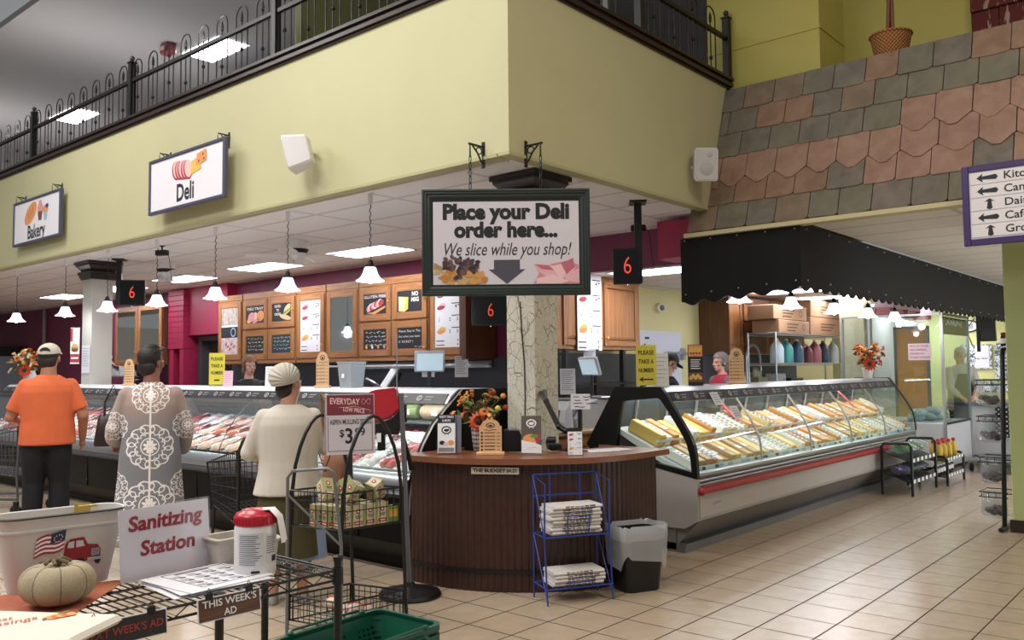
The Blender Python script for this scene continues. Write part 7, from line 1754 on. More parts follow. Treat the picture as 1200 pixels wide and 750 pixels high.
b.mat(INK); b.text('ASPEN MULLING SPICES', 0.042, 0.0, 0.013, 0.0012, bold=0.01, fit=0.25); b.text('$', 0.06, -0.055, -0.055, 0.0012, bold=0.01); b.text('3', 0.125, -0.012, -0.075, 0.0012, bold=0.02, sx=0.9); b.text('99', 0.065, 0.055, -0.05, 0.0012, bold=0.012); b.build('print', t, smooth=0)
b = MB(mat('tent_lilac', '#cfc8d0', 0.5)); nb = F @ Vector((0, hs / 2, 0)); b.M = frame(nb, (math.cos(ra), math.sin(ra), 0), Vector((0, 0, 1)) + Vector((math.sin(ra), -math.cos(ra), 0)) * 0.28); b.box((0, -hs / 2, 0), (ws, hs, 0.003)); b.build('back_card', t, smooth=0)
b = MB(ACR); b.M = F; b.box((0, 0.002, 0.004), (ws + 0.01, hs + 0.012, 0.002)); b.build('cover', t, smooth=0)
b = MB(WIRE); b.M = F; b.bar((0, -hs / 2, -0.02), (0, -hs / 2 - 0.2, -0.02), 0.012, 8); b.build('stem', t)
def tea_box(loc, rot, label):
    t = thing('spice_box', label, 'box', loc, 0, 'mulling spice boxes in the basket')
    t.rotation_euler = rot; WM[t] = Tr(*loc) @ Matrix.Rotation(rot[2], 4, 'Z') @ Matrix.Rotation(rot[1], 4, 'Y') @ Matrix.Rotation(rot[0], 4, 'X')
    b = MB(mat('box_cream', '#cfc7a8', 0.5)); b.Bx(-0.04, 0.04, -0.035, 0.035, 0, 0.125, 0.002)
    b.build('carton', t, smooth=0)
    b = MB(mat('box_green', '#a2a474', 0.5)); b.Bx(-0.0405, -0.03, -0.0355, 0.0355, 0.0, 0.1255); b.Bx(0.03, 0.0405, -0.0355, 0.0355, 0.0, 0.1255)
    for fr in (frame((0, -0.0355, 0.0625), (1, 0, 0), (0, 0, 1)), frame((0, 0.0355, 0.0625), (-1, 0, 0), (0, 0, 1)), frame((-0.0408, 0, 0.0625), (0, -1, 0), (0, 0, 1)), frame((0.0408, 0, 0.0625), (0, 1, 0), (0, 0, 1)), frame((0, 0, 0.1258), (1, 0, 0), (0, 1, 0))):
        b.M = fr; b.mat(mat('box_red', '#b23a34', 0.5)); top = fr[2][1] < 0.5
        ell2(b, 0, 0.025 if not top else 0, 0.014, 0.014, 0.001); b.mat(CARD); ell2(b, 0, 0.025 if not top else 0, 0.006, 0.006, 0.0014)
        if not top:
            b.mat(INK); rect2(b, -0.02, 0.02, -0.004, 0.0, 0.001); rect2(b, -0.016, 0.018, -0.014, -0.01, 0.001); b.mat(mat('box_red', '#b23a34', 0.5)); rect2(b, -0.028, 0.028, -0.05, -0.03, 0.001); b.mat(CARD); rect2(b, -0.02, 0.02, -0.043, -0.038, 0.0014)
    b.build('printing', t, smooth=0)
    return t
e1 = (R4 - F4).normalized(); e2 = (L4 - F4).normalized(); az = math.atan2(e1.y, e1.x)
T0 = None; cnt = 0
rn = random.Random(31); colw = ('front', 'second', 'third')
for j in range(3):
    for i in range(4):
        p = F4 + e1 * (0.055 + i * 0.083) + e2 * (0.055 + j * 0.09)
        lb = 'upright cream spice box, %s basket row, %s from the right leg' % (colw[j], ('fourth', 'third', 'second', 'first')[i])
        if T0 is None: T0 = tea_box((p.x, p.y, 0.60), (0, 0, az - PI / 2 * 0), lb); o = T0
        else: o = dup(T0, (p.x, p.y, 0.60), None, lb); o.rotation_euler = (0, 0, az)
for k, (u, v_, z, rx_, ry2, rz2, w_) in enumerate(((0.10, 0.08, 0.745, 0.5, 0.3, 0.3, 'leaning over the front basket corner'), (0.22, 0.15, 0.755, -0.5, 0.2, 0.9, 'tumbled at the middle of the basket top'), (0.30, 0.07, 0.745, 0.3, -0.5, 0.2, 'tilted against the right arch leg'), (0.12, 0.24, 0.745, 0.2, 0.7, 1.6, 'lying at the left end of the basket top'), (0.30, 0.24, 0.74, -0.9, 0.0, 0.5, 'lying at the back of the basket top'))):
    p = F4 + e1 * u + e2 * v_; o = dup(T0, (p.x, p.y, z), None, 'loose cream spice box ' + w_); o.rotation_euler = (rx_, ry2, az + rz2)
t = thing('tea_carton', 'single green and yellow carton at the right corner of the upper basket', 'box', (R4.x - 0.05, R4.y + 0.06, 0.60), az)
b = MB(mat('carton_green', '#6f8a35', 0.5)); b.Bx(-0.04, 0.04, -0.035, 0.035, 0, 0.09, 0.002); b.build('carton', t, smooth=0)
b = MB(mat('carton_yellow', '#d3a83a', 0.5)); b.Bx(-0.03, 0.03, -0.036, 0.036, 0.03, 0.075); b.Bx(-0.041, 0.041, -0.025, 0.025, 0.03, 0.07); b.build('printing', t, smooth=0)
rn = random.Random(44)
for k in range(7):
    p = F4 + e1 * rn.uniform(0.06, 0.36) + e2 * rn.uniform(0.06, 0.3)
    t = thing('ribbon_bag', 'small red and cream wrapped bag in the lower basket of the arched rack', 'bag', (p.x, p.y, 0.056 + 0.03 * (k % 2)), rn.uniform(0, 3), 'wrapped bags in the lower basket')
    b = MB(mat('bag_cream', '#d9c9b8', 0.5)); b.ell((0, 0, 0.035), (0.055, 0.045, 0.035), 10, 6); b.build('pouch', t)
    b = MB(mat('ribbon_red', '#b23c36', 0.5)); b.tube([(0.05 * math.cos(q), 0.0, 0.035 + 0.036 * math.sin(q)) for q in [i * PI / 6 for i in range(13)]], 0.006, 5); b.build('ribbon', t)
def green_mat():
    n = NB('basket_green', 0.4)
    c = n.mix(n.noise(6, 3), '#0e4a37', '#135a44'); n.color(c)
    fx = n.op('ABSOLUTE', n.op('SUBTRACT', n.op('FRACT', n.op('MULTIPLY', n.op('ADD', n.x, n.y), 38)), 0.5)); fz = n.op('ABSOLUTE', n.op('SUBTRACT', n.op('FRACT', n.op('MULTIPLY', n.z, 45)), 0.5))
    hole = n.op('MULTIPLY', n.op('LESS_THAN', fx, 0.28), n.op('LESS_THAN', fz, 0.3))
    band = n.op('MULTIPLY', n.op('GREATER_THAN', n.z, 0.03), n.op('LESS_THAN', n.z, 0.15))
    q = n.op('LESS_THAN', n.op('ABSOLUTE', n.op('SUBTRACT', n.op('FRACT', n.op('MULTIPLY', n.op('ADD', n.x, 0.06), 5.6)), 0.5)), 0.3)
    n.nt.links.new(n.op('SUBTRACT', 1.0, n.op('MULTIPLY', n.op('MULTIPLY', hole, band), q)), n.b.inputs['Alpha']); return n.m
GRN = green_mat(); GRS = mat('basket_green_solid', '#115040', 0.35)
bo = Vector((2.265, 2.775, 0)); ba = math.radians(3)
def green_basket(z, label):
    t = thing('shopping_basket', label, 'basket', (bo.x, bo.y, z), ba, 'stacked green shopping baskets')
    W1, D1, H1 = 0.58, 0.38, 0.215
    b = MB(GRN); b.rings([[(x, y, zz) for x, y in rrect(w_, d_, 0.04, 5)] for w_, d_, zz in ((W1 * 0.84, D1 * 0.8, 0.0), (W1 * 0.985, D1 * 0.975, H1 - 0.01))], True, False)
    b.f([b.v((x, y, 0.0)) for x, y in rrect(W1 * 0.84, D1 * 0.8, 0.04, 5)]); b.build('tub', t, smooth=40, solid=0.004)
    b = MB(GRS); b.rings([[(x, y, zz) for x, y in rrect(w_, d_, 0.045, 5)] for w_, d_, zz in ((W1 * 0.985, D1 * 0.975, H1 - 0.028), (W1 + 0.012, D1 + 0.012, H1 - 0.026), (W1 + 0.012, D1 + 0.012, H1), (W1 * 0.96, D1 * 0.94, H1), (W1 * 0.96, D1 * 0.94, H1 - 0.01), (W1 * 0.985, D1 * 0.975, H1 - 0.028))], True, False); b.build('rim', t, smooth=40)
    for s_ in (-1, 1):
        b = MB(GRS); yy = s_ * (D1 / 2 + 0.0); b.tube([(-0.19, yy * 1.0, H1 + 0.004), (-0.17, yy * 1.06, H1 + 0.012), (0.17, yy * 1.06, H1 + 0.012), (0.19, yy, H1 + 0.004)], 0.006, 6)
        for q in (-0.19, 0.19): b.ell((q, yy, H1 + 0.003), (0.016, 0.012, 0.012), 8, 6)
        b.build('handle', t)
    return t
GB = [green_basket(z, l) for z, l in ((0.115, 'green plastic shopping basket, lowest of the stack'), (0.155, 'green plastic shopping basket, second from the bottom of the stack'), (0.195, 'green plastic shopping basket, third from the bottom of the stack'), (0.235, 'green plastic shopping basket, topmost of the stack'))]
t = thing('basket_dolly', 'low grey stand under the stack of green baskets', 'stand', (bo.x, bo.y, 0), ba)
b = MB(GT); b.Bx(-0.2, 0.2, -0.12, 0.12, 0.095, 0.113); b.build('plate', t, smooth=0)
for x in (-0.18, 0.18):
    for y in (-0.1, 0.1):
        b = MB(GT); b.bar((x, y, 0), (x, y, 0.10), 0.012); b.build('leg', t)
def fuse(b, name, parent, m, voxel=0.011, smooth_it=3, label=None):
    bmesh.ops.recalc_face_normals(b.bm, faces=b.bm.faces[:])
    me = bpy.data.meshes.new('tmp'); b.bm.to_mesh(me); b.bm.free()
    o = bpy.data.objects.new('tmp', me); COL.objects.link(o)
    r = o.modifiers.new('r', 'REMESH'); r.mode = 'VOXEL'; r.voxel_size = voxel
    s_ = o.modifiers.new('s', 'SMOOTH'); s_.iterations = smooth_it; s_.factor = 0.5
    dg = bpy.context.evaluated_depsgraph_get()
    nm = bpy.data.meshes.new_from_object(o.evaluated_get(dg))
    bpy.data.objects.remove(o)
    nm.name = name; nm.materials.clear(); nm.materials.append(m)
    for p in nm.polygons: p.use_smooth = True; p.material_index = 0
    q = bpy.data.objects.new(name, nm); COL.objects.link(q); q.parent = parent; WM[q] = WM[parent]
    if label: q['label'] = label
    return q
def er(z, rx_, ry2, x=0.0, y=0.0, n=20): return [(x + rx_ * math.cos(2 * PI * k / n), y + ry2 * math.sin(2 * PI * k / n), z) for k in range(n)]
def limb(b, pts, rad):
    b.tube(pts, rad, 12)
    for p, r_ in zip(pts, rad): b.ell(p, r_, 10, 8)
def hand(b, wrist, d, pn, sc=1.0, curl=0.5, side=1):
    """palm and five bent fingers; d = pointing direction, pn = palm normal"""
    d = Vector(d).normalized(); pn = Vector(pn); pn = (pn - d * pn.dot(d)).normalized(); s_ = d.cross(pn) * side
    w_ = Vector(wrist); b.tube([w_, w_ + d * 0.04 * sc, w_ + d * 0.085 * sc], [0.024 * sc, 0.03 * sc, 0.028 * sc], 10)
    b.ell(w_ + d * 0.05 * sc + s_ * 0.014, 0.027 * sc, 8, 6); b.ell(w_ + d * 0.05 * sc - s_ * 0.014, 0.027 * sc, 8, 6)
    for i, (o, L_) in enumerate(((-0.033, 0.062), (-0.011, 0.075), (0.011, 0.07), (0.033, 0.055))):
        p = w_ + d * 0.085 * sc + s_ * o * sc; dd = d; ps = [p]
        for k in range(3):
            a = curl * (0.5 + 0.35 * k); dd = (dd * math.cos(a) + pn * math.sin(a)).normalized(); p = p + dd * L_ * sc / 3 * 1.1; ps.append(p)
        b.tube(ps, [0.0095 * sc, 0.009 * sc, 0.0085 * sc, 0.007 * sc], 8)
    p = w_ + d * 0.03 * sc - s_ * 0.028 * sc; q = p + (d * 0.6 - s_ * 0.7 + pn * 0.4).normalized() * 0.035 * sc; r_ = q + (d * 0.9 - s_ * 0.1 + pn * 0.4).normalized() * 0.03 * sc
    b.tube([p, q, r_], [0.013 * sc, 0.0105 * sc, 0.008 * sc], 8)
def head(b, c, yaw, pitch=0.0, s=1.0, wide=1.0):
    H = Tr(*c) @ Rz(yaw) @ Ry(pitch); M0 = b.M; b.M = M0 @ H
    b.ell((-0.012 * s, 0, 0.028 * s), (0.096 * s, 0.077 * s * wide, 0.092 * s), 18, 12)
    b.ell((0.028 * s, 0, -0.05 * s), (0.058 * s, 0.056 * s * wide, 0.066 * s), 14, 10); b.ell((0.058 * s, 0, -0.098 * s), (0.022 * s, 0.03 * s, 0.018 * s), 10, 8)
    b.ell((0.07 * s, 0, 0.022 * s), (0.02 * s, 0.05 * s, 0.014 * s), 10, 6)
    b.tube([(0.082 * s, 0, 0.012 * s), (0.1 * s, 0, -0.018 * s), (0.108 * s, 0, -0.033 * s)], [0.009 * s, 0.012 * s, 0.014 * s], 8); b.ell((0.094 * s, 0, -0.036 * s), (0.014 * s, 0.02 * s, 0.009 * s), 8, 6)
    b.ell((0.082 * s, 0, -0.066 * s), (0.012 * s, 0.026 * s, 0.008 * s), 8, 6); b.ell((0.08 * s, 0, -0.079 * s), (0.012 * s, 0.022 * s, 0.008 * s), 8, 6)
    for q in (-1, 1): b.ell((0.055 * s, q * 0.045 * s, -0.028 * s), (0.03 * s, 0.02 * s, 0.022 * s), 8, 6); b.ell((-0.01 * s, q * 0.08 * s * wide, -0.012 * s), (0.02 * s, 0.011 * s, 0.034 * s), 8, 6)
    b.M = M0; return H
def face_parts(t, H, s, lipc, eyec='#2c221d'):
    b = MB(mat('eye_white', '#e4ddd6', 0.3)); b.M = H
    for q in (-1, 1): b.ell((0.078 * s, q * 0.031 * s, 0.004 * s), (0.012 * s, 0.015 * s, 0.0085 * s), 8, 6)
    b.mat(mat('iris_' + eyec[1:], eyec, 0.2))
    for q in (-1, 1): b.ell((0.0865 * s, q * 0.031 * s, 0.003 * s), (0.005 * s, 0.007 * s, 0.007 * s), 8, 6)
    b.build('eyes', t)
    b = MB(mat('lip_' + lipc[1:], lipc, 0.45)); b.M = H; b.ell((0.0905 * s, 0, -0.067 * s), (0.006 * s, 0.02 * s, 0.0045 * s), 8, 6); b.ell((0.089 * s, 0, -0.077 * s), (0.006 * s, 0.018 * s, 0.005 * s), 8, 6); b.build('lips', t)
def skin(name, c): return mat('skin_' + name, c, 0.5, sub=0.15, noise=0.04, nscale=30)
def person(label, loc, az, h, skinm, yaw=0.0, pitch=0.0, arms=None, girth=1.0, wide=1.0, legs=True, lip='#9a5a52', hands=True):
    """frame: +x is where the body faces, +y its left; returns empties and joints"""
    t = thing('person', label, 'person', loc, az)
    s = h / 1.75
    J = dict(shL=(0, 0.165 * s * girth ** 0.5, 1.375 * s), shR=(0, -0.165 * s * girth ** 0.5, 1.375 * s), neck=(-0.01 * s, 0, 1.47 * s), head=(0.015 * s, 0, 1.632 * s), hip=0.92 * s, s=s)
    A = dict(elL=(0.02, 0.26 * s * girth ** 0.5, 1.12 * s), wrL=(0.10, 0.26 * s * girth ** 0.5, 0.86 * s), elR=(0.02, -0.26 * s * girth ** 0.5, 1.12 * s), wrR=(0.10, -0.26 * s * girth ** 0.5, 0.86 * s))
    A.update(arms or {}); J.update(A)
    g = girth
    b = MB(skinm)
    H = head(b, J['head'], yaw, pitch, s * 1.0, wide)
    b.tube([(-0.02 * s, 0, 1.40 * s), (-0.015 * s, 0, 1.50 * s), (0.0, 0, 1.58 * s)], [0.075 * s * wide, 0.060 * s * wide, 0.058 * s * wide], 14)
    b.rings([er(z * s, a * s * g, c * s * g) for z, a, c in ((0.88, 0.10, 0.15), (1.05, 0.095, 0.14), (1.25, 0.105, 0.15), (1.36, 0.09, 0.14), (1.42, 0.06, 0.08))])
    for q in 'LR':
        sg = 1 if q == 'L' else -1
        limb(b, [J['sh' + q], J['el' + q], J['wr' + q]], [0.05 * s * g, 0.042 * s * g, 0.027 * s * wide])
        d = Vector(J['wr' + q]) - Vector(J['el' + q])
        if hands: hand(b, J['wr' + q], d, (0.25, -sg, -0.1) if abs(d.normalized().z) > 0.7 else (0, -0.3 * sg, -1), s, 0.5, sg)
        if legs: limb(b, [(0, sg * 0.09 * s, 0.90 * s), (0.01 * s, sg * 0.10 * s, 0.49 * s), (-0.02 * s, sg * 0.105 * s, 0.09 * s)], [0.08 * s, 0.055 * s, 0.04 * s]); b.ell((0.05 * s, sg * 0.11 * s, 0.035 * s), (0.12 * s, 0.045 * s, 0.035 * s), 10, 6)
    fuse(b, 'body', t, skinm, 0.0075, 2)
    face_parts(t, H, s, lip)
    return t, J, H
def shirt(t, J, m, hem, g=1.0, sleeve=0.55, name='shirt', flare=1.0, neck=1.475, infl=1.0, full=False, voxel=0.011):
    s = J['s']; b = MB(m)
    prof = [(hem, 0.135 * flare, 0.185 * flare), (0.95, 0.135, 0.18), (1.05, 0.13, 0.172), (1.2, 0.13, 0.18), (1.32, 0.13, 0.18), (1.385, 0.115, 0.165), (1.42, 0.098, 0.135), (1.45, 0.08, 0.098), (neck, 0.064, 0.07)]
    prof = [p for i, p in enumerate(prof) if i == 0 or p[0] > hem + 0.03]
    b.rings([er(z * s, a * s * g * infl, c * s * g * infl, -0.01 * s) for z, a, c in prof])
    for q in 'LR':
        sh, el, wr = (Vector(J[k + q]) for k in ('sh', 'el', 'wr'))
        if full: pts = [sh, el, el.lerp(wr, sleeve)]; rad = [0.062 * s * g ** 0.5, 0.055 * s * g ** 0.5, 0.045 * s]
        else: pts = [sh, sh.lerp(el, sleeve * 0.5), sh.lerp(el, sleeve)]; rad = [0.062 * s * g ** 0.5, 0.064 * s * g ** 0.5, 0.066 * s * g ** 0.5]
        b.tube(pts, rad, 14); b.ell(sh, rad[0], 12, 8)
        if full: b.ell(el, rad[1], 10, 8)
    return fuse(b, name, t, m, voxel, 3)
def trousers(t, J, m, g=1.0, name='trousers', cuff=0.06):
    s = J['s']; b = MB(m)
    b.rings([er(z * s, a * s * g, c * s * g, -0.012 * s) for z, a, c in ((0.80, 0.10, 0.165), (0.88, 0.132, 0.178), (0.96, 0.128, 0.172), (1.02, 0.12, 0.165))])
    for sg in (-1, 1): b.tube([(-0.01, sg * 0.088 * s, 0.90 * s), (-0.01, sg * 0.095 * s, 0.70 * s), (0.01, sg * 0.105 * s, 0.48 * s), (-0.02, sg * 0.112 * s, 0.25 * s), (-0.02, sg * 0.115 * s, cuff)], [0.098 * s * g, 0.094 * s * g, 0.075 * s * g, 0.07 * s * g, 0.068 * s * g], 16)
    return fuse(b, name, t, m, 0.011, 2)
def shoes(t, J, m):
    s = J['s']
    for sg in (-1, 1):
        b = MB(m); b.rings([er(z * s, a * s, c * s, 0.04 * s, sg * 0.112 * s) for z, a, c in ((0.0, 0.135, 0.048), (0.02, 0.138, 0.05), (0.045, 0.12, 0.046), (0.075, 0.07, 0.042), (0.1, 0.05, 0.04))]); b.build('shoe', t)
def hair_cap(t, H, s, m, name='hair', top=0.128, back=-0.1, low=-0.06, puff=1.06, front=0.075, wide=1.0):
    b = MB(m); b.M = H
    b.ell((-0.016 * s, 0, 0.034 * s), (0.098 * s * puff, 0.081 * s * puff * wide, 0.094 * s * puff), 18, 12); b.ell((-0.055 * s, 0, low * s * 0.5), (0.05 * s * puff, 0.074 * s * puff * wide, 0.075 * s), 14, 10)
    geom = b.bm.verts[:] + b.bm.edges[:] + b.bm.faces[:]
    bm_ = b.bm
    Hi = H.inverted()
    dele = [v for v in bm_.verts if (Hi @ v.co).x > front * s * 0.45 and (Hi @ v.co).z < 0.055 * s]
    bmesh.ops.delete(bm_, geom=dele, context='VERTS')
    return b.build(name, t, smooth=80)
def crease(name, c, sc=7, st=0.6, noise=0.06):
    m = mat(name, c, 0.85, noise=noise, nscale=5, bump=st, bscale=sc); return m
SK1 = skin('tan', '#a8745a')
t, J, H = person('man in orange T-shirt, dark trousers and pale cap seen from behind at the meat case', (3.3, 8.6, 0), math.radians(64), 1.77, SK1, yaw=-0.25, girth=1.22, wide=1.12,
                 arms=dict(elL=(0.04, 0.31, 1.10), wrL=(0.28, 0.25, 1.04), elR=(-0.03, -0.30, 1.10), wrR=(0.10, -0.29, 0.88)))
shirt(t, J, crease('shirt_orange', '#d5673c'), 0.83, 1.26, 0.80, infl=1.03)
trousers(t, J, crease('denim_black', '#0b0d13'), 1.22); shoes(t, J, MATTE)
s = J['s']; hair_cap(t, H, s, mat('hair_dark', '#221a17', 0.6), puff=1.03, wide=1.1)
CAPM = mat('cap_bone', '#c9c1b2', 0.8, noise=0.05, nscale=40)
b = MB(CAPM); b.M = H @ Tr(-0.008, 0, 0.045 * s) @ Ry(-0.12)
rs = []
for i in range(9):
    th = PI / 2 * i / 9; rs.append([(0.112 * s * math.cos(th) * math.cos(a), 0.098 * s * math.cos(th) * math.sin(a), 0.095 * s * math.sin(th)) for a in [2 * PI * k / 24 for k in range(24)]])
b.rings(rs, True, True)
dele = [v for v in b.bm.verts if False]
b.build('cap', t, smooth=60)
b = MB(CAPM); b.M = H @ Tr(0.09 * s, 0, 0.048 * s) @ Ry(0.1); b.prism([(0.0, -0.075), (0.06, -0.065), (0.085, 0), (0.06, 0.065), (0.0, 0.075)], -0.004, 0.004); b.build('cap_brim', t, smooth=0)
b = MB(mat('cap_gap', '#1c1613', 0.8)); b.M = H @ Tr(-0.114 * s, 0, 0.062 * s) @ frame((0, 0, 0), (0, -1, 0), (0.25, 0, 1)); b.prism([(0.045 * math.cos(a), 0.036 * math.sin(a)) for a in [PI * i / 10 for i in range(11)]], -0.02, 0.004); b.build('cap_opening', t, label='dark opening above the cap strap')
def lace_mat():
    n = NB('lace', 0.85)
    y = n.y; z = n.z
    tot = None; covered = None
    for (cy, cz, R_) in ((0.0, 1.33, 0.14), (0.0, 0.95, 0.175), (0.0, 0.52, 0.19), (0.265, 1.10, 0.115), (-0.265, 1.10, 0.115), (0.25, 0.66, 0.11), (-0.25, 0.66, 0.11), (0.28, 0.36, 0.12), (-0.28, 0.36, 0.12)):
        dy = n.op('SUBTRACT', y, cy); dz = n.op('SUBTRACT', z, cz)
        r = n.op('DIVIDE', n.op('SQRT', n.op('ADD', n.op('MULTIPLY', dy, dy), n.op('MULTIPLY', dz, dz))), R_); a = n.op('ARCTAN2', dz, dy)
        sc_ = n.op('ABSOLUTE', n.op('SINE', n.op('MULTIPLY', a, 6.0)))
        edge = n.op('ADD', 0.90, n.op('MULTIPLY', sc_, 0.08))
        inside = n.op('LESS_THAN', r, edge)
        rim = n.op('LESS_THAN', n.op('ABSOLUTE', n.op('SUBTRACT', r, n.op('SUBTRACT', edge, 0.04))), 0.028)
        ring = n.op('LESS_THAN', n.op('ABSOLUTE', n.op('SUBTRACT', r, 0.36)), 0.022)
        star = n.op('MULTIPLY', n.op('LESS_THAN', n.op('ABSOLUTE', n.op('SUBTRACT', r, n.op('ADD', 0.50, n.op('MULTIPLY', n.op('ABSOLUTE', n.op('SINE', n.op('MULTIPLY', a, 8.0))), 0.10)))), 0.03), 1.0)
        ro = n.op('MULTIPLY', n.op('LESS_THAN', n.op('ABSOLUTE', n.op('SUBTRACT', n.op('SINE', n.op('MULTIPLY', a, 12.0)), n.op('MULTIPLY', n.op('ABSOLUTE', n.op('SUBTRACT', r, 0.73)), 7.0))), 0.33), n.op('GREATER_THAN', r, 0.58))
        flo = n.op('MULTIPLY', n.op('LESS_THAN', r, n.op('ADD', 0.15, n.op('MULTIPLY', n.op('ABSOLUTE', n.op('SINE', n.op('MULTIPLY', a, 4.0))), 0.14))), n.op('GREATER_THAN', r, 0.06))
        p = n.op('MULTIPLY', inside, n.op('MAXIMUM', n.op('MAXIMUM', rim, ring), n.op('MAXIMUM', n.op('MAXIMUM', star, ro), flo)))
        tot = p if tot is None else n.op('MAXIMUM', tot, p)
    line = n.op('LESS_THAN', n.op('ABSOLUTE', y), 0.007)
    tot = n.op('MAXIMUM', tot, line)
    hem = n.op('MULTIPLY', n.op('GREATER_THAN', n.op('ABSOLUTE', y), 0.31), n.op('GREATER_THAN', n.noise(45, 1), 0.5))
    tot = n.op('MAXIMUM', tot, n.op('MULTIPLY', hem, 0.8))
    base = n.mix(n.ramp(z, 1.05, 1.25), '#7f8087', '#a58f88')
    base = n.mix(n.ramp(n.op('ABSOLUTE', y), 0.20, 0.30), base, '#b3a5a0')
    n.color(n.mix(tot, base, '#efe9e6')); n.bump(tot, 0.3, 0.004); return n.m
SK2 = skin('brown', '#8d5c49')
t, J, H = person('woman in long white lace cover-up over grey dress, seen from behind with dark handbag', (3.2, 6.4, 0), math.radians(62), 1.70, SK2, yaw=-0.75, girth=1.12, legs=True, lip='#8a4340',
                 arms=dict(elL=(0.06, 0.25, 1.08), wrL=(0.22, 0.25, 0.98), elR=(0.06, -0.25, 1.06), wrR=(0.22, -0.20, 0.88)))
s = J['s']; LACE = lace_mat(); b = MB(LACE)
b.rings([er(z, a, c, -0.015, 0, 28) for z, a, c in ((0.22, 0.20, 0.30), (0.45, 0.175, 0.255), (0.7, 0.16, 0.23), (0.88, 0.16, 0.22), (1.02, 0.15, 0.20), (1.15, 0.147, 0.195), (1.26, 0.142, 0.195), (1.33, 0.122, 0.18), (1.375, 0.10, 0.145), (1.405, 0.082, 0.10), (1.43, 0.066, 0.075))])
for q in 'LR':
    sh, el, wr = (Vector(J[k + q]) for k in ('sh', 'el', 'wr')); b.tube([sh, el, el.lerp(wr, 0.85)], [0.062, 0.072, 0.085], 16); b.ell(sh, 0.062, 12, 8); b.ell(el, 0.072, 10, 8)
fuse(b, 'lace_coverup', t, LACE, 0.011, 3, label='white lace cover-up with round doily motifs')
shoes(t, J, MATTE)
HD = mat('hair_black', '#1b1311', 0.55, noise=0.3, nscale=60, bump=0.5, bscale=90); hair_cap(t, H, s, HD, puff=1.09, low=-0.09)
b = MB(HD); b.M = H; b.ell((-0.01, 0, 0.115 * s), (0.07, 0.06, 0.03), 12, 8); b.build('hair_top', t)
b = MB(BLACK); b.M = H @ Tr(0.045, 0, 0.105 * s)
b.tube([(-0.10, 0.082, -0.03), (0.0, 0.085, -0.005), (0.03, 0.03, 0.01), (0.03, -0.03, 0.01), (0.0, -0.085, -0.005), (-0.10, -0.082, -0.03)], 0.006, 6); b.build('sunglasses', t)
t2 = thing('handbag', 'dark brown leather handbag hanging at the lace-dressed woman left side', 'bag', (hx(132, 500, 3.05).x, hx(132, 500, 3.05).y, 0.94), math.radians(-30))
LTH = mat('leather_dark', '#2a1b17', 0.35, noise=0.15, nscale=20)
b = MB(LTH); b.rings([[(x, y, z) for x, y in rrect(w_, d_, 0.03, 4)] for w_, d_, z in ((0.25, 0.11, 0), (0.26, 0.12, 0.02), (0.21, 0.08, 0.21), (0.18, 0.04, 0.245))]); b.build('body', t2, smooth=50)
for q in (-1, 1):
    b = MB(LTH); b.tube([(-0.06, q * 0.025, 0.22), (-0.055, q * 0.02, 0.34), (0.0, 0.0, 0.47), (0.05, q * 0.02, 0.34), (0.06, q * 0.025, 0.22)], 0.007, 6); b.build('strap', t2)
SK3 = skin('fair', '#b98870')
t, J, H = person('woman in cream sweater and pleated off-white bonnet, seen from behind by the arched rack', (3.36, 4.84, 0), math.radians(58), 1.53, SK3, yaw=-0.8, girth=1.15,
                 arms=dict(elL=(0.03, 0.255, 0.97), wrL=(0.25, 0.20, 0.92), elR=(0.06, -0.24, 0.98), wrR=(0.27, -0.16, 0.95)))
s = J['s']
shirt(t, J, crease('sweater_cream', '#c9c2b6', 6, 0.5), 0.80, 1.2, 0.85, 'sweater', 1.12, 1.47, 1.05, True)
b = MB(crease('skirt_olive', '#4a4427', 9, 0.7)); b.rings([er(z, a, c, -0.01, 0.02) for z, a, c in ((0.30, 0.17, 0.22), (0.5, 0.155, 0.2), (0.70, 0.13, 0.165), (0.82, 0.10, 0.13))]); b.build('skirt', t, smooth=60)
b = MB(crease('apron_blue', '#8fa3bd', 9, 0.4)); b.rings([er(z, a, c, 0.06, -0.10, 18) for z, a, c in ((0.27, 0.15, 0.16), (0.5, 0.13, 0.14), (0.70, 0.08, 0.10), (0.82, 0.05, 0.06))]); b.build('blue_underskirt', t, smooth=60, label='pale blue underskirt showing on the right')
shoes(t, J, mat('shoe_grey', '#8d8780', 0.7))
hair_cap(t, H, s, mat('hair_dark', '#221a17', 0.6), puff=1.0, low=-0.1)
def pleat_mat():
    n = NB('bonnet_cloth', 0.85); a = n.op('ARCTAN2', n.y, n.op('SUBTRACT', n.z, 1.44)); k = n.op('SINE', n.op('MULTIPLY', a, 22.0)); n.color(n.mix(n.noise(8, 2), '#b9b2a6', '#cfc9be')); n.bump(k, 0.5, 0.006); return n.m
b = MB(pleat_mat()); b.M = H @ Tr(-0.03, 0, 0.05 * s) @ Ry(-0.25); b.ell((-0.015, 0, 0.0), (0.125 * s, 0.105 * s, 0.105 * s), 24, 14)
Hb = (H @ Tr(-0.03, 0, 0.05 * s) @ Ry(-0.25)).inverted(); bmesh.ops.delete(b.bm, geom=[v for v in b.bm.verts if (Hb @ v.co).x > 0.075 * s or (Hb @ v.co).z < -0.06 * s], context='VERTS'); b.build('bonnet', t, smooth=80, solid=0.004)
b = MB(mat('bonnet_string', '#c9c3b8', 0.8)); b.M = H; b.tube([(0.03, -0.09 * s, 0.02), (0.02, -0.085 * s, -0.06), (-0.02, -0.075, -0.16)], 0.004, 5); b.build('bonnet_string', t)
hb = hx(394, 545, 3.45)
t2 = thing('shoulder_bag', 'tan leather shoulder bag hanging at the cream-sweater woman right side', 'bag', (hb.x, hb.y, hb.z - 0.12), math.radians(10))
TAN = mat('leather_tan', '#8c6249', 0.45, noise=0.1, nscale=25)
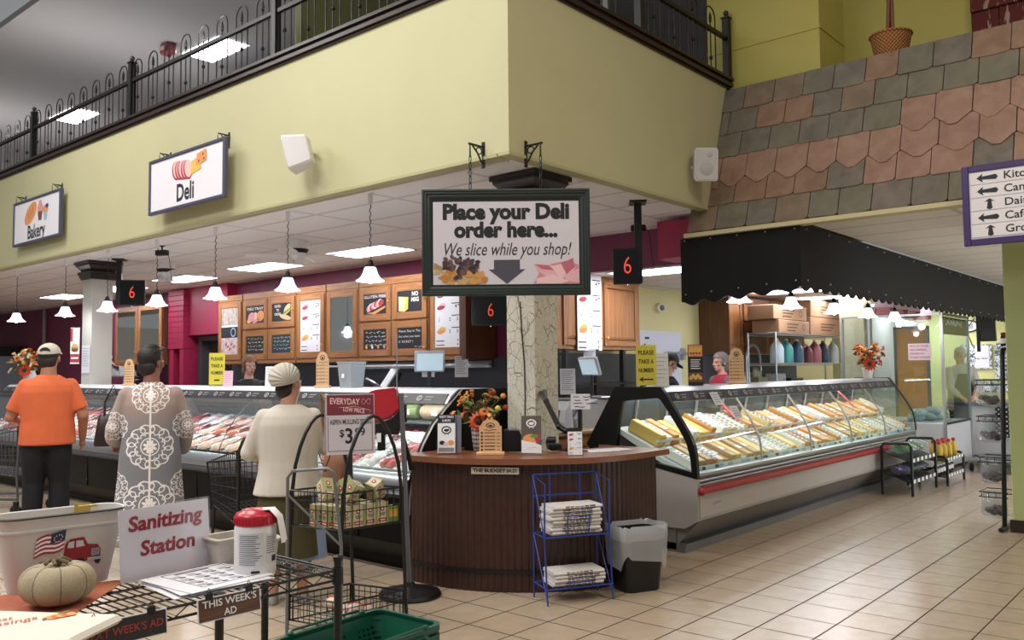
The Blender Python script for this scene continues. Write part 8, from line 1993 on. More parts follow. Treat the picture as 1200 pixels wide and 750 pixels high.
b = MB(TAN); b.rings([[(x * 0.5, y, z) for x, y in rrect(w_, w_ * 0.9, w_ * 0.3, 4)] for w_, z in ((0.16, 0), (0.20, 0.03), (0.20, 0.13), (0.16, 0.2), (0.09, 0.225))]); b.build('body', t2, smooth=60)
b = MB(TAN); b.tube([(0, -0.08, 0.18), (-0.02, 0.0, 0.42), (-0.03, 0.10, 0.58), (-0.02, 0.10, 0.40), (0, 0.08, 0.18)], 0.010, 6); b.build('strap', t2, smooth=60)
b = MB(LTH); b.tube([(-0.105, -0.05, 0.20), (-0.106, 0.0, 0.10), (-0.104, 0.05, 0.20)], 0.004, 5); b.ell((-0.1, 0.0, 0.10), 0.012, 8, 6); b.build('clasp_cord', t2)
SK4 = skin('rosy', '#dfab96')
t, J, H = person('clerk with pinned-up ginger blond hair and black shirt behind the meat case', (6.3, 9.96, 0), math.radians(-110), 1.69, SK4, yaw=0.15, girth=1.12)
s = J['s']; shirt(t, J, MATTE, 0.85, 1.15, 0.7, neck=1.46); trousers(t, J, MATTE, 1.1); shoes(t, J, MATTE)
BL = mat('hair_ginger', '#7a5440', 0.6, noise=0.25, nscale=50); hair_cap(t, H, s, BL, puff=1.25, low=-0.12, front=0.11)
b = MB(BL); b.M = H; b.ell((-0.11, 0, 0.01), (0.055, 0.05, 0.06), 12, 8); b.build('hair_bun', t)
b = MB(mat('spectacle_steel', '#8d8f93', 0.3, 0.7)); b.M = H
for q in (-1, 1): b.tube([(0.097, q * 0.034 + 0.02 * math.cos(a), 0.004 + 0.014 * math.sin(a)) for a in [2 * PI * i / 10 for i in range(10)]], 0.0015, 4, True); b.bar((0.095, q * 0.055, 0.008), (0.0, q * 0.08, 0.008), 0.0018, 4)
b.build('spectacles', t)
p = hy(783, 430, 5.0)
t, J, H = person('clerk in black baseball cap and black shirt looking down behind the cheese case', (p.x, 5.0, 0), math.radians(-40), 1.67, skin('pale', '#c99f88'), yaw=0.0, pitch=0.45, girth=1.05)
s = J['s']; shirt(t, J, mat('cloth_navy_black', '#12141c', 0.8), 0.85, 1.1, 0.8); trousers(t, J, MATTE); shoes(t, J, MATTE)
hair_cap(t, H, s, mat('hair_auburn', '#4d2b22', 0.6), puff=1.03, low=-0.1)
b = MB(mat('cap_black', '#101216', 0.7)); b.M = H @ Tr(-0.008, 0, 0.04 * s)
b.rings([[(0.114 * s * math.cos(th) * math.cos(a), 0.098 * s * math.cos(th) * math.sin(a), 0.10 * s * math.sin(th)) for a in [2 * PI * k / 24 for k in range(24)]] for th in [PI / 2 * i / 9 for i in range(9)]])
b.M = b.M @ Ry(0.15); b.prism([(0.08, -0.078), (0.15, -0.07), (0.185, 0), (0.15, 0.07), (0.08, 0.078)], -0.004, 0.005); b.build('cap', t, smooth=50)
p = hy(845, 430, 5.1)
t, J, H = person('grey-haired clerk with glasses, red top and grey vest in profile behind the cheese case', (p.x, 5.1, 0), math.radians(150), 1.68, SK4, yaw=0.15, girth=1.12)
s = J['s']; shirt(t, J, mat('top_red', '#9c2336', 0.8), 0.85, 1.12, 0.8, 'red_top'); trousers(t, J, MATTE, 1.1); shoes(t, J, MATTE)
J2 = dict(J); VG = mat('vest_grey', '#6d6468', 0.85); b = MB(VG)
b.rings([er(z * s, a_ * s, c * s, -0.035 * s) for z, a_, c in ((0.85, 0.145, 0.215), (1.05, 0.14, 0.20), (1.25, 0.14, 0.205), (1.36, 0.125, 0.195), (1.42, 0.105, 0.15), (1.455, 0.085, 0.10))])
for q in 'LR': b.ell((-0.015, J['sh' + q][1], J['sh' + q][2]), 0.085 * s, 12, 8)
fuse(b, 'vest', t, VG, 0.011, 2)
hair_cap(t, H, s, mat('hair_grey', '#6f6a66', 0.6, noise=0.25, nscale=50), puff=1.2, low=-0.16, front=0.10)
b = MB(BLACK); b.M = H
for q in (-1, 1): b.tube([(0.098, q * 0.034 + 0.022 * math.cos(a), 0.004 + 0.016 * math.sin(a)) for a in [2 * PI * i / 10 for i in range(10)]], 0.002, 4, True); b.bar((0.095, q * 0.057, 0.008), (0.0, q * 0.083, 0.008), 0.002, 4)
b.build('glasses', t)
t, J, H = person('worker in white bonnet, pale jacket and black apron reaching down inside the glass booth', (hy(1126, 440, 3.75).x, 3.75, 0), math.radians(-150), 1.80, SK4, yaw=0.1, pitch=0.2, girth=1.1,
                 arms=dict(elL=(0.16, 0.22, 1.12), wrL=(0.36, 0.08, 0.98), elR=(0.16, -0.22, 1.12), wrR=(0.36, -0.10, 0.96)))
s = J['s']; shirt(t, J, mat('jacket_pale', '#bcb9b6', 0.85), 0.72, 1.15, 0.7, 'jacket', 1.1, 1.47, 1.0, True); trousers(t, J, MATTE, 1.1); shoes(t, J, MATTE)
b = MB(MATTE); b.rings([[(x * s, y * s, z * s) for x, y in ((0.15, -w_), (0.165, 0), (0.15, w_), (0.13, w_), (0.145, 0), (0.13, -w_))] for z, w_ in ((0.55, 0.17), (1.0, 0.16), (1.32, 0.08))]); b.build('apron', t)
hair_cap(t, H, s, mat('bonnet_white', '#d9d0bb', 0.8), 'bonnet', puff=1.1, low=-0.08)
CARTM = mat('cart_grey', '#5d5f63', 0.35, 0.5)
def cart(loc, az, label, m, seatbag=False):
    t = thing('shopping_cart', label, 'cart', loc, az)
    b = MB(m)
    q = [[(0.0, s_ * 0.28, 0.95), (0.82, s_ * 0.22, 0.80), (0.72, s_ * 0.20, 0.48), (0.06, s_ * 0.25, 0.42)] for s_ in (-1, 1)]
    for k in range(2): b.tube(q[k], 0.007, 6, True)
    for i in range(4): b.bar(q[0][i], q[1][i], 0.007)
    L_ = lambda p, r_, f_: Vector(p).lerp(Vector(r_), f_)
    for k in range(2):
        for j in range(1, 16): b.bar(L_(q[k][0], q[k][1], j / 16), L_(q[k][3], q[k][2], j / 16), 0.0028, 4)
        for j in range(1, 6): b.bar(L_(q[k][0], q[k][3], j / 6), L_(q[k][1], q[k][2], j / 6), 0.0028, 4)
    for (i0, i1) in ((0, 3), (1, 2), (3, 2)):
        for j in range(1, 10): b.bar(L_(q[0][i0], q[1][i0], j / 10), L_(q[0][i1], q[1][i1], j / 10), 0.0028, 4)
        for j in range(1, 6): b.bar(L_(q[0][i0], q[0][i1], j / 6), L_(q[1][i0], q[1][i1], j / 6), 0.0028, 4)
    b.build('basket', t)
    for s_ in (-1, 1):
        b = MB(m); b.tube([(-0.10, s_ * 0.27, 1.02), (-0.02, s_ * 0.27, 0.95), (0.02, s_ * 0.26, 0.45), (0.0, s_ * 0.26, 0.18), (0.85, s_ * 0.2, 0.16)], 0.014, 8); b.bar((0.7, s_ * 0.2, 0.48), (0.75, s_ * 0.2, 0.17), 0.012); b.build('side_frame', t, smooth=60)
        for x, y in ((0.02, 0.26), (0.80, 0.2)):
            b = MB(BLACK); b.M = Tr(x, s_ * y, 0.062) @ Rx(PI / 2); b.lathe([(0.02, -0.016), (0.06, -0.014), (0.062, 0), (0.06, 0.014), (0.02, 0.016)], n=18); b.M = Tr(x, s_ * y, 0.12); b.box((0, 0, 0), (0.05, 0.045, 0.08), 0.006); b.build('wheel', t, smooth=50)
    b = MB(BLACK); b.bar((-0.10, -0.27, 1.02), (-0.10, 0.27, 1.02), 0.017, 10); b.build('handle', t)
    b = MB(m)
    for j in range(9): b.bar((0.05 + j * 0.09, -0.23 + j * 0.003, 0.2), (0.05 + j * 0.09, 0.23 - j * 0.003, 0.2), 0.003, 4)
    b.build('lower_tray', t)
    return t
cart((3.75, 10.05, 0), math.radians(120), 'grey wire shopping cart in front of the orange-shirted man at the left edge', CARTM)
t = thing('draped_jacket', 'black jacket draped over the cart before the orange-shirted man', 'jacket', (3.72, 10.0, 0.96))
b = MB(MATTE)
b.rings([er(z, a, c, x, y, 14) for z, a, c, x, y in ((-0.30, 0.10, 0.12, 0.02, 0.12), (-0.12, 0.12, 0.15, 0.01, 0.10), (0.04, 0.12, 0.16, -0.01, 0.08), (0.11, 0.06, 0.10, -0.02, 0.08))]); b.build('cloth', t, smooth=70)
b = MB(MATTE); b.tube([(0, 0.18, 0.05), (-0.04, 0.26, -0.1), (-0.03, 0.28, -0.3)], [0.06, 0.055, 0.05], 10); b.build('sleeve', t, smooth=70)
cart((3.60, 5.35, 0), math.radians(78), 'dark wire shopping cart in front of the cream-sweater woman', mat('cart_black', '#2a2b2e', 0.4, 0.4))
p = hx(14, 448, 5.05); bouquet('flower_jar', 'pale orange silk flowers in a white jar at the left end of the meat case', (5.05, min(p.y, 13.85), 1.346), 1.35, 'jar', [FLW[1], FLW[3], FLW[2], mat('bloom_cream', '#e6d5b5', 0.6)], 15)
p = hy(1020, 443, 3.95); bouquet('flower_pot', 'orange silk flowers in a small white pot on the far end of the cheese case', (p.x - 0.1, 3.95, 1.336), 1.25, 'white', [FLW[0], FLW[1], FLW[2], FLW[1]], 27, (-0.85, -0.5, 0.15))
KRAFT = mat('cardboard', '#9d7b5d', 0.8, noise=0.05, nscale=4); TAPE = mat('box_print', '#4f3b2d', 0.8)
def carton(x0, x1, y0, y1, z0, z1, label):
    t = thing('cardboard_box', label, 'box', ((x0 + x1) / 2, (y0 + y1) / 2, z0), 0, 'cardboard boxes above the wire rack')
    b = MB(KRAFT); b.Bx(x0, x1, y0, y1, z0, z1, 0.01); b.build('carton', t, world=True, smooth=0)
    w_, h_ = x1 - x0, z1 - z0
    b = MB(TAPE); b.M = frame(((x0 + x1) / 2, y0 - 0.001, (z0 + z1) / 2), (1, 0, 0), (0, 0, 1))
    ell2(b, w_ * 0.3, 0, 0.06, 0.05, 0.001); b.mat(KRAFT); ell2(b, w_ * 0.3, 0, 0.045, 0.036, 0.0014); b.mat(TAPE)
    for i in range(3): rect2(b, -w_ * 0.25, w_ * (0.12 - 0.05 * i), 0.03 - i * 0.05, 0.05 - i * 0.05, 0.001)
    b.build('print', t, world=True, smooth=0)
carton(12.75, 13.95, 5.5, 5.95, 2.035, 2.24, 'cardboard box at the bottom left above the jug rack'); carton(12.6, 13.9, 5.52, 5.95, 2.245, 2.47, 'cardboard box stacked on the left carton above the jug rack')
carton(14.0, 15.8, 5.5, 5.95, 2.035, 2.33, 'large cardboard box beside the slim tan column, lower one'); carton(14.02, 15.8, 5.5, 5.95, 2.335, 2.62, 'large cardboard box beside the slim tan column, upper one')
t = thing('wire_rack', 'chrome wire rack holding cleaning jugs behind the cheese case', 'rack', (14.2, 5.7, 0))
for z in (0.94, 1.53, 2.0):
    b = MB(STEEL);
    for y in (5.5, 5.95): b.bar((12.6, y, z), (15.8, y, z), 0.008, 6); b.tube([(12.6 + 3.2 * i / 50, y, z + (0.03 if i % 2 else 0.0)) for i in range(51)], 0.004, 4); b.bar((12.6, y, z + 0.03), (15.8, y, z + 0.03), 0.008, 6)
    for k in range(60): b.bar((12.6 + 3.2 * k / 59, 5.5, z + 0.03), (12.6 + 3.2 * k / 59, 5.95, z + 0.03), 0.0035, 4)
    b.build('shelf', t, world=True)
for x in (12.6, 15.8):
    for y in (5.5, 5.95): b = MB(STEEL); b.bar((x, y, 0), (x, y, 2.04), 0.014, 8); b.build('post', t, world=True)
for x, c, l in ((13.05, '#b9cdd6', 'pale translucent jug at the left end of the chrome rack'), (13.42, '#3f9a98', 'teal jug second from the left on the chrome rack'), (13.85, '#3e5d74', 'blue-grey jug third from the left on the chrome rack'), (14.3, '#6d3b48', 'small maroon jug in the middle of the chrome rack'),
                (14.62, '#b06d78', 'pink jug right of the maroon one on the chrome rack'), (15.0, '#44506b', 'dark blue jug with orange top on the chrome rack'), (15.45, '#cdd6d6', 'whitish jug at the right end of the chrome rack')):
    t = thing('cleaning_jug', l, 'jug', (x, 5.68, 1.565), 0, 'jugs on the chrome rack')
    m = mat('jug_' + c[1:], c, 0.3); b = MB(m); sc_ = 0.8 if 'small' in l else 1.0
    b.rings([[(px * sc_, py * sc_, z * sc_) for px, py in rrect(w_, w_ * 0.9, w_ * 0.3, 4)] for w_, z in ((0.19, 0), (0.21, 0.02), (0.21, 0.22), (0.16, 0.29), (0.07, 0.35), (0.06, 0.36))]); b.build('body', t, smooth=50)
    b = MB(m); b.tube([(0.02, 0, 0.34 * sc_), (0.09 * sc_, 0, 0.33 * sc_), (0.105 * sc_, 0, 0.25 * sc_)], 0.014, 6); b.build('handle', t)
    b = MB(mat('jug_cap_orange', '#c9752e', 0.4) if 'orange' in l else CARD); b.lathe([(0.03, 0.355 * sc_), (0.03, 0.385 * sc_), (0.026, 0.39 * sc_)], n=12); b.build('cap', t)
t = thing('gooseneck_faucet', 'chrome gooseneck faucet behind the wooden plaque on the cheese case', 'faucet', (12.78, 6.07, 0.94))
b = MB(STEEL); b.tube([(0, 0, 0), (0, 0, 0.7)] + [(0.25 - 0.25 * math.cos(a), 0, 0.7 + 0.22 * math.sin(a)) for a in [PI * i / 10 for i in range(11)]] + [(0.52, 0, 0.5)], 0.02, 8); b.build('spout', t, smooth=60)
b = MB(STEEL); b.lathe([(0.05, 0), (0.045, 0.04), (0.03, 0.06)], n=14); b.bar((0, -0.05, 0.05), (0, -0.14, 0.08), 0.012); b.build('base', t)
for x, c1, c2, h, l in ((12.95, '#c98432', '#d8d2c6', 0.42, 'tub with orange lid on the prep counter below the jugs'), (14.35, '#e2e4ea', '#8f96b3', 0.45, 'white box with round marks on the prep counter below the jugs'), (15.0, '#1a1b1e', '#dadde0', 0.36, 'black machine with white label on the prep counter below the jugs'), (13.6, '#b8b39a', '#9a9781', 0.40, 'pale row of wrapped bottles on the prep counter below the jugs')):
    t = thing('counter_container', l, 'container', (x, 6.28, 0.94)); wd = 0.55 if 'machine' in l else 0.32
    b = MB(mat('cont_' + c2[1:] + l[:3], c1 if 'box' in l or 'machine' in l else c2, 0.4)); b.Bx(-wd / 2, wd / 2, -0.12, 0.12, 0, h, 0.012)
    b.build('body', t, smooth=0)
    b = MB(mat('cont_' + c1[1:] + c2[1:], c2 if 'box' in l or 'machine' in l else c1, 0.4))
    if 'tub' in l: b.Bx(-wd / 2 - 0.01, wd / 2 + 0.01, -0.13, 0.13, h, h + 0.06, 0.01); b.build('lid', t, smooth=0)
    elif 'row' in l:
        for k in range(3): b.lathe([(0.04, h), (0.045, h + 0.06), (0.015, h + 0.13), (0.015, h + 0.16)], (-0.1 + k * 0.1, 0, 0), 10)
        b.build('bottle_tops', t)
    else: b.M = frame((0.02, -0.1205, h * 0.55), (1, 0, 0), (0, 0, 1)); ell2(b, 0, 0, wd * 0.28, 0.07, 0.002); ell2(b, 0.05, 0.1, 0.03, 0.03, 0.002); b.build('mark', t, smooth=0)
BG = glassmat('booth_glass', '#e6f0ee', 0.12, 0.02)
t = thing('glass_booth', 'glass-walled steel-framed bakery booth beyond the cheese case', 'booth', (13.9, 4.0, 0))
b = MB(mat('booth_base', '#c6c8ca', 0.35)); b.Bx(13.2, 14.66, 3.3, 4.7, 0.06, 0.68, 0.01); b.build('base', t, world=True, smooth=0)
b = MB(BLACK); b.Bx(13.24, 14.6, 3.36, 4.66, 0, 0.06); b.Bx(13.19, 14.67, 3.29, 3.30, 0.66, 0.69); b.build('plinth', t, world=True, smooth=0)
for x, y in ((13.2, 3.3), (14.66, 3.3), (13.2, 4.3), (13.2, 4.7)): b = MB(STEEL); b.Bx(x - 0.018, x + 0.018, y - 0.018, y + 0.018, 0.06, 2.24); b.build('mullion', t, world=True, smooth=0)
for (x0, x1, y0, y1) in ((13.21, 14.65, 3.297, 3.303), (13.197, 13.203, 3.31, 4.69)): b = MB(BG); b.Bx(x0, x1, y0, y1, 0.69, 2.22); b.build('glass_wall', t, world=True, smooth=0)
b = MB(STEEL); b.Bx(13.18, 14.68, 3.28, 3.32, 2.22, 2.25); b.Bx(13.18, 13.22, 3.3, 4.7, 2.22, 2.25); b.build('top_rail', t, world=True, smooth=0)
b = MB(mat('bread_banner', '#6b4632', 0.5, noise=0.5, nscale=9)); b.Bx(13.25, 14.62, 3.306, 3.312, 1.95, 2.2); b.mat(CARD); b.M = frame((13.95, 3.304, 2.1), (1, 0, 0), (0, 0, 1)); squig(b, -0.5, 0.4, 0.02, 0.05, CARD, 4, 0.001, 0.03); b.build('banner', t, world=True, smooth=0, label='brown picture banner under the booth top')
t = thing('pickup_notice', 'pale pink notice with crimson printed lines on the booth glass', 'notice', (13.19, 3.6, 1.70))
F = frame((0, 0, 0), (0, -1, 0), (0, 0, 1)); b = MB(mat('notice_pink', '#e6d3de', 0.6)); b.M = F; b.box((0, 0, 0), (0.31, 0.24, 0.003)); b.build('sheet', t, smooth=0)
b = MB(REDP); b.M = F @ Tr(0, 0, 0.002)
for i, s_ in enumerate(('PICK UP YOUR', 'DELI EXPRESS', 'ORDERS IN', 'DOOR COOLER')): b.text(s_, 0.038, -0.135, 0.082 - i * 0.054, 0.001, 'LEFT', bold=0.015)
b.build('lettering', t, smooth=0)
for x, y, h, c, l in ((13.5, 3.75, 0.22, '#c9ccd0', 'heap of pale wrapped loaves inside the booth, left'), (13.9, 3.65, 0.16, '#aeb4b8', 'heap of pale wrapped loaves inside the booth, middle'), (14.3, 3.7, 0.12, '#d0cbc2', 'heap of pale wrapped loaves inside the booth, right')):
    t = thing('wrapped_loaves', l, 'bread', (x, y, 0.68)); r2 = random.Random(int(x * 10))
    for k in range(4): b = MB(mat('loafwrap_' + c[1:], c, 0.25, noise=0.15, nscale=30)); b.M = Tr(r2.uniform(-0.08, 0.08), r2.uniform(-0.12, 0.12), 0.06 + 0.07 * (k // 2)) @ Rz(r2.uniform(0, 3)); b.ell((0, 0, 0), (0.13, 0.07, 0.065), 12, 8); b.build('loaf', t)
b = MB(mat('wall_pale_grey', '#c9c6c4', 0.6)); b.Bx(16.0, 19.5, 5.25, 5.35, 0, 2.42); struct(b.build('wall_booth_back', smooth=0))
t = thing('orange_door', 'orange panel with frame seen through the booth glass', 'panel', (15.5, 4.36, 0))
b = MB(mat('panel_orange', '#e2a35e', 0.5)); b.Bx(15.5, 15.53, 4.12, 4.6, 0.0, 2.13, 0.004); b.build('leaf', t, world=True, smooth=0)
b = MB(STEELD); b.Bx(15.48, 15.55, 4.08, 4.12, 0, 2.16); b.Bx(15.48, 15.55, 4.6, 4.64, 0, 2.16); b.Bx(15.48, 15.55, 4.08, 4.64, 2.13, 2.17); b.build('frame', t, world=True, smooth=0)
for k in range(4):
    t = thing('menu_board', 'tilted red and white menu board under the low ceiling, %s from the left' % ('first', 'second', 'third', 'fourth')[k], 'menu board', (14.95 + k * 0.72, 4.6, 2.50), 0, 'tilted menu boards')
    F = frame((0, 0, 0), CS, (-0.2, -0.2, 1)); b = MB(mat('menu_lilac', '#cdbfcd', 0.5)); b.M = F; b.box((0, 0, 0), (0.36, 0.30, 0.02)); b.build('board', t, smooth=0)
    b = MB(REDP); b.M = F @ Tr(0, 0, 0.0105); rect2(b, -0.17, 0.17, -0.14, -0.02, 0.001); b.mat(PALEP)
    for i in range(3): rect2(b, -0.14, 0.08 + 0.02 * i, -0.05 - i * 0.035, -0.035 - i * 0.035, 0.0015); rect2(b, -0.14, 0.1, 0.03 + i * 0.035, 0.04 + i * 0.035, 0.0015)
    b.build('print', t, smooth=0)
    b = MB(BLACK); b.bar((0.02, 0.02, 0.12), (0.02, 0.02, 0.168), 0.012); b.build('hanger', t)
p = hx(1148, 375, 17.0)
t = thing('wall_screen', 'black tilted screen on a ceiling pole at the far right', 'screen', (17.0, 3.5, 2.24))
b = MB(BLACK); b.M = Ry(-0.15); b.Bx(-0.03, 0.03, -0.13, 0.13, -0.32, 0.30, 0.01); b.build('housing', t, smooth=0)
b = MB(mat('screen_dull', '#3a3d42', 0.2)); b.M = Ry(-0.15); b.Bx(-0.034, -0.03, -0.11, 0.11, -0.29, 0.27); b.build('screen_face', t, smooth=0)
b = MB(BLACK); b.Bx(0.0, 0.05, 0.13, 0.18, -0.5, 0.43); b.tube([(0, 0.2, 0.1), (0, 0.34, -0.1), (0, 0.25, -0.4)], 0.01, 5); b.build('ceiling_pole', t)
t = thing('oval_sign', 'small white oval sign with dark border on the far wall', 'sign', (19.47, 4.36, 2.3)); F = frame((0, 0, 0), (0, -1, 0), (0, 0, 1))
b = MB(INKB); b.M = F; b.lathe([(0.21, -0.02), (0.21, 0.0)], n=32, sy=0.62); b.build('border', t)
b = MB(CARD); b.M = F; b.lathe([(0.175, 0), (0.175, 0.006)], n=32, sy=0.58); b.mat(INKB)
for i in range(3): rect2(b, -0.09, 0.09, 0.03 - i * 0.035, 0.045 - i * 0.035, 0.008)
b.build('face', t)
def pat_mat():
    n = NB('leaf_paper', 0.6); n.color(n.mix(n.ramp(n.noise(16, 2, None, 1.5), 0.48, 0.56), '#dfe6ea', '#4c5a62')); return n.m
PAT = pat_mat()
for k, (y0, y1, z0, z1, l) in enumerate(((4.55, 3.95, 1.42, 1.92, 'grey and white leaf-patterned wall panel at the far right, left one'), (3.9, 3.45, 1.2, 1.95, 'grey and white leaf-patterned wall panel at the far right, right one'), (4.5, 3.5, 0.95, 1.15, 'low leaf-patterned strip at the far right'))):
    b = MB(PAT); b.Bx(19.46, 19.5, y1, y0, z0, z1); b.mat(CARD)
    if k == 0: b.Bx(19.45, 19.46, 4.0, 4.25, 1.65, 1.9); b.Bx(19.45, 19.46, 4.0, 4.25, 1.44, 1.62)
    tag(b.build('patterned_panel', smooth=0), l, 'panel', 'patterned panels')
t = thing('service_counter', 'white service counter with black lattice basket front at the far right', 'counter', (15.2, 2.9, 0))
b = MB(mat('counter_white_grey', '#c4c7cc', 0.5)); b.Bx(14.9, 16.5, 2.2, 3.35, 0.1, 0.88, 0.01); b.build('body', t, world=True, smooth=0)
b = MB(STEELD); b.Bx(14.85, 16.55, 2.15, 3.4, 0.88, 0.92); b.build('worktop', t, world=True, smooth=0)
b = MB(BLACK); b.Bx(14.9, 16.5, 2.25, 3.3, 0, 0.1); b.build('plinth', t, world=True, smooth=0)
def lattice():
    n = NB('lattice_black', 0.4); a = n.op('FRACT', n.op('MULTIPLY', n.op('ADD', n.y, n.z), 14)); c = n.op('FRACT', n.op('MULTIPLY', n.op('SUBTRACT', n.y, n.z), 14)); k = n.op('MULTIPLY', n.op('LESS_THAN', a, 0.45), n.op('LESS_THAN', c, 0.45)); n.color(n.mix(k, '#17181a', '#c9ccd0')); return n.m
b = MB(lattice()); b.Bx(14.84, 14.88, 2.35, 3.0, 0.40, 0.86, 0.01); b.build('lattice_panel', t, world=True, smooth=0, label='black lattice panel')
t = thing('platform_cart', 'low steel platform cart with rubber wheel at the far right', 'cart', (13.9, 2.75, 0))
b = MB(STEELD); b.Bx(13.4, 14.6, 2.45, 3.1, 0.14, 0.17, 0.006); b.build('deck', t, world=True, smooth=0)
for x in (13.5, 14.5):
    for y in (2.5, 3.05):
        b = MB(BLACK); b.M = Tr(x, y, 0.068) @ Rx(PI / 2); b.lathe([(0.02, -0.02), (0.062, -0.018), (0.066, 0), (0.062, 0.018), (0.02, 0.02)], n=18); b.build('wheel', t, world=True, smooth=50)
        b = MB(STEEL); b.Bx(x - 0.03, x + 0.03, y - 0.03, y + 0.03, 0.10, 0.14); b.build('caster_fork', t, world=True, smooth=0)
def low_rack(x0, x1, y0, y1, zt, tiers, label):
    t = thing('display_stand', label, 'rack', ((x0 + x1) / 2, (y0 + y1) / 2, 0), 0, 'low black display racks')
    for x in (x0, x1): b = MB(BLACK); b.tube([(x, y0, 0), (x, y0, zt - 0.04), (x, y0 + 0.03, zt), (x, y1 - 0.03, zt), (x, y1, zt - 0.04), (x, y1, 0)], 0.017, 8); b.build('end_hoop', t, world=True, smooth=60)
    for za, zb in tiers:
        b = MB(BLACK); b.rings([[(x, y, z) for y, z in ((y0, za), (y0, za + 0.05), (y0 + 0.01, za + 0.05), (y0 + 0.02, za + 0.012), (y1, zb + 0.012), (y1, zb))] for x in (x0, x1)]); b.build('tray', t, world=True, smooth=0)
        for k in range(6): b = MB(CARD); xx = x0 + (x1 - x0) * (k + 0.5) / 6; b.Bx(xx - 0.04, xx + 0.04, y0 - 0.004, y0 - 0.001, za + 0.005, za + 0.045); b.build('price_tag', t, world=True, smooth=0)
low_rack(10.52, 11.5, 3.0, 3.33, 0.60, ((0.14, 0.26), (0.38, 0.50)), 'low black rack of bagged vegetables before the cheese case')
low_rack(11.7, 12.5, 2.92, 3.25, 0.36, ((0.10, 0.12), (0.30, 0.31)), 'low black rack of yellow bottles beyond the vegetable rack')
BAGP = glassmat('produce_bag', '#f6f8fa', 0.12, 0.15, 0.07)
rn = random.Random(77)
for tier, (z, cols, l) in enumerate(((0.19, ('#4a3f86', '#5b4f96', '#3f7a3a'), 'bag of purple-labelled vegetables on the lower tray'), (0.43, ('#4f8f3e', '#6aa850', '#cfd8cf'), 'clear bag of green beans on the upper tray'))):
    for k in range(6):
        x = 10.62 + k * 0.155; y = 3.15
        t = thing('produce_bag', l + ' of the vegetable rack', 'bag', (x, y, z + 0.035), 0, ('purple vegetable bags', 'green bean bags')[tier])
        b = MB(mat('veg_' + cols[k % 3][1:], cols[k % 3], 0.5))
        for j in range(9): a = Vector((rn.uniform(-0.05, 0.05), rn.uniform(-0.1, 0.0), 0.03 + rn.uniform(0, 0.05))); b.bar(a, a + Vector((rn.uniform(-0.03, 0.03), 0.1, 0.04)), 0.011, 5)
        b.build('vegetables', t)
        b = MB(BAGP); b.ell((0, 0, 0.065), (0.075, 0.13, 0.06), 10, 6)
        for v in b.bm.verts: v.co += Vector((rn.uniform(-1, 1), rn.uniform(-1, 1), rn.uniform(-1, 1))) * 0.007
        b.build('wrap', t, smooth=30)
for k in range(7):
    x = 11.75 + k * 0.115; t = thing('sauce_bottle', 'yellow sauce bottle with red cap on the low black rack', 'bottle', (x, 3.02 + 0.1 * (k % 2), 0.325), 0, 'yellow bottles on the low rack')
    b = MB(mat('sauce_yellow', '#c9a63a', 0.3)); b.lathe([(0.038, 0), (0.042, 0.01), (0.042, 0.13), (0.02, 0.17), (0.018, 0.19)], n=12); b.build('body', t)
    b = MB(mat('cap_red', '#b3242c', 0.35)); b.lathe([(0.024, 0.185), (0.024, 0.22), (0.015, 0.225)], n=12); b.build('cap', t)
for k in range(6):
    x = 11.76 + k * 0.13; t = thing('dark_jar', 'dark jar with pale label on the bottom tray of the bottle rack', 'jar', (x, 3.06, 0.125), 0, 'jars on the bottle rack')
    b = MB(mat('jar_dark', '#3a3226', 0.3)); b.lathe([(0.04, 0), (0.042, 0.01), (0.042, 0.1), (0.03, 0.115)], n=12); b.build('body', t)
    b = MB(CARD); b.lathe([(0.0425, 0.03), (0.0425, 0.08)], n=12, cap=False); b.lathe([(0.033, 0.112), (0.033, 0.13)], n=12); b.build('label', t)
t = thing('bag_rack', 'tall black rack hung with clear bags beside the right green wall', 'rack', (9.02, 1.85, 0))
b = MB(BLACK); b.tube([(8.90, 1.76, 0.0), (8.90, 1.72, 1.58), (8.93, 1.72, 1.64), (9.35, 1.72, 1.66)], 0.02, 8); b.tube([(8.75, 1.76, 0.02), (9.2, 1.76, 0.02)], 0.022, 8); b.tube([(9.35, 1.74, 0.0), (9.35, 1.72, 1.66)], 0.02, 8); b.build('frame', t, world=True, smooth=60)
for z in (1.36, 1.02, 0.64, 0.32):
    b = MB(BLACK)
    for zz in (z, z - 0.045): b.tube([(9.0, 1.74, zz), (9.0, 1.98, zz), (9.3, 1.98, zz), (9.3, 1.74, zz)], 0.005, 5)
    for k in range(4): b.bar((9.0, 1.78 + 0.06 * k, z), (9.0, 1.78 + 0.06 * k, z - 0.045), 0.004, 4)
    b.build('wire_basket', t, world=True)
for r_, z in enumerate((1.36, 1.02, 0.64, 0.32)):
    for k in range(2):
        t = thing('goods_bag', 'clear bag of dark goods on the %s tier of the tall black rack' % ('top', 'second', 'third', 'bottom')[r_], 'bag', (9.06 + k * 0.12, 1.86 + 0.04 * k, z - 0.24), 0, 'clear bags on the tall rack')
        b = MB(mat('goods_brown', '#3a241c', 0.5));
        for j in range(8): b.ell((rn.uniform(-0.05, 0.05), rn.uniform(-0.06, 0.06), 0.035 + rn.uniform(0, 0.05)), (0.035, 0.035, 0.025), 7, 5)
        b.build('contents', t)
        b = MB(BAGP); b.rings([er(zz, a, c, 0, 0, 12) for zz, a, c in ((0.0, 0.06, 0.08), (0.03, 0.085, 0.11), (0.14, 0.08, 0.10), (0.22, 0.05, 0.08), (0.235, 0.02, 0.10))])
        for v in b.bm.verts: v.co += Vector((rn.uniform(-1, 1), rn.uniform(-1, 1), 0)) * 0.008
        b.build('wrap', t, smooth=30)
t = thing('preserve_jar', 'dark red jar standing on top of the tall black rack', 'jar', (9.05, 1.72, 1.675))
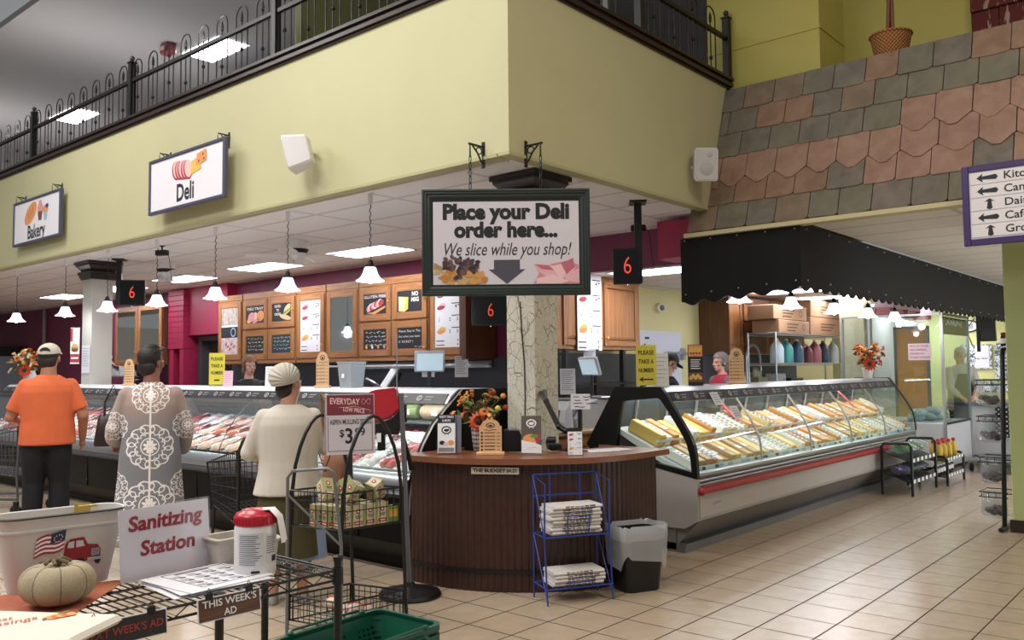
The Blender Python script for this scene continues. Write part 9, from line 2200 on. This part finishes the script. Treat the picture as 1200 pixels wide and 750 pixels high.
b = MB(mat('jam_dark', '#3b1216', 0.25)); b.lathe([(0.036, 0), (0.04, 0.008), (0.04, 0.085), (0.03, 0.1)], n=16); b.build('glass', t)
b = MB(mat('jar_lid_red', '#7d2026', 0.35)); b.lathe([(0.034, 0.1), (0.036, 0.104), (0.036, 0.125), (0.03, 0.128)], n=16); b.build('lid', t)
b = MB(CARD); b.lathe([(0.0405, 0.025), (0.0405, 0.07)], n=16, cap=False); b.build('label', t)
t = thing('wicker_planter', 'wicker basket planter with a dry stem standing above the slate wall', 'planter', (8.55, 2.49, 4.37))
def wicker():
    n = NB('wicker', 0.7); a = n.op('ARCTAN2', n.y, n.x); k = n.op('MULTIPLY', n.op('SINE', n.op('MULTIPLY', a, 30)), n.op('SINE', n.op('MULTIPLY', n.z, 170))); n.color(n.mix(n.ramp(k, -0.6, 0.6), '#8f5a2e', '#c98d55')); n.bump(k, 0.6, 0.01); return n.m
WK = wicker(); b = MB(WK); b.lathe([(0.13, 0), (0.135, 0.01), (0.185, 0.30), (0.19, 0.31), (0.17, 0.31), (0.13, 0.03)], n=36); b.build('basket', t)
b = MB(WK); b.tube([(0.187 * math.cos(2 * PI * i / 36), 0.187 * math.sin(2 * PI * i / 36), 0.31) for i in range(36)], 0.013, 8, True); b.build('rim', t)
b = MB(mat('soil', '#4a3525', 0.9)); b.lathe([(0.165, 0.27), (0.16, 0.285)], n=24); b.build('soil', t)
b = MB(mat('dry_stem', '#8a5f4a', 0.8))
for k in range(3): b.tube([(0.03 * math.cos(k * 2.1), 0.03 * math.sin(k * 2.1), 0.27), (0.02 * math.cos(k * 2.1 + 1), 0.02 * math.sin(k * 2.1 + 1), 0.7), (0.05 * math.cos(k * 2.1), 0.05 * math.sin(k * 2.1), 1.2)], 0.017, 6)
b.build('stems', t, smooth=60)
r2 = random.Random(5)
for k in range(10):
    b = MB(LEAFS[k % 2]); a = r2.uniform(0, 6.28); c = Vector((0.03 * math.cos(a), 0.03 * math.sin(a), 0.75 + 0.05 * k)); d = Vector((math.cos(a), math.sin(a), 0.35)) * 0.3; s_ = Vector((-math.sin(a), math.cos(a), 0)) * 0.06
    b.quad(c, c + d * 0.5 + s_, c + d, c + d * 0.5 - s_); b.build('leaf', t, smooth=0, solid=0.002)
def weathered():
    n = NB('weathered_red', 0.8); f_ = n.noise(5, 6, n.vec(n.op('MULTIPLY', n.x, 3), n.op('MULTIPLY', n.y, 5), n.op('MULTIPLY', n.z, 0.9)), 0.8); n.color(n.mix(n.ramp(f_, 0.56, 0.62), '#5f1f1b', '#a98f80')); return n.m
t = thing('barn_door', 'weathered red plank barn door standing on the loft above the slates', 'door', (9.1, 1.3, 4.37))
WR_ = weathered()
for k in range(5): b = MB(WR_); b.Bx(9.08, 9.12, 1.9 - (k + 1) * 0.24 + 0.004, 1.9 - k * 0.24, 4.372, 6.4, 0.004); b.build('plank', t, world=True, smooth=0)
b = MB(WR_); b.Bx(9.05, 9.08, 0.7, 1.9, 4.9, 5.05, 0.004); b.build('cross_rail', t, world=True, smooth=0)
